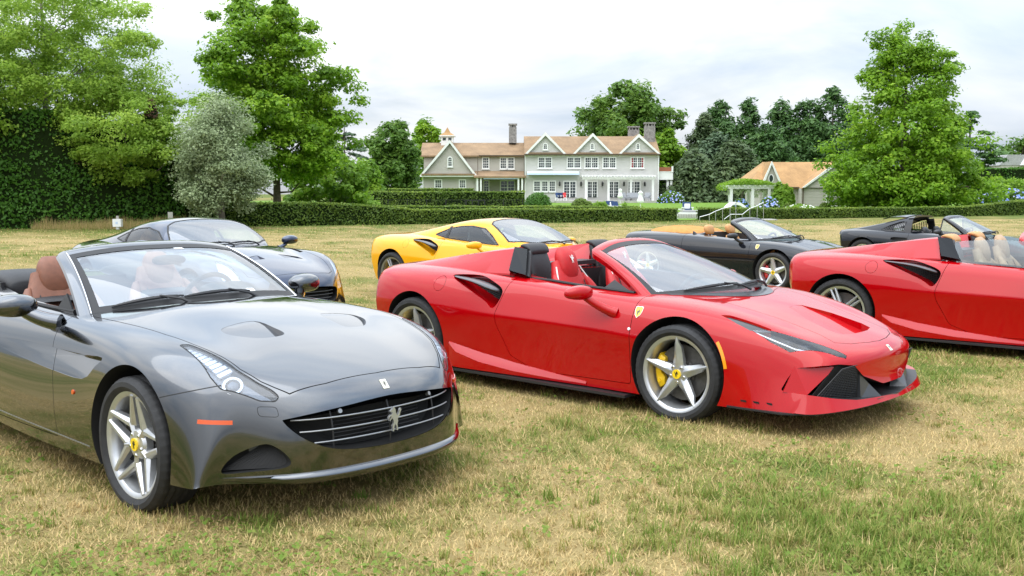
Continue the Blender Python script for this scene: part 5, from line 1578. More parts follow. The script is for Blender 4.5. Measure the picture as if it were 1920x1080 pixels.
lounge_chair('white pool chair with navy seat and round pillow by the pool', X_(1289, 70), 70, float(terrain(70)) + .03, M['white'], M['navy'], 0, .62, None, M['canvas'])
st = empty('side_table', (X_(1274, 70.5), 70.5, .03)); tag(st, 'small white side table by the pool chair', 'table')
MB().box(-.25, .25, -.25, .25, .42, .48).build('table_top', M['white'], st)
for sx in (-1, 1):
    for sy in (-1, 1): MB().box(sx * .2 - .03, sx * .2 + .03, sy * .2 - .03, sy * .2 + .03, 0, .419).build('leg', M['white'], st)
# black iron fence and gate before the tall hedge
fn = empty('iron_fence', (X_(840, 74.5), 74.5, terrain(74.5))); tag(fn, 'thin black iron fence in front of the tall hedge', 'fence'); fx = X_(840, 74.5)
for k in range(9): x = X_(692 + k * 36, 74.5) - fx; MB().box(x - .03, x + .03, -.03, .03, 0, 1.18).build('post', M['fence'], fn)
for z in (.15, 1.1): MB().box(X_(692, 74.5) - fx, X_(980, 74.5) - fx, -.012, .012, z, z + .03).build('rail', M['fence'], fn)
pk = MB()
for k in range(100): x = X_(692 + 288 * k / 99, 74.5) - fx; pk.box(x - .006, x + .006, -.006, .006, .18, 1.1)
tag(pk.build('pickets', M['fence'], fn), kind='stuff')
gt = empty('iron_gate', (X_(891.5, 74.0), 74.0, terrain(74.0))); tag(gt, 'dark framed gate standing in front of the iron fence', 'gate')
for x in (-.68, -.22, .22, .68): MB().box(x - .035, x + .035, -.03, .03, 0, 1.12).build('gate_post', M['fence'], gt)
for z in (.62, 1.05): MB().box(-.68, .68, -.02, .02, z, z + .05).build('gate_rail', M['fence'], gt)
MB().box(-.18, .18, -.015, .015, .08, .6).build('gate_panel', M['fence'], gt)
# ---------------------------------------------------------------- pool house, pergola, pool
PD = 96.0
ph = empty('pool_house', (X_(1480, PD), PD, terrain(PD))); tag(ph, 'small pool house with bright orange cedar roof', 'house'); PO = Vector(ph.location)
def qx(px): return X_(px, PD) - PO.x
def qz(py): return Z_(py, PD) - PO.z
MB().box(qx(1424), qx(1545), .0, 6, -.2, qz(352)).build('wall', M['side_grey'], ph); MB().box(qx(1545), qx(1600), .0, 6, -.2, qz(352)).build('wall', M['side_grey'], ph)
MB().prism([(-.35, qz(351)), (3.0, qz(302)), (6.35, qz(351)), (6.35, qz(351) - .15), (3.0, qz(302) - .15), (-.35, qz(351) - .15)], 'x', qx(1441), qx(1600)).build('roof', M['roof_new'], ph)
v = [(qx(1408), -.3, qz(337)), (qx(1441), 3.0, qz(303)), (qx(1408), 6.2, qz(337)), (qx(1441), -.35, qz(337)), (qx(1441), 6.2, qz(337))]
MB().add(v, [(0, 3, 1), (1, 4, 2), (0, 1, 2), (0, 2, 4, 3), (3, 4, 1)]).build('hip_roof', M['roof_new'], ph)
def pgable(pxc, pxl, pxr, pyp, pye, y0, wall, oval=True):
    g = empty('gable', (qx(pxc), y0, qz(pye)), 0, ph); xl, xr, k = qx(pxl) - qx(pxc), qx(pxr) - qx(pxc), qz(pyp) - qz(pye)
    MB().prism([(xl + .2, 0), (xr - .2, 0), (0, k - .25)], 'y', 0, .15).build('gable_wall', wall, g)
    MB().prism([(xl, 0), (0, k), (xr, 0), (xr - .25, 0), (0, k - .33), (xl + .25, 0)], 'y', -.22, -.1).build('rake_board', M['white'], g)
    MB().prism([(xl + .02, -.03), (0, k - .02), (xr - .02, -.03), (xr - .03, -.13), (0, k - .13), (xl + .03, -.13)], 'y', -.099, 2.6).build('gable_roof', M['roof_new'], g)
    if oval:
        MB().prism([(.26 * math.cos(a), .75 + .42 * math.sin(a)) for a in np.linspace(0, 6.283, 25)[:-1]], 'y', -.06, -.01).build('oval_frame', M['white'], g)
        MB().prism([(.18 * math.cos(a), .75 + .33 * math.sin(a)) for a in np.linspace(0, 6.283, 25)[:-1]], 'y', -.07, -.061).build('oval_glass', M['win_glass'], g)
pgable(1441, 1421, 1463, 302.5, 349.5, -.6, M['side_grey']); pgable(1565, 1494, 1636, 297, 352, -1.4, M['side_grey'], False)
MB().box(qx(1494), qx(1630), -1.25, 0, -.2, qz(353)).build('wall', M['side_grey'], ph)
MB().box(qx(1497) - .05, qx(1497) + .05, -1.4, -1.3, -.2, qz(353)).build('downpipe', M['gutter'], ph); MB().box(qx(1460), qx(1494), -.5, -.38, qz(352.5), qz(350.5)).build('gutter', M['gutter'], ph)
MB().box(qx(1539.5), qx(1542), -1.3, -1.252, -.2, qz(353)).build('corner_board', M['white'], ph)
VD = 89.0
vp = empty('vine_pergola', (X_(1405, VD), VD, terrain(VD))); tag(vp, 'white pergola covered in bright vine beside the pool house', 'pergola'); vx = X_(1405, VD); vz = float(terrain(VD))
for px, dy in ((1370, 0), (1410, 0), (1441, 0), (1380, 2.6), (1415, 2.6), (1446, 2.6)): x = X_(px, VD) - vx; MB().box(x - .13, x + .13, dy - .13, dy + .13, 0, Z_(354, VD) - vz - .01).build('post', M['white'], vp)
for dy in (0, 2.6): MB().box(X_(1364, VD) - vx, X_(1452, VD) - vx, dy - .1, dy + .1, Z_(354, VD) - vz, Z_(350, VD) - vz).build('beam', M['white'], vp)
for k in range(10): x = X_(1364 + 88 * k / 9, VD) - vx; MB().box(x - .04, x + .04, -.4, 3.0, Z_(350, VD) - vz + .002, Z_(348, VD) - vz + .05).build('rafter', M['white'], vp)
def vine():
    r = np.random.default_rng(8); n = 5200; x = (r.random(n) * 2 - 1) * 2.35; y = -.7 + 4.2 * r.random(n); h = Z_(349, VD) - vz
    z = h + .12 + .48 * np.clip(1 - (x / 2.4) ** 2, 0, 1) * (.4 + fbm(x * 1.5 + 9, y * 1.5, 3)) * r.random(n) ** .5 - .55 * (np.abs(x) > 2.1) * r.random(n)
    foliage('vine_leaves', np.stack([x, y, z], 1), np.tile([0, -.3, 1.], (n, 1)), .08 * (.6 + .8 * r.random(n)), r.normal(.6, .18, n), M['lf_lime'], vp, r)
    n = 1300; x = (r.random(n) * 2 - 1) * 2.0; k = fbm(x * 3 + 2, x * 0, 2); z = h - .1 - (k * 1.5) * r.random(n); foliage('wisteria_tails', np.stack([x, -.1 + .3 * r.random(n), z], 1), np.tile([0, -1, .2], (n, 1)), .07 * (.6 + .8 * r.random(n)), r.normal(.75, .15, n), M['lf_olive'], vp, r)
vine()
MB().tube([(X_(1401, VD) - vx, 1.6, 0), (X_(1398, VD) - vx, 1.6, 1.0), (X_(1403, VD) - vx, 1.6, 2.2)], .12, 8, .08).build('vine_stem', M['bark_grey'], vp, True)
AD = 72.0
arch = MB(); secs = []
for a in np.linspace(0, math.pi, 25):
    c, s_ = math.cos(a), math.sin(a); secs.append([(.90 * c * k, dy, .95 * s_ * k) for k, dy in ((1, -.4), (1.0, .4), (.80, .4), (.80, -.4))])
arch.add(*loft_closed(secs)); ar = arch.build('garden_arch', M['white'], None, True, 35); ar.location = (X_(1378, AD), AD, .03); tag(ar, 'low white half-round arch behind the steel rails', 'arch')
# pool behind white coping
PL = 63.0
tag(MB().box(X_(1268, PL), X_(1330, PL), 62.6, 62.9, 0, .40).build('pool_wall', M['white']), 'low white wall in front of the pool', 'wall')
M['water'] = pmat('pool water', (.03, .13, .20), .05, spec=.9, bump=.25, bscale=6)
tag(MB().box(X_(1272, 64), X_(1325, 64), 62.92, 67.0, .0, .34).build('water', M['water']), kind='structure')
tag(MB().box(X_(1276, 68), X_(1322, 68), 67.02, 68.3, .0, .46).build('paving', M['stone_floor']), kind='structure')
vent = MB()
for k in range(20): x = X_(1270 + 58 * k / 19, PL); vent.box(x - .035, x + .035, 62.56, 62.598, .08, .30)
vt = vent.build('wall_balusters', M['stone_floor']); vt.parent = bpy.data.objects['pool_wall']; vt['kind'] = 'stuff'
# stainless stair rails, two flights
def rail(label, pts, D):
    g = empty('stair_rail', (X_(pts[0][0], D), D, .03)); tag(g, label, 'handrail', 'steel rails by the pool'); o = Vector(g.location)
    P = [Vector(at(px, py, D)) - o for px, py in pts]
    MB().tube(P, .025, 8).build('handrail', M['rail'], g, True)
    for p in P[::1]: MB().tube([(p.x, p.y, p.z), (p.x, p.y, -.05)], .02, 8).build('rail_post', M['rail'], g, True)
rail('near steel stair rail beside the white arch', [(1312, 407), (1330, 402), (1342, 396), (1355, 391), (1369, 388), (1380, 379)], 57.0)
rail('far steel stair rail right of the arch', [(1358, 411), (1370, 402), (1392, 402), (1406, 391), (1420, 386), (1432, 379)], 58.0)
tag(MB().box(X_(1370, 60), X_(1450, 60), 59.0, 60.4, 0, .06).build('paving', M['stone_floor']), kind='structure')
# meter boxes in front of the dark hedge, distant roof at the right edge
mb_ = empty('utility_box', (X_(220, 44), 44, 0)); tag(mb_, 'small white utility box with blue label by the dark hedge', 'box')
MB().box(-.18, .18, -.12, .12, .12, .46).build('box', M['white'], mb_); MB().box(-.05, .05, -.128, -.121, .24, .34).build('label_plate', M['awning'], mb_); MB().tube([(0, 0, .46), (0, 0, .6)], .06, 8).build('vent', M['stone_floor'], mb_, True); MB().box(-.06, .06, -.06, .06, 0, .119).build('post', M['white'], mb_)
mb2 = empty('meter_post', (X_(320, 45), 45, 0)); tag(mb2, 'grey meter box on a thin post by the silver bush', 'meter')
MB().box(-.11, .11, -.06, .06, .42, .75).build('meter_box', M['rail'], mb2); MB().box(-.03, .03, -.03, .03, 0, .419).build('post', M['lantern'], mb2)
fh = empty('far_house', (X_(1905, 150), 150, .5)); tag(fh, 'grey shingled roof of a distant house at the right edge', 'house'); M['roof_grey'] = shingles('grey shingles', (.36, .36, .36), (.30, .30, .30))
zb = Z_(310, 150) - .5; zt = Z_(290, 150) - .5
MB().prism([(-2.8, zb), (-1.6, zt), (4.0, zt), (4.0, zb)], 'y', 0, 5).build('roof', M['roof_grey'], fh); MB().box(-2.6, 4, .1, 4.9, -.2, zb - .01).build('wall', M['side_grey'], fh)
MB().prism([(.2, zb), (2.2, zb), (1.2, zt + .1)], 'y', -.6, -.02).build('dormer', M['white'], fh)

# ---------------------------------------------------------------- mid-engined cars (open and closed)
MID_X = [-3.20, -2.93, -2.65, -2.35, -2.05, -1.75, -1.4, -1.05, -.7, -.35, 0.0, .3, .55, .78]
def zy(xs, ys, zs): return None
def guide(pre, ypts, zpts, post):
    xs = sorted(set([p[0] for p in ypts] + [p[0] for p in zpts]))
    y = pchip([p[0] for p in ypts], [p[1] for p in ypts], xs); z = pchip([p[0] for p in zpts], [p[1] for p in zpts], xs)
    return dict(pre=pre, mid=list(zip(xs, y, z)), post=post)

def mid_guides():
    return [
        guide([(-3.24, 0, .25), (-3.40, 0, .45), (-3.44, 0, .70), (-3.39, 0, .905)], [(0, 0)],
              [(-3.25, .94), (-2.9, .955), (-2.4, .97), (-2.0, .96), (-1.6, .92), (-1.0, .88), (-.35, .87), (0, .845), (.3, .785), (.55, .715), (.78, .645)],
              [(1.030, 0.000, 0.575), (1.185, 0.000, 0.500), (1.115, 0.000, 0.360), (1.190, 0.000, 0.190)]),
        guide([(-3.23, .28, .25), (-3.39, .28, .45), (-3.43, .28, .70), (-3.38, .28, .905)], [(0, .28)],
              [(-3.25, .938), (-2.9, .952), (-2.4, .965), (-2.0, .955), (-1.6, .92), (-1.0, .88), (-.35, .866), (0, .842), (.3, .78), (.55, .71), (.78, .64)],
              [(1.005, 0.270, 0.572), (1.155, 0.270, 0.498), (1.090, 0.280, 0.360), (1.175, 0.290, 0.190)]),
        guide([(-3.21, .52, .25), (-3.36, .53, .45), (-3.40, .53, .70), (-3.36, .53, .90)], [(-3.25, .53), (-1, .53), (.78, .50)],
              [(-3.25, .93), (-2.9, .94), (-2.4, .945), (-2.0, .93), (-1.6, .905), (-1.0, .87), (-.35, .845), (0, .825), (.3, .765), (.55, .695), (.78, .625)],
              [(0.955, 0.490, 0.565), (1.095, 0.500, 0.492), (1.050, 0.520, 0.360), (1.140, 0.540, 0.188)]),
        guide([(-3.18, .70, .25), (-3.31, .71, .45), (-3.35, .71, .70), (-3.32, .71, .88)], [(-3.25, .72), (-2.6, .75), (-1, .745), (0, .73), (.78, .655)],
              [(-3.25, .91), (-2.9, .93), (-2.5, .935), (-2.1, .92), (-1.75, .905), (-1.3, .873), (-.8, .845), (-.35, .828), (0, .82), (.3, .775), (.55, .71), (.78, .625)],
              [(0.930, 0.645, 0.550), (1.024, 0.650, 0.475), (1.005, 0.670, 0.350), (1.082, 0.700, 0.184)]),
        guide([(-3.14, .78, .25), (-3.26, .79, .45), (-3.29, .80, .68), (-3.27, .80, .83)],
              [(-3.25, .82), (-2.9, .885), (-2.5, .90), (-2.1, .885), (-1.75, .85), (-1.3, .842), (-.8, .85), (-.35, .86), (0, .875), (.3, .865), (.55, .815), (.78, .735)],
              [(-3.25, .86), (-2.9, .885), (-2.5, .885), (-2.1, .87), (-1.75, .855), (-1.3, .838), (-.8, .812), (-.35, .79), (0, .775), (.3, .73), (.55, .655), (.78, .565)],
              [(0.892, 0.705, 0.500), (0.961, 0.715, 0.440), (0.980, 0.735, 0.340), (1.035, 0.775, 0.178)]),
        guide([(-3.11, .82, .25), (-3.22, .845, .43), (-3.25, .85, .62), (-3.24, .85, .74)],
              [(-3.25, .87), (-2.9, .945), (-2.5, .965), (-2.1, .95), (-1.75, .90), (-1.3, .885), (-.8, .90), (-.35, .925), (0, .945), (.3, .925), (.55, .862), (.78, .775)],
              [(-3.25, .76), (-2.5, .78), (-1.75, .74), (-1.3, .72), (-.8, .70), (-.35, .68), (0, .67), (.3, .63), (.55, .56), (.78, .48)],
              [(0.867, 0.750, 0.430), (0.917, 0.765, 0.390), (0.930, 0.785, 0.310), (0.959, 0.820, 0.165)]),
        guide([(-3.09, .84, .25), (-3.20, .865, .40), (-3.22, .875, .52), (-3.22, .88, .60)],
              [(-3.25, .89), (-2.9, .965), (-2.5, .99), (-2.1, .978), (-1.75, .944), (-1.3, .935), (-.8, .942), (-.35, .953), (0, .962), (.3, .944), (.55, .884), (.78, .80)],
              [(-3.25, .62), (-2.5, .64), (-1.75, .595), (-1.3, .59), (-.8, .575), (-.35, .555), (0, .525), (.3, .48), (.55, .425), (.78, .36)],
              [(0.855, 0.785, 0.340), (0.880, 0.795, 0.310), (0.892, 0.810, 0.260), (0.916, 0.845, 0.165)]),
        guide([(-3.06, .85, .25), (-3.16, .86, .33), (-3.18, .865, .37), (-3.19, .87, .40)],
              [(-3.25, .87), (-2.9, .94), (-2.5, .972), (-2.1, .952), (-1.75, .908), (-1.3, .890), (-.8, .892), (-.35, .915), (0, .94), (.3, .94), (.55, .90), (.78, .84)],
              [(-3.25, .40), (-2.5, .38), (-1.75, .32), (-.8, .29), (0, .28), (.55, .25), (.78, .235)],
              [(0.849, 0.840, 0.230), (0.861, 0.840, 0.215), (0.867, 0.845, 0.190), (0.881, 0.855, 0.165)]),
        guide([(-2.99, .84, .24), (-3.04, .83, .24), (-3.09, .83, .24), (-3.14, .82, .24)],
              [(-3.25, .82), (-2.5, .93), (-1.75, .905), (-.8, .89), (0, .915), (.55, .91), (.78, .87)],
              [(-3.25, .24), (-2.5, .15), (-1.75, .13), (0, .14), (.55, .15), (.78, .148)],
              [(0.805, 0.865, 0.148), (0.818, 0.862, 0.148), (0.830, 0.860, 0.148), (0.842, 0.858, 0.165)]),
    ]

def mid_car(kind, name, pose, paint, label, seats, caliper, rim_style, rim_mat, group=None):
    root = empty(name, (pose[0], pose[1], 0), pose[2])
    tag(root, label, 'car')
    B = Body(MID_X, mid_guides(), paint, *((170, 101) if kind == 'front' else (150, 91) if kind == 'spider' else (120, 81)), rep_v=(6,))
    cb = CarBuild(root, B)
    open_top = kind != 'coupe'
    cuts = [arch_cut(0, .345, .376, s) for s in (-1, 1)] + [arch_cut(-2.65, .350, .380, s) for s in (-1, 1)]
    cock = [(-1.60, -.60), (-1.2, -.665), (-.70, -.675), (-.45, -.62), (-.22, -.45), (-.10, -.25), (-.06, 0)]
    cuts.append(prism_mesh(both(cock), 'z', .27, 1.6, 2))
    # side air intakes behind the doors
    intake = closed_spline([(-2.235, .872), (-2.20, .890), (-2.0, .893), (-1.86, .872), (-1.69, .812), (-1.665, .745), (-1.725, .648), (-1.83, .705), (-2.05, .80)], 4)
    for s in (-1, 1):
        lo, hi = sorted((s * .735, s * 1.3)); cuts.append(prism_mesh(intake, 'y', lo, hi, 0))
    mouth = None
    if kind == 'front':
        half = [(-.84, .29), (-.775, .44), (-.70, .462), (-.60, .468), (-.47, .45), (-.385, .372), (-.16, .298)]
        mouth = half + [(-y, z) for y, z in half[::-1]] + [(.70, .262), (.52, .236), (0, .214), (-.52, .236), (-.70, .262)]
        mc = prism_mesh(round_poly(mouth, .02, 3), 'x', .70, 1.6, 2)
        for p_ in mc.polygons:
            if abs(p_.center.y) > .70 and abs(p_.normal.x) < .5: p_.material_index = 0
        cuts.append(mc)
        duct = both([(.40, 0), (.42, -.10), (.60, -.215), (.80, -.265), (.875, -.24), (.905, -.12), (.91, 0)])
        cuts.append(slant_cut(B, duct, lambda x, y: max(.0005, .085 * ((x - .40) / .5)) * (1 - .25 * abs(y) / .27) - .0006 * (x < .42)))
    cb.cut(cuts)
    # panels with shut lines
    door = round_poly([(-.375, .95), (-.372, .62), (-.385, .20), (-1.30, .185), (-1.56, .28), (-1.69, .52), (-1.70, .60), (-1.655, .75), (-1.60, .95)], .03)
    for s in (-1, 1):
        lo, hi = sorted((s * .55, s * 1.3)); d = cb.panel('door', door, 'y', lo, hi, .06)
        hd = empty('door_handle', (-1.555, s * .905, .632), 0, d)
        blob('handle_grip', [(-.06, 0, 0), (-.05, s * .006, 0), (.0, s * .012, 0), (.05, s * .007, 0), (.065, 0, 0)], (0, 1, 0), (0, 0, 1), [(.004, .005), (.014, .015), (.018, .019), (.014, .013), (.004, .004)], paint, d).location = (-1.565, s * .898, .633)
        bpy.data.objects.remove(hd)
        cb.panel('fuel_cap' if s < 0 else 'side_cover', skin_disc(B, -2.335, .812, s, .062), 'y', *sorted((s * .7, s * 1.3)), .02, .003)
    if kind == 'front':
        hood = both([(1.045, 0), (1.03, -.15), (.985, -.33), (.92, -.445), (.80, -.425), (.55, -.445), (.26, -.51), (.0, -.53), (.06, -.36), (.14, -.18), (.165, 0)])
        cb.panel('hood', hood, 'z', .4, 1.5, .03)
        bump = [(.345, .10), (.345, .30), (.40, .66), (.46, .70), (.62, .52), (.90, .50), (1.0, .585), (1.6, .60), (1.6, .10)]
        lens_r = [(.50, -.805), (.60, -.725), (.77, -.645), (.885, -.575), (1.03, -.50), (1.035, -.525), (1.0, -.575), (.76, -.757), (.64, -.79)]
        duct_r = [(.27, -.80), (.32, -.765), (.45, -.74), (.60, -.71), (.605, -.727), (.50, -.81), (.40, -.815)]
        for s in (-1, 1):
            L = lens_r if s < 0 else mir(lens_r); D = duct_r if s < 0 else mir(duct_r)
            cb.recess(L, 'z', .35, 1.0, .055, 2); cb.recess(D, 'z', .5, 1.0, .05, 1)
            dl = cb.lens('headlight_duct', D, 'z', .5, 1.0, M['badge_k'], .004, gap=.003)
            for vv in dl.data.vertices: vv.co.z -= .014
            h = empty('headlight', (.75, s * .68, .6), 0, root)
            ln = cb.lens('lens', L, 'z', .35, 1.0, M['lens'], parent=root); ln.parent = h; ln.location = (-.75, -s * .68, -.6)
            mb = MB()
            for q, (x, y, z) in enumerate([(.60, .735, .618), (.70, .69, .596), (.80, .645, .57)]):
                mb.box(x - .035 - .75, x + .035 - .75, s * y - .02 - s * .68, s * y + .02 - s * .68, z - .03 - .6, z - .6)
            mb.build('lamp_unit', M['lampd'], h)
            st = MB(); st.tube([(.53 - .75, s * (.787 - .68), .643 - .6), (.66 - .75, s * (.762 - .68), .598 - .6), (.78 - .75, s * (.722 - .68), .552 - .6), (.93 - .75, s * (.61 - .68), .522 - .6)], .006, 6)
            st.build('light_strip', M['lampw'], h, True)
            # amber side marker along the wheel arch
            pts = [B.hit((.388 * math.cos(a) + .0, s * 3, .345 + .40 * math.sin(a)), (0, -s, 0)) for a in np.linspace(.15, .62, 9)]
            ribbon('side_marker', pts, .022, M['orange'], root, .003, th=.004)
    shell = cb.finish()
    for o_ in [o for o in (root.children) if o.name.startswith('headlight')]: pass
    # wheels
    for x, w, R, z, tr in ((0, .245, .340, .322, .945), (-2.65, .305, .346, .328, .962)):
        for s in (-1, 1):
            wheel(root, x, s * (tr - w / 2), z, R, .268, w, rim_style, rim_mat, caliper)
    # intake net and blade
    for s in (-1, 1):
        grille_net('intake_net', [(-2.20, s * .76, .86), (-1.72, s * .76, .86), (-1.72, s * .76, .68), (-2.15, s * .76, .80)], 20, 9, root, M['mesh'], .0028)
        slab('intake_back', [(-2.24, s * .74, .90), (-1.66, s * .74, .90), (-1.66, s * .74, .62), (-2.24, s * .74, .62)], .004, M['dark'], root)
        blob('intake_blade', [(-2.235, s * .845, .876), (-2.20, s * .86, .872), (-2.0, s * .885, .862), (-1.82, s * .905, .832), (-1.71, s * .905, .795), (-1.695, s * .89, .787)], (0, 1, 0), (0, 0, 1),
             [(.01, .003), (.035, .007), (.055, .010), (.06, .013), (.045, .015), (.012, .006)], M['carbon'], root, 2.4, 18)
    # sill blade under the doors
    for s in (-1, 1):
        MB().prism([(-2.12, s * .80), (-2.12, s * .985), (-1.2, s * .975), (-.40, s * .965), (-.40, s * .80)], 'z', .105, .125).build('sill_blade', M['trim'], root)
    for s in (-1, 1):
        secs = []
        for x, zt, w_ in ((-2.20, .335, .0), (-2.10, .315, .030), (-1.85, .27, .040), (-1.5, .225, .034), (-1.1, .19, .018), (-.8, .165, .0)):
            q = B.hit((x, s * 3, zt + .02), (0, -s, 0))[0].y * s
            secs.append([(x, s * (q - .02), zt + .012), (x, s * (q + .003), zt), (x, s * (q + .006 + w_), zt - .05 * w_ / .04 - .015), (x, s * (q + .004 + w_), .135), (x, s * (q - .04), .13)])
        v, f = loft_closed(secs); me_ = mesh_from('side_skirt', v, f, [paint]); recalc(me_); sharp(me_, 30); obj('side_skirt', me_, root)
    if kind == 'front':
        f8_front(root, B)
    shield(root, B, -.335, .725, -1); shield(root, B, -.335, .725, 1)
    for s in (-1, 1):
        p, n = B.hit((-.385, s * 3, .605), (0, -s, 0))
        MB().tube([p - n * .004, p + n * .004], .011, 12).build('side_repeater', M['lampw'], root, True)
    if open_top: spider_top(root, B, kind, paint, seats)
    else: coupe_top(root, B, paint, seats)
    return root

def f8_front(root, B):
    # central splitter, inner fins, nets, lip
    sp = MB()
    out = [(1.178, 0), (1.163, -.28), (1.113, -.52), (1.035, -.70), (.935, -.79), (.80, -.835)]
    sp.prism(both(out) , 'z', .208, .2165)
    sp.build('front_splitter', M['carbon'], root)
    for s in (-1, 1):
        slab('intake_fin', [(.752, s * .832, .287), (.795, s * .765, .452), (.995, s * .585, .448), (.885, s * .765, .275)][::int(-s)], .012, M['red'], root)
        grille_net('intake_net', [(.93, s * .755, .245), (1.045, s * .60, .44), (1.075, s * .44, .45), (1.06, s * .40, .225)], 18, 12, root, M['mesh'], .003)
        slab('intake_back', [(.90, s * .76, .25), (1.0, s * .60, .46), (1.03, s * .40, .46), (1.02, s * .38, .25)], .004, M['dark'], root)
        v = [(1.02, s * .385, .217), (1.09, s * .40, .217), (1.16, s * .22, .217), (1.06, s * .16, .217), (1.03, s * .39, .40), (1.075, s * .395, .385), (1.10, s * .30, .31), (1.05, s * .2, .30)]
        MB().add(v, [(0, 1, 2, 3), (4, 7, 6, 5), (0, 4, 5, 1), (1, 5, 6, 2), (2, 6, 7, 3), (3, 7, 4, 0)]).build('splitter_pillar', M['carbon'], root)
    und = MB(); out2 = [(1.11, 0), (1.09, -.30), (1.03, -.58), (.95, -.78), (.78, -.90), (.40, -.925), (.38, -.5), (.38, 0)]
    und.prism(both(out2), 'z', .150, .162); und.build('under_splitter', M['trim'], root)
    for q in range(3):
        for s in (-1, 1):
            x = .50 + .085 * q
            p, n = B.hit((x, s * 3, .205), (0, -s, 0))
            slab('brake_vent', [p + n * .001 + Vector((-.02, 0, .006)), p + n * .001 + Vector((.03, 0, .006)), p + n * .001 + Vector((.035, 0, -.006)), p + n * .001 + Vector((-.01, 0, -.006))], .004, M['dark'], root, n)
    p, n = B.hit((1.11, 0, 3), (0, 0, -1))
    up = (Vector((-1, 0, 0)) - n * n.dot(Vector((-1, 0, 0)))).normalized(); r = up.cross(n)
    bd = empty('nose_badge', p, 0, root)
    MB().add(*decal_prism([(-.017, -.025), (.017, -.025), (.017, .025), (-.017, .025)], -n * .003, r, up, n, .006)).build('badge_plate', M['badge_w'], bd)
    MB().add(*decal_prism([((a - .5) * .022, (b - .5) * .034) for a, b in horse_poly()], n * .003, r, up, n, .001)).build('horse_emblem', M['badge_k'], bd)

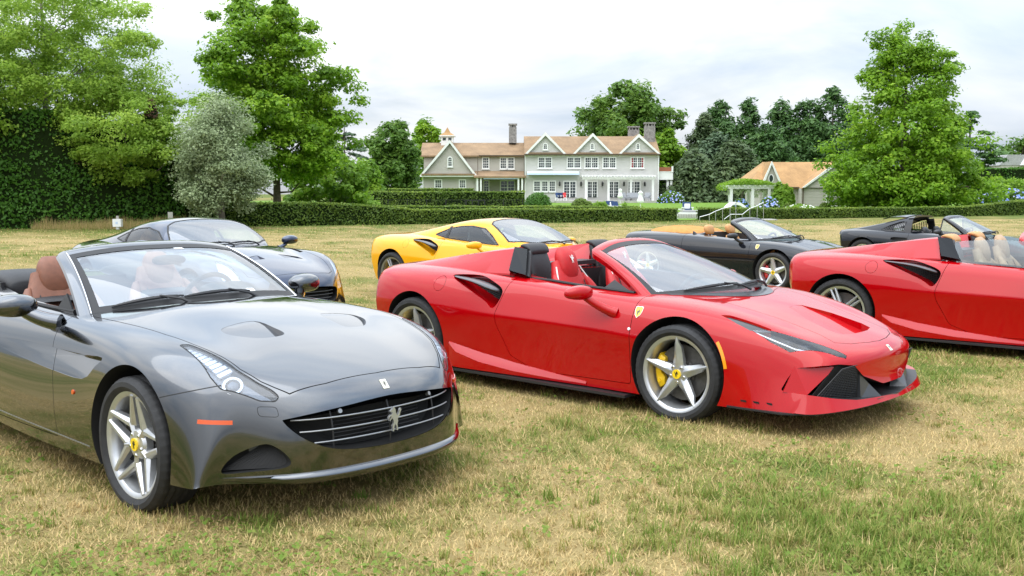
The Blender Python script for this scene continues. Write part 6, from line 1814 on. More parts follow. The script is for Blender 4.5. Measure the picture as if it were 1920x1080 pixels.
def spider_top(root, B, kind, paint, seats):
    main, side, pad = seats
    sc = Screen((0.06, .862, -.43, .735, .812), (-1.09, 1.200, -1.03, .53, 1.118), .03, 2.2, 2.6)
    windscreen(root, sc, paint)
    wiper(root, sc, -.72, .03, -.12, .06); wiper(root, sc, -.18, .03, .45, .045)
    cw = both([(.185, 0), (.16, -.20), (.08, -.38), (.0, -.52), (-.16, -.60), (-.05, -.42), (.03, -.2), (.05, 0)])
    # cowl grille between hood and glass
    pts = [(x, y) for x, y in both([(.16, 0), (.135, -.18), (.055, -.36), (-.02, -.53), (-.25, -.66)])]
    pin = [(x, y) for x, y in both([(.055, 0), (.03, -.18), (-.04, -.36), (-.13, -.50), (-.28, -.63)])]
    v = []; 
    for (x, y), (x2, y2) in zip(densify(pts, .04), densify(pts, .04)):
        pass
    n = 31; A = []
    for k in range(n):
        t = -1 + 2 * k / (n - 1)
        y = .62 * t; xo = .16 - .40 * abs(t) ** 2.2; xi = .05 - .40 * abs(t) ** 2.2
        A.append([(xo, y), ((xo + xi) / 2, y), (xi, y)])
    V = np.array([[tuple(B.hit((x, y, 3), (0, 0, -1))[0] + Vector((0, 0, .0035))) for x, y in row] for row in A])
    if grid_normals(V)[15, 1, 2] < 0: V = V[:, ::-1]
    obj('cowl_panel', shell_mesh('cowl_panel', V, .006, [M['carbon']]), root)
    # dashboard
    db = MB(); db.prism(round_poly([(-.09, .60), (-.09, .80), (-.35, .815), (-.58, .80), (-.64, .74), (-.60, .60), (-.50, .40), (-.15, .40)], .03), 'y', -.60, .60)
    db.build('dashboard', M['lea_black'], root, True)
    cn = MB(); cn.prism(round_poly([(-.55, .30), (-.55, .62), (-.75, .52), (-1.45, .50), (-1.5, .30)], .03), 'y', -.10, .10); cn.build('centre_console', M['lea_black'], root, True)
    steering_wheel(root, -.72, .37, .73, M['lea_black'] if kind == 'front' else M['lea_tan'])
    blob('instrument_hood', [(-.42, .37, .80), (-.46, .37, .82), (-.55, .37, .835), (-.62, .37, .83), (-.64, .37, .82)], (0, 1, 0), (0, 0, 1), [(.10, .02), (.16, .04), (.17, .045), (.16, .035), (.12, .015)], M['lea_black'], root)
    for s in (-1, 1):
        seat(root, -1.24, s * .365, .33, (main, side), .66, .34, 'sport', M['stitch'] if kind == 'front' else None, .24)
        if kind == 'front':
            for yo in (-.205, .205):
                MB().tube([(-1.24 - .0 + .13, s * .365 + yo, .33 + .18), (-1.24 - .02, s * .365 + yo * 1.05, .33 + .36), (-1.24 - .10, s * .365 + yo * .98, .33 + .52), (-1.24 - .17, s * .365 + yo * .72, .33 + .64)], .006, 5).build('seat_piping', M['stitch'], root, True)
        # fairing behind each seat
        st = [(-2.98, .945, 0.0), (-2.75, .985, 0.02), (-2.45, 1.03, .05), (-2.15, 1.075, .1), (-1.95, 1.105, .2), (-1.80, 1.122, .45)]
        secs = []
        for x, zr, sh in st:
            k = (x + 2.98) / 1.18
            ring = [(.775 - .03 * k, .86), (.735, .895 + .02 * k), (.66 - .02 * k, .90 + (zr - .90) * .55), (.585 - .02 * k, .90 + (zr - .90) * .94), (.52, zr), (.45, zr - .004), (.37 + .06 * k, zr - .03), (.26 + .10 * k, .93 + (zr - .93) * .35), (.18 + .12 * k, .90), (.18 + .12 * k, .84), (.5, .83), (.775 - .03 * k, .83)]
            secs.append([(x + sh * (1.12 - z) * .9, s * y, z) for y, z in ring])
        S = np.array(secs); Q = np.einsum('ai,ijk->ajk', bs_basis(len(st), 24), S)
        v, f = loft_closed([list(map(tuple, q)) for q in Q])
        me = mesh_from('seat_fairing', v, f, [paint]); recalc(me); sharp(me, 26); obj('seat_fairing', me, root)
        slab('quarter_window', [(-1.80, s * .565, 1.105), (-1.71, s * .735, .925), (-1.53, s * .735, .895), (-1.66, s * .565, 1.09)][::int(s)], .03, M['glass_dark'], root)
        slab('quarter_backing', [(-1.79, s * .53, 1.10), (-1.70, s * .70, .92), (-1.52, s * .70, .88), (-1.65, s * .53, 1.085)][::int(s)], .03, M['trim'], root)
        blob('roll_hoop', [(-1.60, s * .44, .66), (-1.60, s * .44, .70), (-1.63, s * .44, .88), (-1.68, s * .44, 1.04), (-1.715, s * .44, 1.12), (-1.73, s * .44, 1.14)], (1, 0, 0), (0, 1, 0),
             [(.03, .11), (.04, .14), (.045, .14), (.048, .13), (.04, .12), (.015, .08)], M['lea_black'], root, 3.2, 24)
        blob('hoop_pad', [(-1.78, s * .44, 1.128), (-1.76, s * .44, 1.134), (-1.72, s * .44, 1.138), (-1.66, s * .44, 1.115), (-1.64, s * .44, 1.08)], (0, 1, 0), (.25, 0, 1), [(.09, .008), (.125, .016), (.13, .024), (.13, .028), (.11, .012)], pad, root, 3.2, 24)
    MB().box(-1.72, -1.64, -.62, .62, .55, .93).build('rear_bulkhead', M['lea_black'], root)
    mb = MB(); mb.prism(round_poly([(-1.78, -.30), (-1.62, -.30), (-1.62, .30), (-1.78, .30)], .02), 'z', .95, .985); mb.build('wind_stop', M['trim'], root, True)
    deck = MB()
    for s in (-1, 1):
        # belt seals
        pts = [(x, s * (.712 - .035 * ((x + 1.0) / .6) ** 2 * (x < -1.0)), z) for x, z in ((-1.55, .885), (-1.3, .882), (-1.0, .862), (-.7, .848), (-.5, .838))]
        MB().tube(pts, .012, 6).build('belt_seal', M['seal'], root, True)
        tri = [(-.47, s * .725, .818), (-.80, s * .715, .842), (-.71, s * .675, .92)]
        slab('quarter_light', tri[::int(s)], .012, M['trim'], root)
        mirror(root, s, (-.535, s * .885, .70), (-.745, s * 1.06, .845), paint, (.066, .125), stalk_r=(.042, .026))
        if kind == 'spider':   # side window wound up
            A_ = [(-1.56, .738, .875), (-1.2, .735, .870), (-.85, .728, .850), (-.60, .720, .835)]; B_ = [(-1.62, .60, 1.085), (-1.25, .60, 1.115), (-1.0, .585, 1.105), (-.72, .655, .945)]
            V = np.array([[(a[0] + (b[0] - a[0]) * t, s * (a[1] + (b[1] - a[1]) * t + .02 * t * (1 - t) * 4), a[2] + (b[2] - a[2]) * t) for a, b in zip(A_, B_)] for t in np.linspace(0, 1, 6)])
            if grid_normals(V)[3, 1, 1] * s < 0: V = V[:, ::-1]
            obj('side_window', shell_mesh('side_window', V, .004, [M['glass_side']]), root)

def coupe_top(root, B, paint, seats):
    xs = [-2.8, -2.4, -2.0, -1.6, -1.25, -.95, -.6, -.3, -.1, .06]
    Y = [[0] * 10, [.30, .30, .30, .30, .30, .30, .30, .26, .18, .08], [.48, .48, .48, .485, .49, .495, .51, .46, .32, .14], [.58, .58, .57, .565, .565, .58, .615, .57, .40, .18],
         [.66, .66, .65, .64, .645, .66, .69, .63, .44, .20], [.73, .73, .72, .715, .72, .725, .735, .66, .46, .21]]
    Z = [[.955, 1.03, 1.115, 1.185, 1.212, 1.20, 1.10, .985, .91, .855], [.95, 1.02, 1.105, 1.175, 1.203, 1.19, 1.085, .965, .895, .85], [.94, 1.0, 1.075, 1.145, 1.175, 1.158, 1.05, .93, .87, .84],
         [.92, .96, 1.02, 1.085, 1.118, 1.10, .99, .885, .845, .83], [.89, .91, .94, .98, 1.0, .99, .92, .845, .82, .82], [.80, .80, .80, .80, .80, .80, .79, .79, .78, .78]]
    win = round_poly([(-1.98, .955), (-1.72, .912), (-1.0, .865), (-.60, .835), (-.77, .965), (-.96, 1.062), (-1.25, 1.092), (-1.5, 1.082), (-1.72, 1.05)], .02)
    ws = both([(.02, 0), (-.06, -.25), (-.20, -.44), (-.40, -.61), (-.47, -.64), (-.70, -.575), (-.92, -.505), (-.985, -.40), (-1.0, -.2), (-1.005, 0)])
    cabin(root, xs, Y, Z, paint, win, ws, post=-1.70)
    cabin_inside(root, (-.20, .66), seats, -1.24, .365, .33)
    sc = Screen((0.05, .86, -.42, .68, .812), (-1.0, 1.18, -.95, .50, 1.11), .03)
    wiper(root, sc, -.72, .03, -.12, .06); wiper(root, sc, -.18, .03, .45, .045)
    for s in (-1, 1):
        mirror(root, s, (-.535, s * .885, .70), (-.745, s * 1.04, .845), paint, (.066, .125), stalk_r=(.042, .026))

def cabin(root, xs, Y, Z, paint, win, ws, post=None, tint=None):
    """hollow closed cabin with side windows and windscreen let into it"""
    G = [dict(pre=[], mid=[(x, y, z) for x, y, z in zip(xs, yy, zz)], post=[]) for yy, zz in zip(Y, Z)]
    C = Body(xs, G, paint, 70, 61)
    cb = CarBuild(root, C)
    inn = C.inner(.028); 
    cb.me = boolean(C.mesh, [(prism_mesh(win, 'y', -1.2, 1.2, 2), 'DIFFERENCE'), (prism_mesh(ws, 'z', .6, 1.6, 2), 'DIFFERENCE'), (inn, 'DIFFERENCE')])
    cb.finish('roof')
    for s in (-1, 1):
        w = cb.lens('side_window', win, 'y', *sorted((s * .3, s * 1.2)), M['glass_side'], .004, gap=.0)
        rb = [C.hit((x, s * 3, z), (0, -s, 0)) for x, z in densify(win, .03, True)]
        ribbon('window_seal', [r for r in rb if r[0] is not None], .018, M['seal'], root, .003, True)
        if post is not None:
            zt = [z for x, z in win if abs(x - post) < .25]
            pts = [C.hit((post - .10 * (z - .9), s * 3, z), (0, -s, 0)) for z in np.linspace(min(zt) - .01, max(zt) - .005, 8)]
            ribbon('window_post', pts, .055, M['seal'], root, .004)
    g = cb.lens('windscreen', ws, 'z', .6, 1.6, M['glass'], .004, gap=.0)
    rb = [C.hit((x, y, 3), (0, 0, -1)) for x, y in densify(ws, .03, True)]
    ribbon('windscreen_seal', [r for r in rb if r[0] is not None], .022, M['seal'], root, .003, True)
    return C

def cabin_inside(root, dash, seats, sx, sy, sz, shift=0.0, wheel_side=1):
    main, side = seats[:2]
    x0 = dash[0]
    MB().prism(round_poly([(x0, .60), (x0, .80), (x0 - .25, .815), (x0 - .42, .80), (x0 - .48, .74), (x0 - .44, .60), (x0 - .34, .40), (x0 - .05, .40)], .03), 'y', -dash[1], dash[1]).build('dashboard', M['lea_black'], root, True)
    steering_wheel(root, x0 - .55, wheel_side * sy, .74, M['lea_black'])
    for s in (-1, 1):
        seat(root, sx, s * sy, sz, (main, side), .64, .30, 'sport', None, .24)

# ---------------------------------------------------------------- grey front-engined convertible
CAL_X = [-3.3, -2.95, -2.67, -2.3, -1.9, -1.5, -1.1, -.75, -.4, -.1, .15, .36, .52]
def cal_guides():
    def rear(y, zt): return [(-3.45, y, .25), (-3.56, y, .42), (-3.60, y, .66), (-3.54, y, zt)]
    return [
        guide(rear(0, .93), [(0, 0)], [(-3.3, .96), (-2.6, .99), (-1.9, .96), (-1.3, .93), (-.75, .945), (-.4, .945), (-.1, .912), (.15, .872), (.4, .818), (.6, .76)],
              [(.78, 0, .69), (.92, 0, .60), (.955, 0, .42), (.935, 0, .215)]),
        guide(rear(.27, .93), [(0, .27)], [(-3.3, .955), (-2.6, .985), (-1.9, .955), (-1.3, .93), (-.75, .942), (-.4, .94), (-.1, .908), (.15, .868), (.4, .812), (.6, .754)],
              [(.76, .27, .685), (.895, .27, .595), (.935, .28, .42), (.915, .28, .205)]),
        guide(rear(.50, .92), [(0, .50)], [(-3.3, .94), (-2.6, .97), (-1.9, .94), (-1.3, .915), (-.75, .922), (-.4, .918), (-.1, .874), (.15, .836), (.4, .782), (.6, .729)],
              [(.70, .475, .675), (.815, .485, .59), (.86, .50, .42), (.85, .51, .21)]),
        guide(rear(.66, .90), [(-3.3, .66), (-2.6, .74), (-1, .745), (0, .73), (.52, .655)], [(-3.3, .9), (-2.67, .93), (-1.9, .91), (-1.1, .885), (-.75, .882), (-.4, .878), (-.1, .872), (.15, .85), (.4, .80), (.6, .73)],
              [(.645, .615, .67), (.70, .62, .58), (.72, .63, .42), (.71, .645, .215)]),
        guide(rear(.75, .83), [(-3.3, .76), (-2.6, .86), (-1.9, .85), (-1.1, .84), (-.75, .845), (-.4, .855), (-.1, .865), (.15, .86), (.36, .825), (.52, .748)],
              [(-3.3, .84), (-2.6, .87), (-1.1, .83), (-.4, .82), (0, .80), (.4, .73), (.6, .665)],
              [(.60, .705, .615), (.625, .71, .53), (.63, .72, .40), (.62, .735, .215)]),
        guide(rear(.79, .70), [(-3.3, .83), (-2.6, .93), (-1.9, .91), (-1.1, .885), (-.75, .885), (-.4, .90), (-.1, .925), (.15, .92), (.36, .88), (.52, .805)],
              [(-3.3, .72), (-2.6, .74), (-1.1, .70), (-.4, .69), (0, .69), (.4, .62), (.6, .545)],
              [(.575, .77, .51), (.59, .775, .45), (.595, .78, .35), (.59, .79, .215)]),
        guide(rear(.82, .55), [(-3.3, .85), (-2.6, .95), (-1.9, .94), (-1.1, .915), (-.4, .925), (0, .945), (.2, .93), (.36, .90), (.52, .838)],
              [(-3.3, .55), (-2.6, .56), (-1.1, .52), (-.4, .5), (0, .5), (.4, .44), (.6, .40)],
              [(.56, .815, .39), (.57, .818, .35), (.575, .82, .29), (.572, .825, .215)]),
        guide(rear(.80, .38), [(-3.3, .83), (-2.6, .93), (-1.9, .945), (-1.1, .935), (-.4, .93), (0, .935), (.2, .925), (.36, .905), (.52, .862)],
              [(-3.3, .36), (-2.6, .33), (-1.1, .28), (0, .28), (.4, .27), (.6, .26)],
              [(.545, .852, .26), (.55, .852, .245), (.555, .852, .225), (.558, .852, .212)]),
        guide([(-3.3, .76, .25), (-3.33, .76, .25), (-3.34, .76, .25), (-3.35, .76, .25)], [(-3.3, .78), (-1.1, .91), (0, .90), (.6, .865)], [(-3.3, .24), (-2.6, .17), (0, .165), (.3, .185), (.6, .20)],
              [(.53, .868, .202), (.535, .867, .203), (.54, .866, .204), (.545, .865, .205)]),
    ]

def slant_side(body, poly, side, depth, idx=0):
    """recess cutter seen from the side: outline in (x, z)"""
    poly = densify(poly, 0.03, True); m = len(poly)
    cx = sum(p[0] for p in poly) / m; cz = sum(p[1] for p in poly) / m
    def P(x, z): q = body.hit((x, side * 3, z), (0, -side, 0))[0]; return (x, q.y - side * depth(x, z), z)
    rings = [[P(cx + (x - cx) * k, cz + (z - cz) * k) for x, z in poly] for k in (1.0, .66, .33)]
    v = [(x, side * 1.3, z) for x, z in poly] + [q for r in rings for q in r] + [P(cx, cz)]
    f = [tuple(range(m))]
    for k in range(3):
        a, b = m * k, m * (k + 1); f += [(a + i, a + (i + 1) % m, b + (i + 1) % m, b + i) for i in range(m)]
    f += [(3 * m + i, 3 * m + (i + 1) % m, len(v) - 1) for i in range(m)]
    me = mesh_from('cutter', v, f); recalc(me)
    if idx: me.polygons.foreach_set('material_index', np.full(len(me.polygons), idx, dtype=np.int32))
    return me

def front_path(B, pts, off=0.0):
    out = []
    for y, z in pts:
        p, n = B.hit((4, y, z), (-1, 0, 0)); out.append((p + n * off, n))
    return out

def gt_car(name, pose, label):
    paint = M['grey']
    root = empty(name, (pose[0], pose[1], 0), pose[2]); tag(root, label, 'car')
    B = Body(CAL_X, cal_guides(), paint); cb = CarBuild(root, B)
    cuts = [arch_cut(0, .345, .378, s) for s in (-1, 1)] + [arch_cut(-2.67, .345, .378, s) for s in (-1, 1)]
    cock = [(-2.34, -.60), (-1.8, -.675), (-1.1, -.68), (-.92, -.62), (-.75, -.45), (-.68, -.25), (-.66, 0)]
    cuts.append(prism_mesh(both(cock), 'z', .30, 1.6, 2))
    gh = [(-.545, .498), (-.50, .522), (-.28, .55), (0, .568), (.28, .55), (.50, .522), (.545, .498), (.46, .405), (.30, .343), (0, .325), (-.30, .343), (-.46, .405)]
    gpoly = closed_spline(gh, 4)
    cuts.append(prism_mesh(gpoly, 'x', .60, 1.5, 1))
    fog = closed_spline([(-.765, .268), (-.72, .345), (-.625, .398), (-.575, .384), (-.53, .325), (-.545, .29), (-.65, .272)], 4)
    for s in (-1, 1):
        cuts.append(prism_mesh(fog if s < 0 else mir(fog), 'x', .55, 1.5, 1))
        vent = [(.05, .22), (.06, .41), (.15, .445), (.25, .385), (.305, .31), (.305, .20), (.20, .19)]
        vent = closed_spline([(x, s * y) for x, y in (vent if s > 0 else vent[::-1])], 4)
        cuts.append(slant_cut(B, vent, lambda x, y: .0006 + .042 * max(0, (x - .05) / .25) ** 1.3))
        sca = [(-.30, .725), (-.37, .67), (-.505, .592), (-.87, .592), (-1.25, .615), (-1.62, .655), (-1.62, .70), (-1.25, .715), (-.90, .712), (-.55, .715)]
        sca = closed_spline(sca, 3)
        cuts.append(slant_side(B, sca, s, lambda x, z: .0006 + .055 * max(0, (x + 1.62) / 1.3) ** 1.4 * max(.15, min(1, (z - .585) / .12))))
    cb.cut(cuts)
    hl = [(.182, -.725), (.212, -.69), (.40, -.655), (.545, -.632), (.645, -.582), (.70, -.545), (.735, -.53), (.735, -.55), (.69, -.605), (.60, -.682), (.55, -.728), (.49, -.742), (.39, -.735)]
    for s in (-1, 1):
        H = hl if s < 0 else mir(hl)
        H = round_poly(H, .012, 2)
        cb.recess(H, 'z', .45, 1.0, .075, 2)
        h = empty('headlight', (.5, s * .68, .7), 0, root)
        ln = cb.lens('lens', H, 'z', .45, 1.0, M['lens'], .006); ln.parent = h; ln.location = (-.5, -s * .68, -.7)
        o = Vector((.5, s * .68, .7))
        hs = cb.lens('lamp_housing', inset_poly(H, .002), 'z', .40, 1.0, M['lampd'], .07); hs.parent = h
        # sink the housing below the lens
        for vv in hs.data.vertices: vv.co.z -= .045
        hs.location = (-.5, -s * .68, -.7)
        ax = Vector((.62, s * .42, .66)).normalized(); c = Vector((.568, s * .672, .66)); c = B.hit(c + ax, -ax)[0] - ax * .016
        e1 = ax.cross(Vector((0, 0, 1))).normalized(); e2 = ax.cross(e1)
        def ringm(nm, r0, r1, d0, d1, mat):
            secs = []
            for r, d in ((r0, d0), (r1, d0), (r1, d1), (r0, d1)):
                secs.append([c - o + ax * d + e1 * (r * math.cos(2 * math.pi * k / 28)) + e2 * (r * math.sin(2 * math.pi * k / 28)) for k in range(28)])
            v = [q for s_ in secs for q in s_]; f = [(a * 28 + k, a * 28 + (k + 1) % 28, ((a + 1) % 4) * 28 + (k + 1) % 28, ((a + 1) % 4) * 28 + k) for a in range(4) for k in range(28)]
            MB().add(v, f).build(nm, mat, h, True)
        ringm('lamp_bezel', .036, .047, -.02, .004, M['lampw'])
        blob('projector', [tuple(c - o + ax * d) for d in (-.03, -.02, -.005, .004, .007)], tuple(e1), tuple(e2), [(.034, .034), (.036, .036), (.034, .034), (.022, .022), (.004, .004)], M['lampd'], h, 2.0, 20)
        led = MB()
        for k in range(9):
            t = k / 8; x = .235 + .275 * t; y = s * (.700 - .022 * t); p, n = B.hit((x, y, 3), (0, 0, -1))
            a = p - o - n * .022; t1 = Vector((.013, 0, 0)); t2 = Vector((.002, s * (.018 + .022 * t), 0)); t1 -= n * t1.dot(n); t2 -= n * t2.dot(n)
            v = [a - t1 - t2, a + t1 - t2, a + t1 + t2, a - t1 + t2]; v += [q - n * .014 for q in v]
            led.add(v, [(0, 1, 2, 3), (7, 6, 5, 4), (0, 4, 5, 1), (1, 5, 6, 2), (2, 6, 7, 3), (3, 7, 4, 0)])
        led.build('light_strip', M['lampw'], h)
        rb = [B.hit((x, y, 3), (0, 0, -1)) for x, y in densify(H, .03, True)]
        ribbon('headlight_seal', rb, .006, M['seal'], root, .0012, True)
    hood = both([(.805, 0), (.79, -.30), (.755, -.485), (.70, -.53), (.645, -.57), (.545, -.618), (.40, -.642), (.22, -.675), (0, -.70), (-.4, -.712), (-.80, -.715), (-.86, -.69), (-.66, -.52), (-.54, -.36), (-.48, -.2), (-.46, 0)])
    cb.panel('hood', hood, 'z', .5, 1.5, .03)
    for s in (-1, 1):
        rb = [B.hit((x, s * 3, z), (0, -s, 0)) for x, z in zip(np.linspace(.285, .545, 14), np.linspace(.600, .668, 14))]
        ribbon('bumper_joint', rb, .005, M['seal'], root, .0008)
    door = round_poly([(-.955, 1.2), (-.935, .74), (-.877, .577), (-.80, .235), (-1.95, .225), (-2.15, .40), (-2.20, .70), (-2.22, 1.2)], .03)
    for s in (-1, 1):
        cb.panel('door', door, 'y', *sorted((s * .60, s * 1.3)), .06)
    cb.finish()
    for x in (0, -2.67):
        for s in (-1, 1):
            wheel(root, x, s * (.915 - .1225), .322, .34, .268, .245, 'twin5', M['alloy'], M['cal_k'])
    # grille
    gr = empty('grille', (.9, 0, .45), 0, root); o = Vector((.9, 0, .45))
    for z, y0, y1 in ((.505, -.515, .515), (.447, -.485, .485), (.390, -.425, .425)):
        pts = [p - o for p, n in front_path(B, [(y, z) for y in np.linspace(y0, y1, 25)], -.022)]
        MB().tube(pts, .0042, 6).build('grille_bar', M['alloy_dark'], gr, True)
    for y in (-.33, 0, .33):
        zs = np.linspace(.55 if y == 0 else .54, .335 if y == 0 else .355, 6)
        pts = [p - o for p, n in front_path(B, [(y, z) for z in zs], -.03)]
        MB().tube(pts, .004, 6).build('grille_post', M['trim'], gr, True)
    bk = []
    pts = [p - o for p, n in front_path(B, gpoly, -.13)]
    MB().add(pts, [tuple(range(len(pts)))]).build('grille_back', M['dark'], gr)
    rad = MB()
    for k in range(7):
        q = [p - o for p, n in front_path(B, [(y, .37 + .022 * k) for y in np.linspace(-.30, .28, 9)], -.09)]; rad.tube(q, .003, 4)
    rad.build('radiator_fins', M['mesh'], gr)
    ribbon('grille_surround', front_path(B, gpoly), .010, M['grey'], root, .003, True)
    for y in (-.285, .30):
        p, n = B.hit((4, y, .53), (-1, 0, 0)); MB().tube([p - n * .03, p - n * .012], .011, 12).build('parking_sensor', M['alloy_dark'], root, True)
    p, n = B.hit((4, 0, .45), (-1, 0, 0))
    v, f = decal_prism([((a - .5) * .085, (b - .5) * .125) for a, b in horse_poly()], p + n * .002, (0, -1, 0), (0, 0, 1), (1, 0, 0), .012); MB().add(v, f).build('horse_emblem', M['alloy'], root)
    p, n = B.hit((.865, 0, 3), (0, 0, -1)); up = (Vector((-1, 0, 0)) - n * n.dot(Vector((-1, 0, 0)))).normalized(); r = up.cross(n)
    bd = empty('nose_badge', p, 0, root)
    MB().add(*decal_prism([(-.018, -.027), (.018, -.027), (.018, .027), (-.018, .027)], -n * .003, r, up, n, .006)).build('badge_plate', M['badge_w'], bd)
    MB().add(*decal_prism([((a - .5) * .022, (b - .5) * .034) for a, b in horse_poly()], n * .003, r, up, n, .001)).build('horse_emblem', M['badge_k'], bd)
    # lower lip and corner intakes
    ys = np.linspace(-.80, .80, 41)
    secs = []
    for y in ys:
        p, n = B.hit((4, y, .238), (-1, 0, 0)); k = 1 - (abs(y) / .80) ** 4; nn = Vector((n.x, n.y, 0)).normalized()
        prof = [(-.03, .035 * k), (.010 * k - .004, .022 * k), (.030 * k - .003, .006), (.032 * k - .003, -.008), (.012 * k - .004, -.03 * k - .004), (-.04, -.034 * k - .004)]
        secs.append([p + nn * a + Vector((0, 0, b)) for a, b in prof])
    v, f = loft_closed(secs); me = mesh_from('front_lip', v, f, [paint]); recalc(me); sharp(me, 50); obj('front_lip', me, root)
    for s in (-1, 1):
        q = [front_path(B, [(s * y, z)], -.03)[0][0] for y, z in ((.76, .275), (.62, .40), (.545, .36), (.545, .285))]
        grille_net('intake_net', q, 22, 12, root, M['mesh'], .0025)
        MB().add([a - Vector((.02, 0, 0)) for a in [front_path(B, [(s * y, z)], -.035)[0][0] for y, z in ((.78, .26), (.74, .36), (.63, .42), (.55, .40), (.50, .33), (.52, .27))]], [(0, 1, 2, 3, 4, 5)]).build('intake_back', M['dark'], root)
        p0 = [B.hit((x, s * 3, z), (0, -s, 0)) for x, z in zip(np.linspace(.505, .625, 9), np.linspace(.507, .502, 9))]
        ribbon('side_marker', p0, .020, M['amber'], root, .004, th=.004)
        p, n = B.hit((4, s * .59, .548), (-1, 0, 0))
        ring = round_poly([(s * .553, .522), (s * .622, .528), (s * .622, .572), (s * .553, .568)], .015, 4)
        ribbon('washer_cover', front_path(B, densify(ring, .01, True)), .003, M['seal'], root, .0006, True)
        p, n = B.hit((4, s * .634, .486), (-1, 0, 0)); MB().tube([p - n * .004, p + n * .0015], .009, 12).build('parking_sensor', M['grey'], root, True)
        p, n = B.hit((-.60, s * 3, .51), (0, -s, 0)); MB().tube([p - n * .004, p + n * .006], .013, 12).build('side_repeater', M['amber'], root, True)
        mirror(root, s, (-1.0, s * .80, .835), (-1.17, s * .985, .932), paint, (.082, .125), stalk_r=(.05, .036))
        MB().tube([(x, s * .715, z) for x, z in ((-2.3, .905), (-1.8, .90), (-1.3, .893), (-1.0, .892))], .012, 6).build('belt_seal', M['seal'], root, True)
        slab('quarter_light', [(-.98, s * .73, .87), (-1.22, s * .725, .89), (-1.14, s * .70, .985)][::int(s)], .012, M['trim'], root)
        # sill line
        rb = [B.hit((x, s * 3, .245 + .012 * max(0, -x - .4)), (0, -s, 0)) for x in np.linspace(-.42, -2.25, 30)]
        ribbon('sill_line', rb, .006, M['alloy_dark'], root, .002)
    # windscreen and cabin
    sc = Screen((-.60, .932, -.905, .745, .868), (-1.45, 1.252, -1.535, .585, 1.195), .035, 2.2, 2.6)
    windscreen(root, sc, paint, .085, .09, -.03, .05)
    for s in (-1, 1):   # bright strip along each pillar
        MB().tube([tuple(sc(s * .925, t) + np.array([.006, 0, .010])) for t in np.linspace(0, .93, 12)], .004, 6).build('pillar_strip', M['chrome'], root, True)
    for a0, a1, t0, t1, mt in ((.10, .20, .80, .86, M['canvas_tag']), (-.80, -.775, .855, .875, M['cal_r']), (-.785, -.76, .835, .855, M['tag_green']), (.30, .38, .08, .12, M['canvas_tag'])):
        V = sc.patch(a0, a1, t0, t1, 4, 3); V = V if grid_normals(V)[1, 1, 2] > 0 else V[:, ::-1]
        obj('windscreen_sticker', shell_mesh('windscreen_sticker', V + grid_normals(V) * .0015, .001, [mt]), root)
    wiper(root, sc, -.80, .045, -.30, .075); wiper(root, sc, -.30, .06, .30, .07)
    MB().prism(round_poly([(-.70, .62), (-.70, .86), (-.92, .905), (-1.15, .90), (-1.28, .84), (-1.25, .66), (-1.1, .42), (-.75, .42)], .04), 'y', -.63, .63).build('dashboard', M['lea_black'], root, True)
    MB().prism(round_poly([(-1.2, .32), (-1.2, .66), (-1.45, .60), (-2.1, .58), (-2.15, .32)], .03), 'y', -.11, .11).build('centre_console', M['lea_brown'], root, True)
    blob('instrument_hood', [(-1.0, .37, .90), (-1.05, .37, .93), (-1.15, .37, .945), (-1.26, .37, .94), (-1.28, .37, .93)], (0, 1, 0), (0, 0, 1), [(.10, .02), (.16, .04), (.18, .05), (.17, .04), (.12, .015)], M['lea_black'], root)
    steering_wheel(root, -1.42, .37, .86, M['lea_black'])
    for s in (-1, 1):
        st = seat(root, -1.90, s * .37, .40, (M['lea_brown'], M['lea_brown']), .62, .38, 'sport', None, .25)
        blob('shoulder_band', [(-.10, 0, .43), (-.12, 0, .445), (-.16, 0, .46)], (0, 1, 0), (.93, 0, .37), [(.20, .085), (.205, .09), (.19, .085)], M['lea_black'], st, 3.2)
        blob('rear_fairing', [(-2.30, s * .42, .92), (-2.34, s * .42, .97), (-2.5, s * .42, 1.0), (-2.75, s * .42, .985), (-2.95, s * .42, .95)], (0, 1, 0), (0, 0, 1), [(.15, .05), (.19, .06), (.20, .055), (.18, .04), (.10, .02)], M['lea_black'], root, 3)
    MB().box(-2.42, -2.34, -.62, .62, .5, .97).build('rear_bulkhead', M['lea_black'], root)
    blob('rear_view_mirror', [(-1.24, -.11, 1.14), (-1.24, -.10, 1.14), (-1.25, 0, 1.145), (-1.24, .10, 1.14), (-1.24, .11, 1.14)], (1, 0, 0), (0, 0, 1), [(.01, .01), (.02, .03), (.022, .034), (.02, .03), (.01, .01)], M['trim'], root)
    return root

# ---------------------------------------------------------------- dark blue coupe, black convertible, black targa
def scaled(guides, fx, fy, fz):
    def sc(p): return (p[0] * fx, p[1] * fy, p[2] * fz)
    return [dict(pre=[sc(p) for p in g['pre']], mid=[sc(p) for p in g['mid']], post=[sc(p) for p in g['post']]) for g in guides]

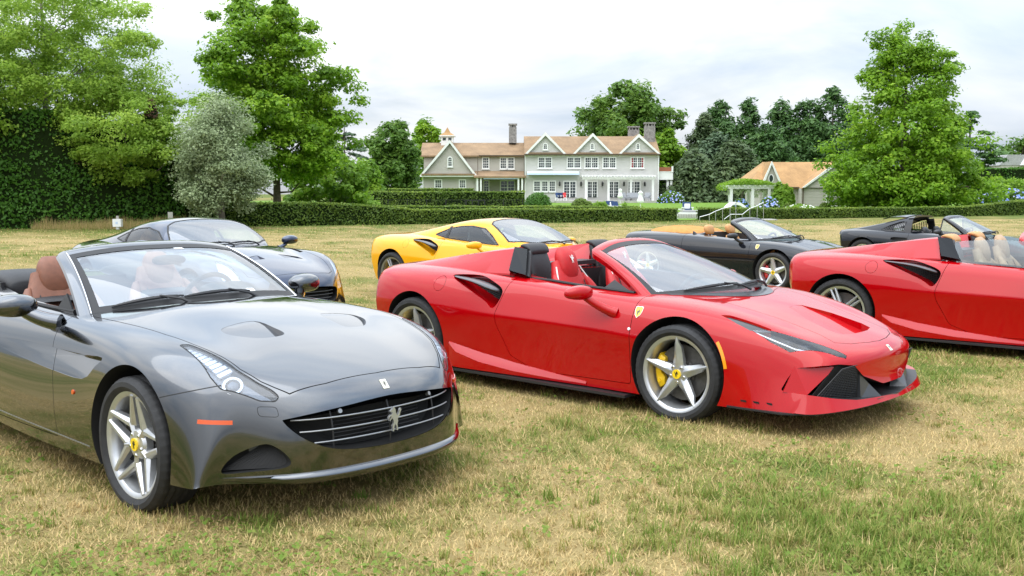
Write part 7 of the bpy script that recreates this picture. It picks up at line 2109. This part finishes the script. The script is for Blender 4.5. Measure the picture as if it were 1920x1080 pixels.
def blue_coupe(name, pose, label):
    paint = M['blue']
    root = empty(name, (pose[0], pose[1], 0), pose[2]); tag(root, label, 'car')
    G = cal_guides()
    def lift(g, dz): g['mid'] = [(x, y, z + dz * max(0, 1 - abs(x - .25) / .75)) for x, y, z in g['mid']]
    lift(G[3], .045); lift(G[4], .03); lift(G[2], -.03); lift(G[1], -.012)
    B = Body(CAL_X, G, paint, 120, 81); cb = CarBuild(root, B)
    cuts = [arch_cut(0, .35, .385, s) for s in (-1, 1)] + [arch_cut(-2.67, .35, .385, s) for s in (-1, 1)]
    cuts.append(prism_mesh(both([(-2.2, -.58), (-1.6, -.66), (-.95, -.66), (-.75, -.45), (-.66, 0)]), 'z', .30, 1.6, 2))
    gh = [(-.56, .42), (-.50, .49), (0, .515), (.50, .49), (.56, .42), (.46, .33), (0, .30), (-.46, .33)]
    cuts.append(prism_mesh(closed_spline(gh, 4), 'x', .60, 1.5, 1))
    for s in (-1, 1):
        vent = [(.20, s * .14), (.24, s * .38), (.34, s * .40), (.36, s * .13)][::int(s)]
        cuts.append(slant_cut(B, vent, lambda x, y: .001 + .04 * max(0, (x - .2) / .15), idx=0))
        ch = [(.05, s * .60), (-.42, s * .655), (-.42, s * .60), (.05, s * .55)][::int(-s)]
        cuts.append(slant_cut(B, ch, lambda x, y: .06, idx=1))
    cb.cut(cuts)
    hl = round_poly([(.30, -.74), (.36, -.685), (.52, -.655), (.66, -.625), (.745, -.60), (.755, -.63), (.70, -.70), (.60, -.765), (.45, -.785)], .02, 3)
    for s in (-1, 1):
        H = hl if s < 0 else mir(hl)
        cb.recess(H, 'z', .45, 1.2, .06, 2)
        h = empty('headlight', (.5, s * .7, .7), 0, root)
        ln = cb.lens('lens', H, 'z', .45, 1.2, M['lens'], .006); ln.parent = h; ln.location = (-.5, -s * .7, -.7)
        hs = cb.lens('lamp_housing', inset_poly(H, .004), 'z', .4, 1.2, M['lampw'], .05); hs.parent = h; hs.location = (-.5, -s * .7, -.7)
        for vv in hs.data.vertices: vv.co.z -= .03
    hood = both([(.80, 0), (.785, -.30), (.74, -.48), (.68, -.56), (.45, -.60), (.1, -.62), (-.4, -.66), (-.80, -.70), (-.66, -.52), (-.54, -.36), (-.48, -.2), (-.46, 0)])
    cb.panel('hood', hood, 'z', .5, 1.5, .03)
    door = round_poly([(-.80, 1.2), (-.76, .7), (-.72, .24), (-1.85, .23), (-2.0, .45), (-2.0, 1.2)], .03)
    for s in (-1, 1): cb.panel('door', door, 'y', *sorted((s * .60, s * 1.3)), .06)
    cb.finish()
    for x in (0, -2.67):
        for s in (-1, 1): wheel(root, x, s * (.915 - .1275), .325, .345, .268, .255, 'twin5', M['alloy'], M['cal_k'])
    gr = empty('grille', (.9, 0, .42), 0, root); o = Vector((.9, 0, .42))
    for z, w in ((.455, .50), (.415, .49), (.375, .45)):
        MB().tube([p - o for p, n in front_path(B, [(y, z) for y in np.linspace(-w, w, 21)], -.03)], .005, 6).build('grille_bar', M['trim'], gr, True)
    pts = [p - o for p, n in front_path(B, closed_spline(gh, 4), -.10)]
    MB().add(pts, [tuple(range(len(pts)))]).build('grille_back', M['dark'], gr)
    p, n = B.hit((.87, 0, 3), (0, 0, -1)); up = (Vector((-1, 0, 0)) - n * n.dot(Vector((-1, 0, 0)))).normalized(); r = up.cross(n)
    bd = empty('nose_badge', p, 0, root)
    MB().add(*decal_prism([(-.02, -.03), (.02, -.03), (.02, .03), (-.02, .03)], -n * .003, r, up, n, .006)).build('badge_plate', M['badge_w'], bd)
    MB().add(*decal_prism([((a - .5) * .024, (b - .5) * .038) for a, b in horse_poly()], n * .003, r, up, n, .001)).build('horse_emblem', M['badge_k'], bd)
    xs = [-3.05, -2.6, -2.2, -1.8, -1.5, -1.2, -.95, -.75, -.58, -.45]
    Y = [[0] * 10, [.28, .28, .29, .30, .30, .30, .30, .26, .18, .08], [.44, .46, .48, .50, .505, .51, .51, .46, .32, .14], [.54, .56, .575, .58, .585, .60, .625, .57, .40, .18],
         [.62, .65, .66, .665, .67, .68, .70, .63, .44, .20], [.70, .73, .73, .73, .73, .735, .745, .66, .46, .21]]
    Z = [[.98, 1.08, 1.18, 1.25, 1.27, 1.25, 1.16, 1.065, .99, .935], [.975, 1.07, 1.17, 1.24, 1.26, 1.24, 1.145, 1.05, .975, .93], [.965, 1.05, 1.14, 1.21, 1.232, 1.205, 1.11, 1.01, .95, .92],
         [.95, 1.01, 1.08, 1.15, 1.175, 1.145, 1.05, .96, .925, .91], [.93, .96, .99, 1.035, 1.055, 1.04, .985, .92, .90, .90], [.86, .86, .86, .86, .86, .86, .86, .86, .85, .85]]
    win = round_poly([(-2.30, .99), (-1.95, .945), (-1.3, .925), (-.93, .905), (-1.02, 1.01), (-1.2, 1.10), (-1.5, 1.145), (-1.8, 1.125), (-2.1, 1.06)], .02)
    ws = both([(-.49, 0), (-.55, -.25), (-.66, -.44), (-.82, -.61), (-.88, -.645), (-1.05, -.585), (-1.17, -.52), (-1.235, -.40), (-1.25, -.2), (-1.255, 0)])
    cabin(root, xs, Y, Z, paint, win, ws, post=-1.98)
    cabin_inside(root, (-.72, .60), (M['lea_brown'], M['lea_brown']), -1.72, .37, .38)
    sc = Screen((-.46, .945, -.86, .70, .90), (-1.25, 1.24, -1.2, .52, 1.16), .03)
    wiper(root, sc, -.70, .03, -.1, .06); wiper(root, sc, -.15, .03, .45, .045)
    for s in (-1, 1): mirror(root, s, (-.86, s * .84, .86), (-.86, s * 1.02, .96), paint, (.075, .12))
    return root

def black_spider(name, pose, label):
    paint = M['black']
    root = empty(name, (pose[0], pose[1], 0), pose[2]); tag(root, label, 'car')
    fx = 2.45 / 2.65
    mx = [x * fx for x in MID_X]
    B = Body(mx, scaled(mid_guides(), fx, .955, .955), paint, 120, 81); cb = CarBuild(root, B)
    cuts = [arch_cut(0, .32, .36, s) for s in (-1, 1)] + [arch_cut(-2.45, .32, .36, s) for s in (-1, 1)]
    cuts.append(prism_mesh(both([(-1.58, -.58), (-1.2, -.63), (-.70, -.64), (-.50, -.60), (-.25, -.42), (-.12, 0)]), 'z', .27, 1.6, 2))
    cb.cut(cuts)
    door = round_poly([(-.44, .95), (-.43, .25), (-1.45, .22), (-1.72, .42), (-1.76, .95)], .03)
    for s in (-1, 1):
        d = cb.panel('door', door, 'y', *sorted((s * .5, s * 1.3)), .06)
        rb = [B.hit((x, s * 3, .475), (0, -s, 0)) for x in np.linspace(-.36, -2.05, 24)]
        ribbon('side_moulding', rb, .014, M['trim'], root, .004)
        slab('door_handle', [B.hit((x, s * 3, z), (0, -s, 0))[0] for x, z in ((-1.60, .70), (-1.48, .70), (-1.48, .68), (-1.60, .68))], .008, M['trim'], d, (0, s, 0))
    hood = both([(.86, 0), (.84, -.30), (.76, -.44), (.3, -.50), (-.02, -.52), (.04, -.3), (.10, 0)])
    cb.panel('hood', hood, 'z', .3, 1.4, .03)
    cb.finish()
    for x, w in ((0, .225), (-2.45, .265)):
        for s in (-1, 1): wheel(root, x, s * (.895 - w / 2), .30, .318, .243, w, 'fat5', M['alloy'], M['cal_r'])
    shield(root, B, -.30, .70, -1); shield(root, B, -.30, .70, 1)
    sc = Screen((-.02, .825, -.50, .70, .785), (-1.0, 1.152, -.965, .55, 1.09), .03, 2.2, 2.6)
    windscreen(root, sc, M['black'], .07, .08)
    wiper(root, sc, -.70, .03, -.1, .06); wiper(root, sc, -.15, .03, .45, .045)
    for k in range(2):
        s = (-1, 1)[k]
        p, n = B.hit((.12, s * .22, 3), (0, 0, -1))
        slab('hood_vent', [p + Vector((-.02, -.09, .003)), p + Vector((.02, -.09, .003 - .02 * .2)), p + Vector((.02, .09, .003 - .02 * .2)), p + Vector((-.02, .09, .003))], .004, M['dark'], root, (0, 0, 1))
    MB().prism(round_poly([(-.14, .55), (-.14, .775), (-.40, .785), (-.60, .77), (-.66, .70), (-.55, .40), (-.2, .40)], .03), 'y', -.56, .56).build('dashboard', M['lea_tan'], root, True)
    steering_wheel(root, -.75, .36, .72, M['lea_black'])
    for s in (-1, 1):
        seat(root, -1.32, s * .35, .28, (M['lea_tan'], M['lea_tan']), .52, .34, 'posts', None, .24)
        mirror(root, s, (-.60, s * .80, .76), (-.70, s * .95, .87), M['trim'], (.055, .12), stalk_r=(.03, .022))
        blob('hoop_fin', [(-1.62, s * .60, .80), (-1.63, s * .60, .84), (-1.66, s * .60, .90), (-1.68, s * .60, .915)], (1, 0, 0), (0, 1, 0), [(.07, .03), (.06, .03), (.03, .02), (.01, .01)], M['trim'], root)
    # folded soft top under its tan cover
    V = np.array([[(x, y * w, z0 + zz) for y, zz in zip((-.66, -.60, -.45, -.25, 0, .25, .45, .60, .66), (-.04, .03, .062, .075, .08, .075, .062, .03, -.04))] for x, z0, w in ((-2.72, .875, .80), (-2.60, .89, .92), (-2.35, .90, 1.0), (-2.05, .90, 1.0), (-1.80, .885, .98), (-1.62, .85, .93))])
    V[0, :, 2] -= .03; V[-1, :, 2] -= .05
    Q = bs_surface(V, 40, 40)
    rp = np.random.default_rng(3).normal(0, 1, (40, 40)); 
    for _ in range(6): rp = (rp + np.roll(rp, 1, 0) + np.roll(rp, -1, 0) + np.roll(rp, 1, 1) + np.roll(rp, -1, 1)) / 5
    Q[1:-1, 1:-1, 2] += rp[1:-1, 1:-1] * .03
    if grid_normals(Q)[20, 20, 2] < 0: Q = Q[:, ::-1]
    obj('soft_top_cover', shell_mesh('soft_top_cover', Q, .02, [M['cover_tan']], 60), root)
    MB().box(-1.68, -1.6, -.58, .58, .45, .86).build('rear_bulkhead', M['lea_tan'], root)
    return root

def black_targa(name, pose, label):
    paint = M['black']
    root = empty(name, (pose[0], pose[1], 0), pose[2]); tag(root, label, 'car')
    fx = 2.35 / 2.65
    mx = [x * fx for x in MID_X]
    g = scaled(mid_guides(), fx, .87, .875)
    B = Body(mx, g, paint, 110, 71); cb = CarBuild(root, B)
    cuts = [arch_cut(0, .31, .345, s) for s in (-1, 1)] + [arch_cut(-2.35, .31, .345, s) for s in (-1, 1)]
    cuts.append(prism_mesh(both([(-1.42, -.52), (-1.0, -.58), (-.60, -.58), (-.40, -.54), (-.20, -.40), (-.10, 0)]), 'z', .25, 1.6, 2))
    for s in (-1, 1):
        scp = [(-1.76, .66), (-1.70, .675), (-1.43, .665), (-1.43, .60), (-1.70, .60), (-1.76, .62)]
        cuts.append(slant_side(B, scp, s, lambda x, z: .002 + .05 * max(0, (-1.40 - x) / .36), 1))
    cb.cut(cuts)
    door = round_poly([(-.36, .9), (-.36, .22), (-1.40, .20), (-1.43, .9)], .02)
    for s in (-1, 1):
        cb.panel('door', door, 'y', *sorted((s * .45, s * 1.3)), .06)
        rb = [B.hit((-2.35 + .365 * math.cos(a), s * 3, .31 + .365 * math.sin(a)), (0, -s, 0)) for a in np.linspace(.0, math.pi, 26)]
        ribbon('arch_flare', rb, .035, paint, root, .012, th=.01)
    cb.finish()
    for x, w in ((0, .205), (-2.35, .225)):
        for s in (-1, 1): wheel(root, x, s * (.815 - w / 2), .295, .315, .215, w, 'fat5', M['alloy'], M['cal_k'])
    # roof hoop with sail panels
    xs = [-2.95, -2.6, -2.3, -2.0, -1.75, -1.55, -1.40]
    Y = [[0] * 7, [.25] * 7, [.42, .44, .46, .48, .49, .50, .50], [.52, .54, .55, .555, .56, .56, .56], [.60, .62, .63, .64, .64, .64, .64], [.66, .68, .69, .70, .70, .70, .70]]
    Z = [[.79, .80, .81, .82, .90, 1.10, 1.115], [.79, .80, .81, .825, .93, 1.10, 1.112], [.79, .835, .90, .97, 1.04, 1.085, 1.095], [.785, .835, .895, .96, 1.015, 1.045, 1.05], [.77, .80, .83, .87, .90, .91, .92], [.70] * 7]
    G = [dict(pre=[], mid=[(x, y, z) for x, y, z in zip(xs, yy, zz)], post=[]) for yy, zz in zip(Y, Z)]
    C = Body(xs, G, paint, 70, 71); c2 = CarBuild(root, C)
    lou = round_poly([(-2.04, .815), (-1.53, .80), (-1.56, 1.0), (-1.66, .985), (-1.85, .915)], .015)
    c2.me = boolean(C.mesh, [(prism_mesh(lou, 'y', -1.2, 1.2, 2), 'DIFFERENCE'), (C.inner(.03), 'DIFFERENCE'), (prism_mesh([(-1.5, .72), (-1.2, .72), (-1.2, 1.06), (-1.5, 1.06)], 'y', -.56, .56, 2), 'DIFFERENCE')])
    c2.finish('roof_hoop')
    for s in (-1, 1):
        lo = empty('quarter_louvre', (-1.8, s * .62, .9), 0, root)
        for k in range(13):
            x = -1.99 + .45 * k / 12; zt = .83 + (x + 2.04) / .48 * .17; zt = min(zt, .995)
            y = s * (.655); 
            MB().bar((x - .01 + 1.8, s * (.655 - .62), .81 - .9), (x + .012 + 1.8, s * (.60 - .62 + .02 * (zt < .9)), zt - .9), .018, .006, up=(0, 1, 0)).build('louvre_slat', M['trim'], lo)
    # rear roof wing
    V = np.array([[(x + .05 * abs(y / .5) ** 2 * -1, y, z - .04 * (y / .5) ** 2) for y in np.linspace(-.52, .52, 15)] for x, z in ((-2.0, 1.085), (-1.85, 1.12), (-1.62, 1.135), (-1.5, 1.125))])
    if grid_normals(V)[2, 7, 2] < 0: V = V[:, ::-1]
    obj('roof_wing', shell_mesh('roof_wing', V, .018, [M['black']]), root)
    sc = Screen((.02, .775, -.30, .655, .735), (-.80, 1.118, -.78, .535, 1.075), .02, 2.2, 3)
    windscreen(root, sc, M['black'], .07, .07)
    wiper(root, sc, -.70, .03, -.1, .06); wiper(root, sc, -.15, .03, .45, .045)
    MB().prism(round_poly([(-.12, .5), (-.12, .72), (-.40, .73), (-.52, .70), (-.50, .40), (-.2, .40)], .03), 'y', -.52, .52).build('dashboard', M['lea_black'], root, True)
    steering_wheel(root, -.62, .32, .70, M['lea_black'])
    for s in (-1, 1):
        seat(root, -1.10, s * .32, .24, (M['lea_black'], M['lea_black']), .52, .34, 'sport', None, .22)
        slab('quarter_light', [(-.36, s * .665, .745), (-.82, s * .66, .755), (-.80, s * .555, 1.04)][::int(s)], .005, M['glass_side'], root)
        MB().bar((-.83, s * .665, .74), (-.805, s * .55, 1.06), .018).build('quarter_light_post', M['trim'], root)
    mirror(root, -1, (-.75, -.69, .76), (-.80, -.82, .80), M['trim'], (.06, .10)); mirror(root, 1, (-.75, .69, .76), (-.80, .82, .80), M['trim'], (.06, .10))
    MB().box(-1.47, -1.42, -.5, .5, .4, .80).build('rear_bulkhead', M['lea_cream'], root)
    return root

# ---------------------------------------------------------------- the seven cars
mid_car('front', 'sports_car', (1.748, 7.463, -.735), M['red'], 'red open-top sports car with red seats and yellow brake calipers', (M['lea_red'], M['lea_red'], M['lea_black']), M['cal_y'], 'star5', M['alloy'])
gt_car('convertible_car', (-1.274, 5.494, -.745), 'dark grey convertible with brown seats, nearest car at the left')
mid_car('spider', 'sports_car', (6.08, 9.42, -.70), M['red'], 'red open-top sports car with beige seats and tan hoop pads, cut by the right edge', (M['lea_beige'], M['lea_beige'], M['lea_tan']), M['cal_r'], 'pair5', M['alloy'])
mid_car('coupe', 'sports_car', (.731, 14.11, -.754), M['yellow'], 'yellow closed-roof sports car behind the red one', (M['lea_black'], M['lea_black'], M['lea_black']), M['cal_y'], 'pair5', M['alloy_dark'])
blue_coupe('coupe_car', (-3.0, 11.75, -.765), 'dark blue coupe with brown seats behind the grey convertible')
black_spider('convertible_car', (4.792, 16.618, -.751), 'black convertible with tan seats and tan folded-top cover')
black_targa('targa_car', (9.661, 19.975, -.758), 'black sports car with roof panel off and slatted rear quarter windows')

def wheel_grass():
    """blades bent round the tyres"""
    r = np.random.default_rng(12); xs, ys = [], []
    for (X, Y, th), wb, hw in (((1.748, 7.463, -.735), 2.65, .82), ((-1.274, 5.494, -.745), 2.67, .80), ((6.08, 9.42, -.70), 2.65, .82), ((.731, 14.11, -.754), 2.65, .82), ((4.792, 16.618, -.751), 2.45, .78)):
        for ax in (0, -wb):
            for s in (-1, 1):
                n = 520; lx = ax + r.normal(0, .16, n); ly = s * hw + (r.random(n) - .5) * .42
                c, s_ = math.cos(th), math.sin(th); xs.append(X + c * lx - s_ * ly); ys.append(Y + s_ * lx + c * ly)
    x = np.concatenate(xs); y = np.concatenate(ys); n = len(x); h = .03 + .05 * r.random(n); az = r.random(n) * 6.283; ln = np.clip(r.normal(.6, .3, n), .05, 1.3); w = .002 + .002 * r.random(n)
    S = np.stack([-np.sin(az) * w, np.cos(az) * w, 0 * w], 1); P = np.stack([x, y, np.full(n, -.004)], 1); T = P + np.stack([np.sin(ln) * np.cos(az), np.sin(ln) * np.sin(az), np.cos(ln)], 1) * h[:, None]
    me = fast_mesh('grass_at_tyres', np.stack([P - S, P + S, T], 1).reshape(-1, 3), np.arange(3 * n).reshape(-1, 3), [M['blade']]); set_attr(me, 'var', np.repeat(np.clip(r.normal(.5, .28, n), 0, 1), 3))
    return tag(obj('grass_at_tyres', me), 'grass blades pressed around the tyres of the cars', 'grass', kind='stuff')
wheel_grass()
if bpy.data.scenes.get('workshop'): bpy.data.scenes.remove(bpy.data.scenes['workshop'])
for m_ in [m for m in bpy.data.meshes if m.users == 0]: bpy.data.meshes.remove(m_)
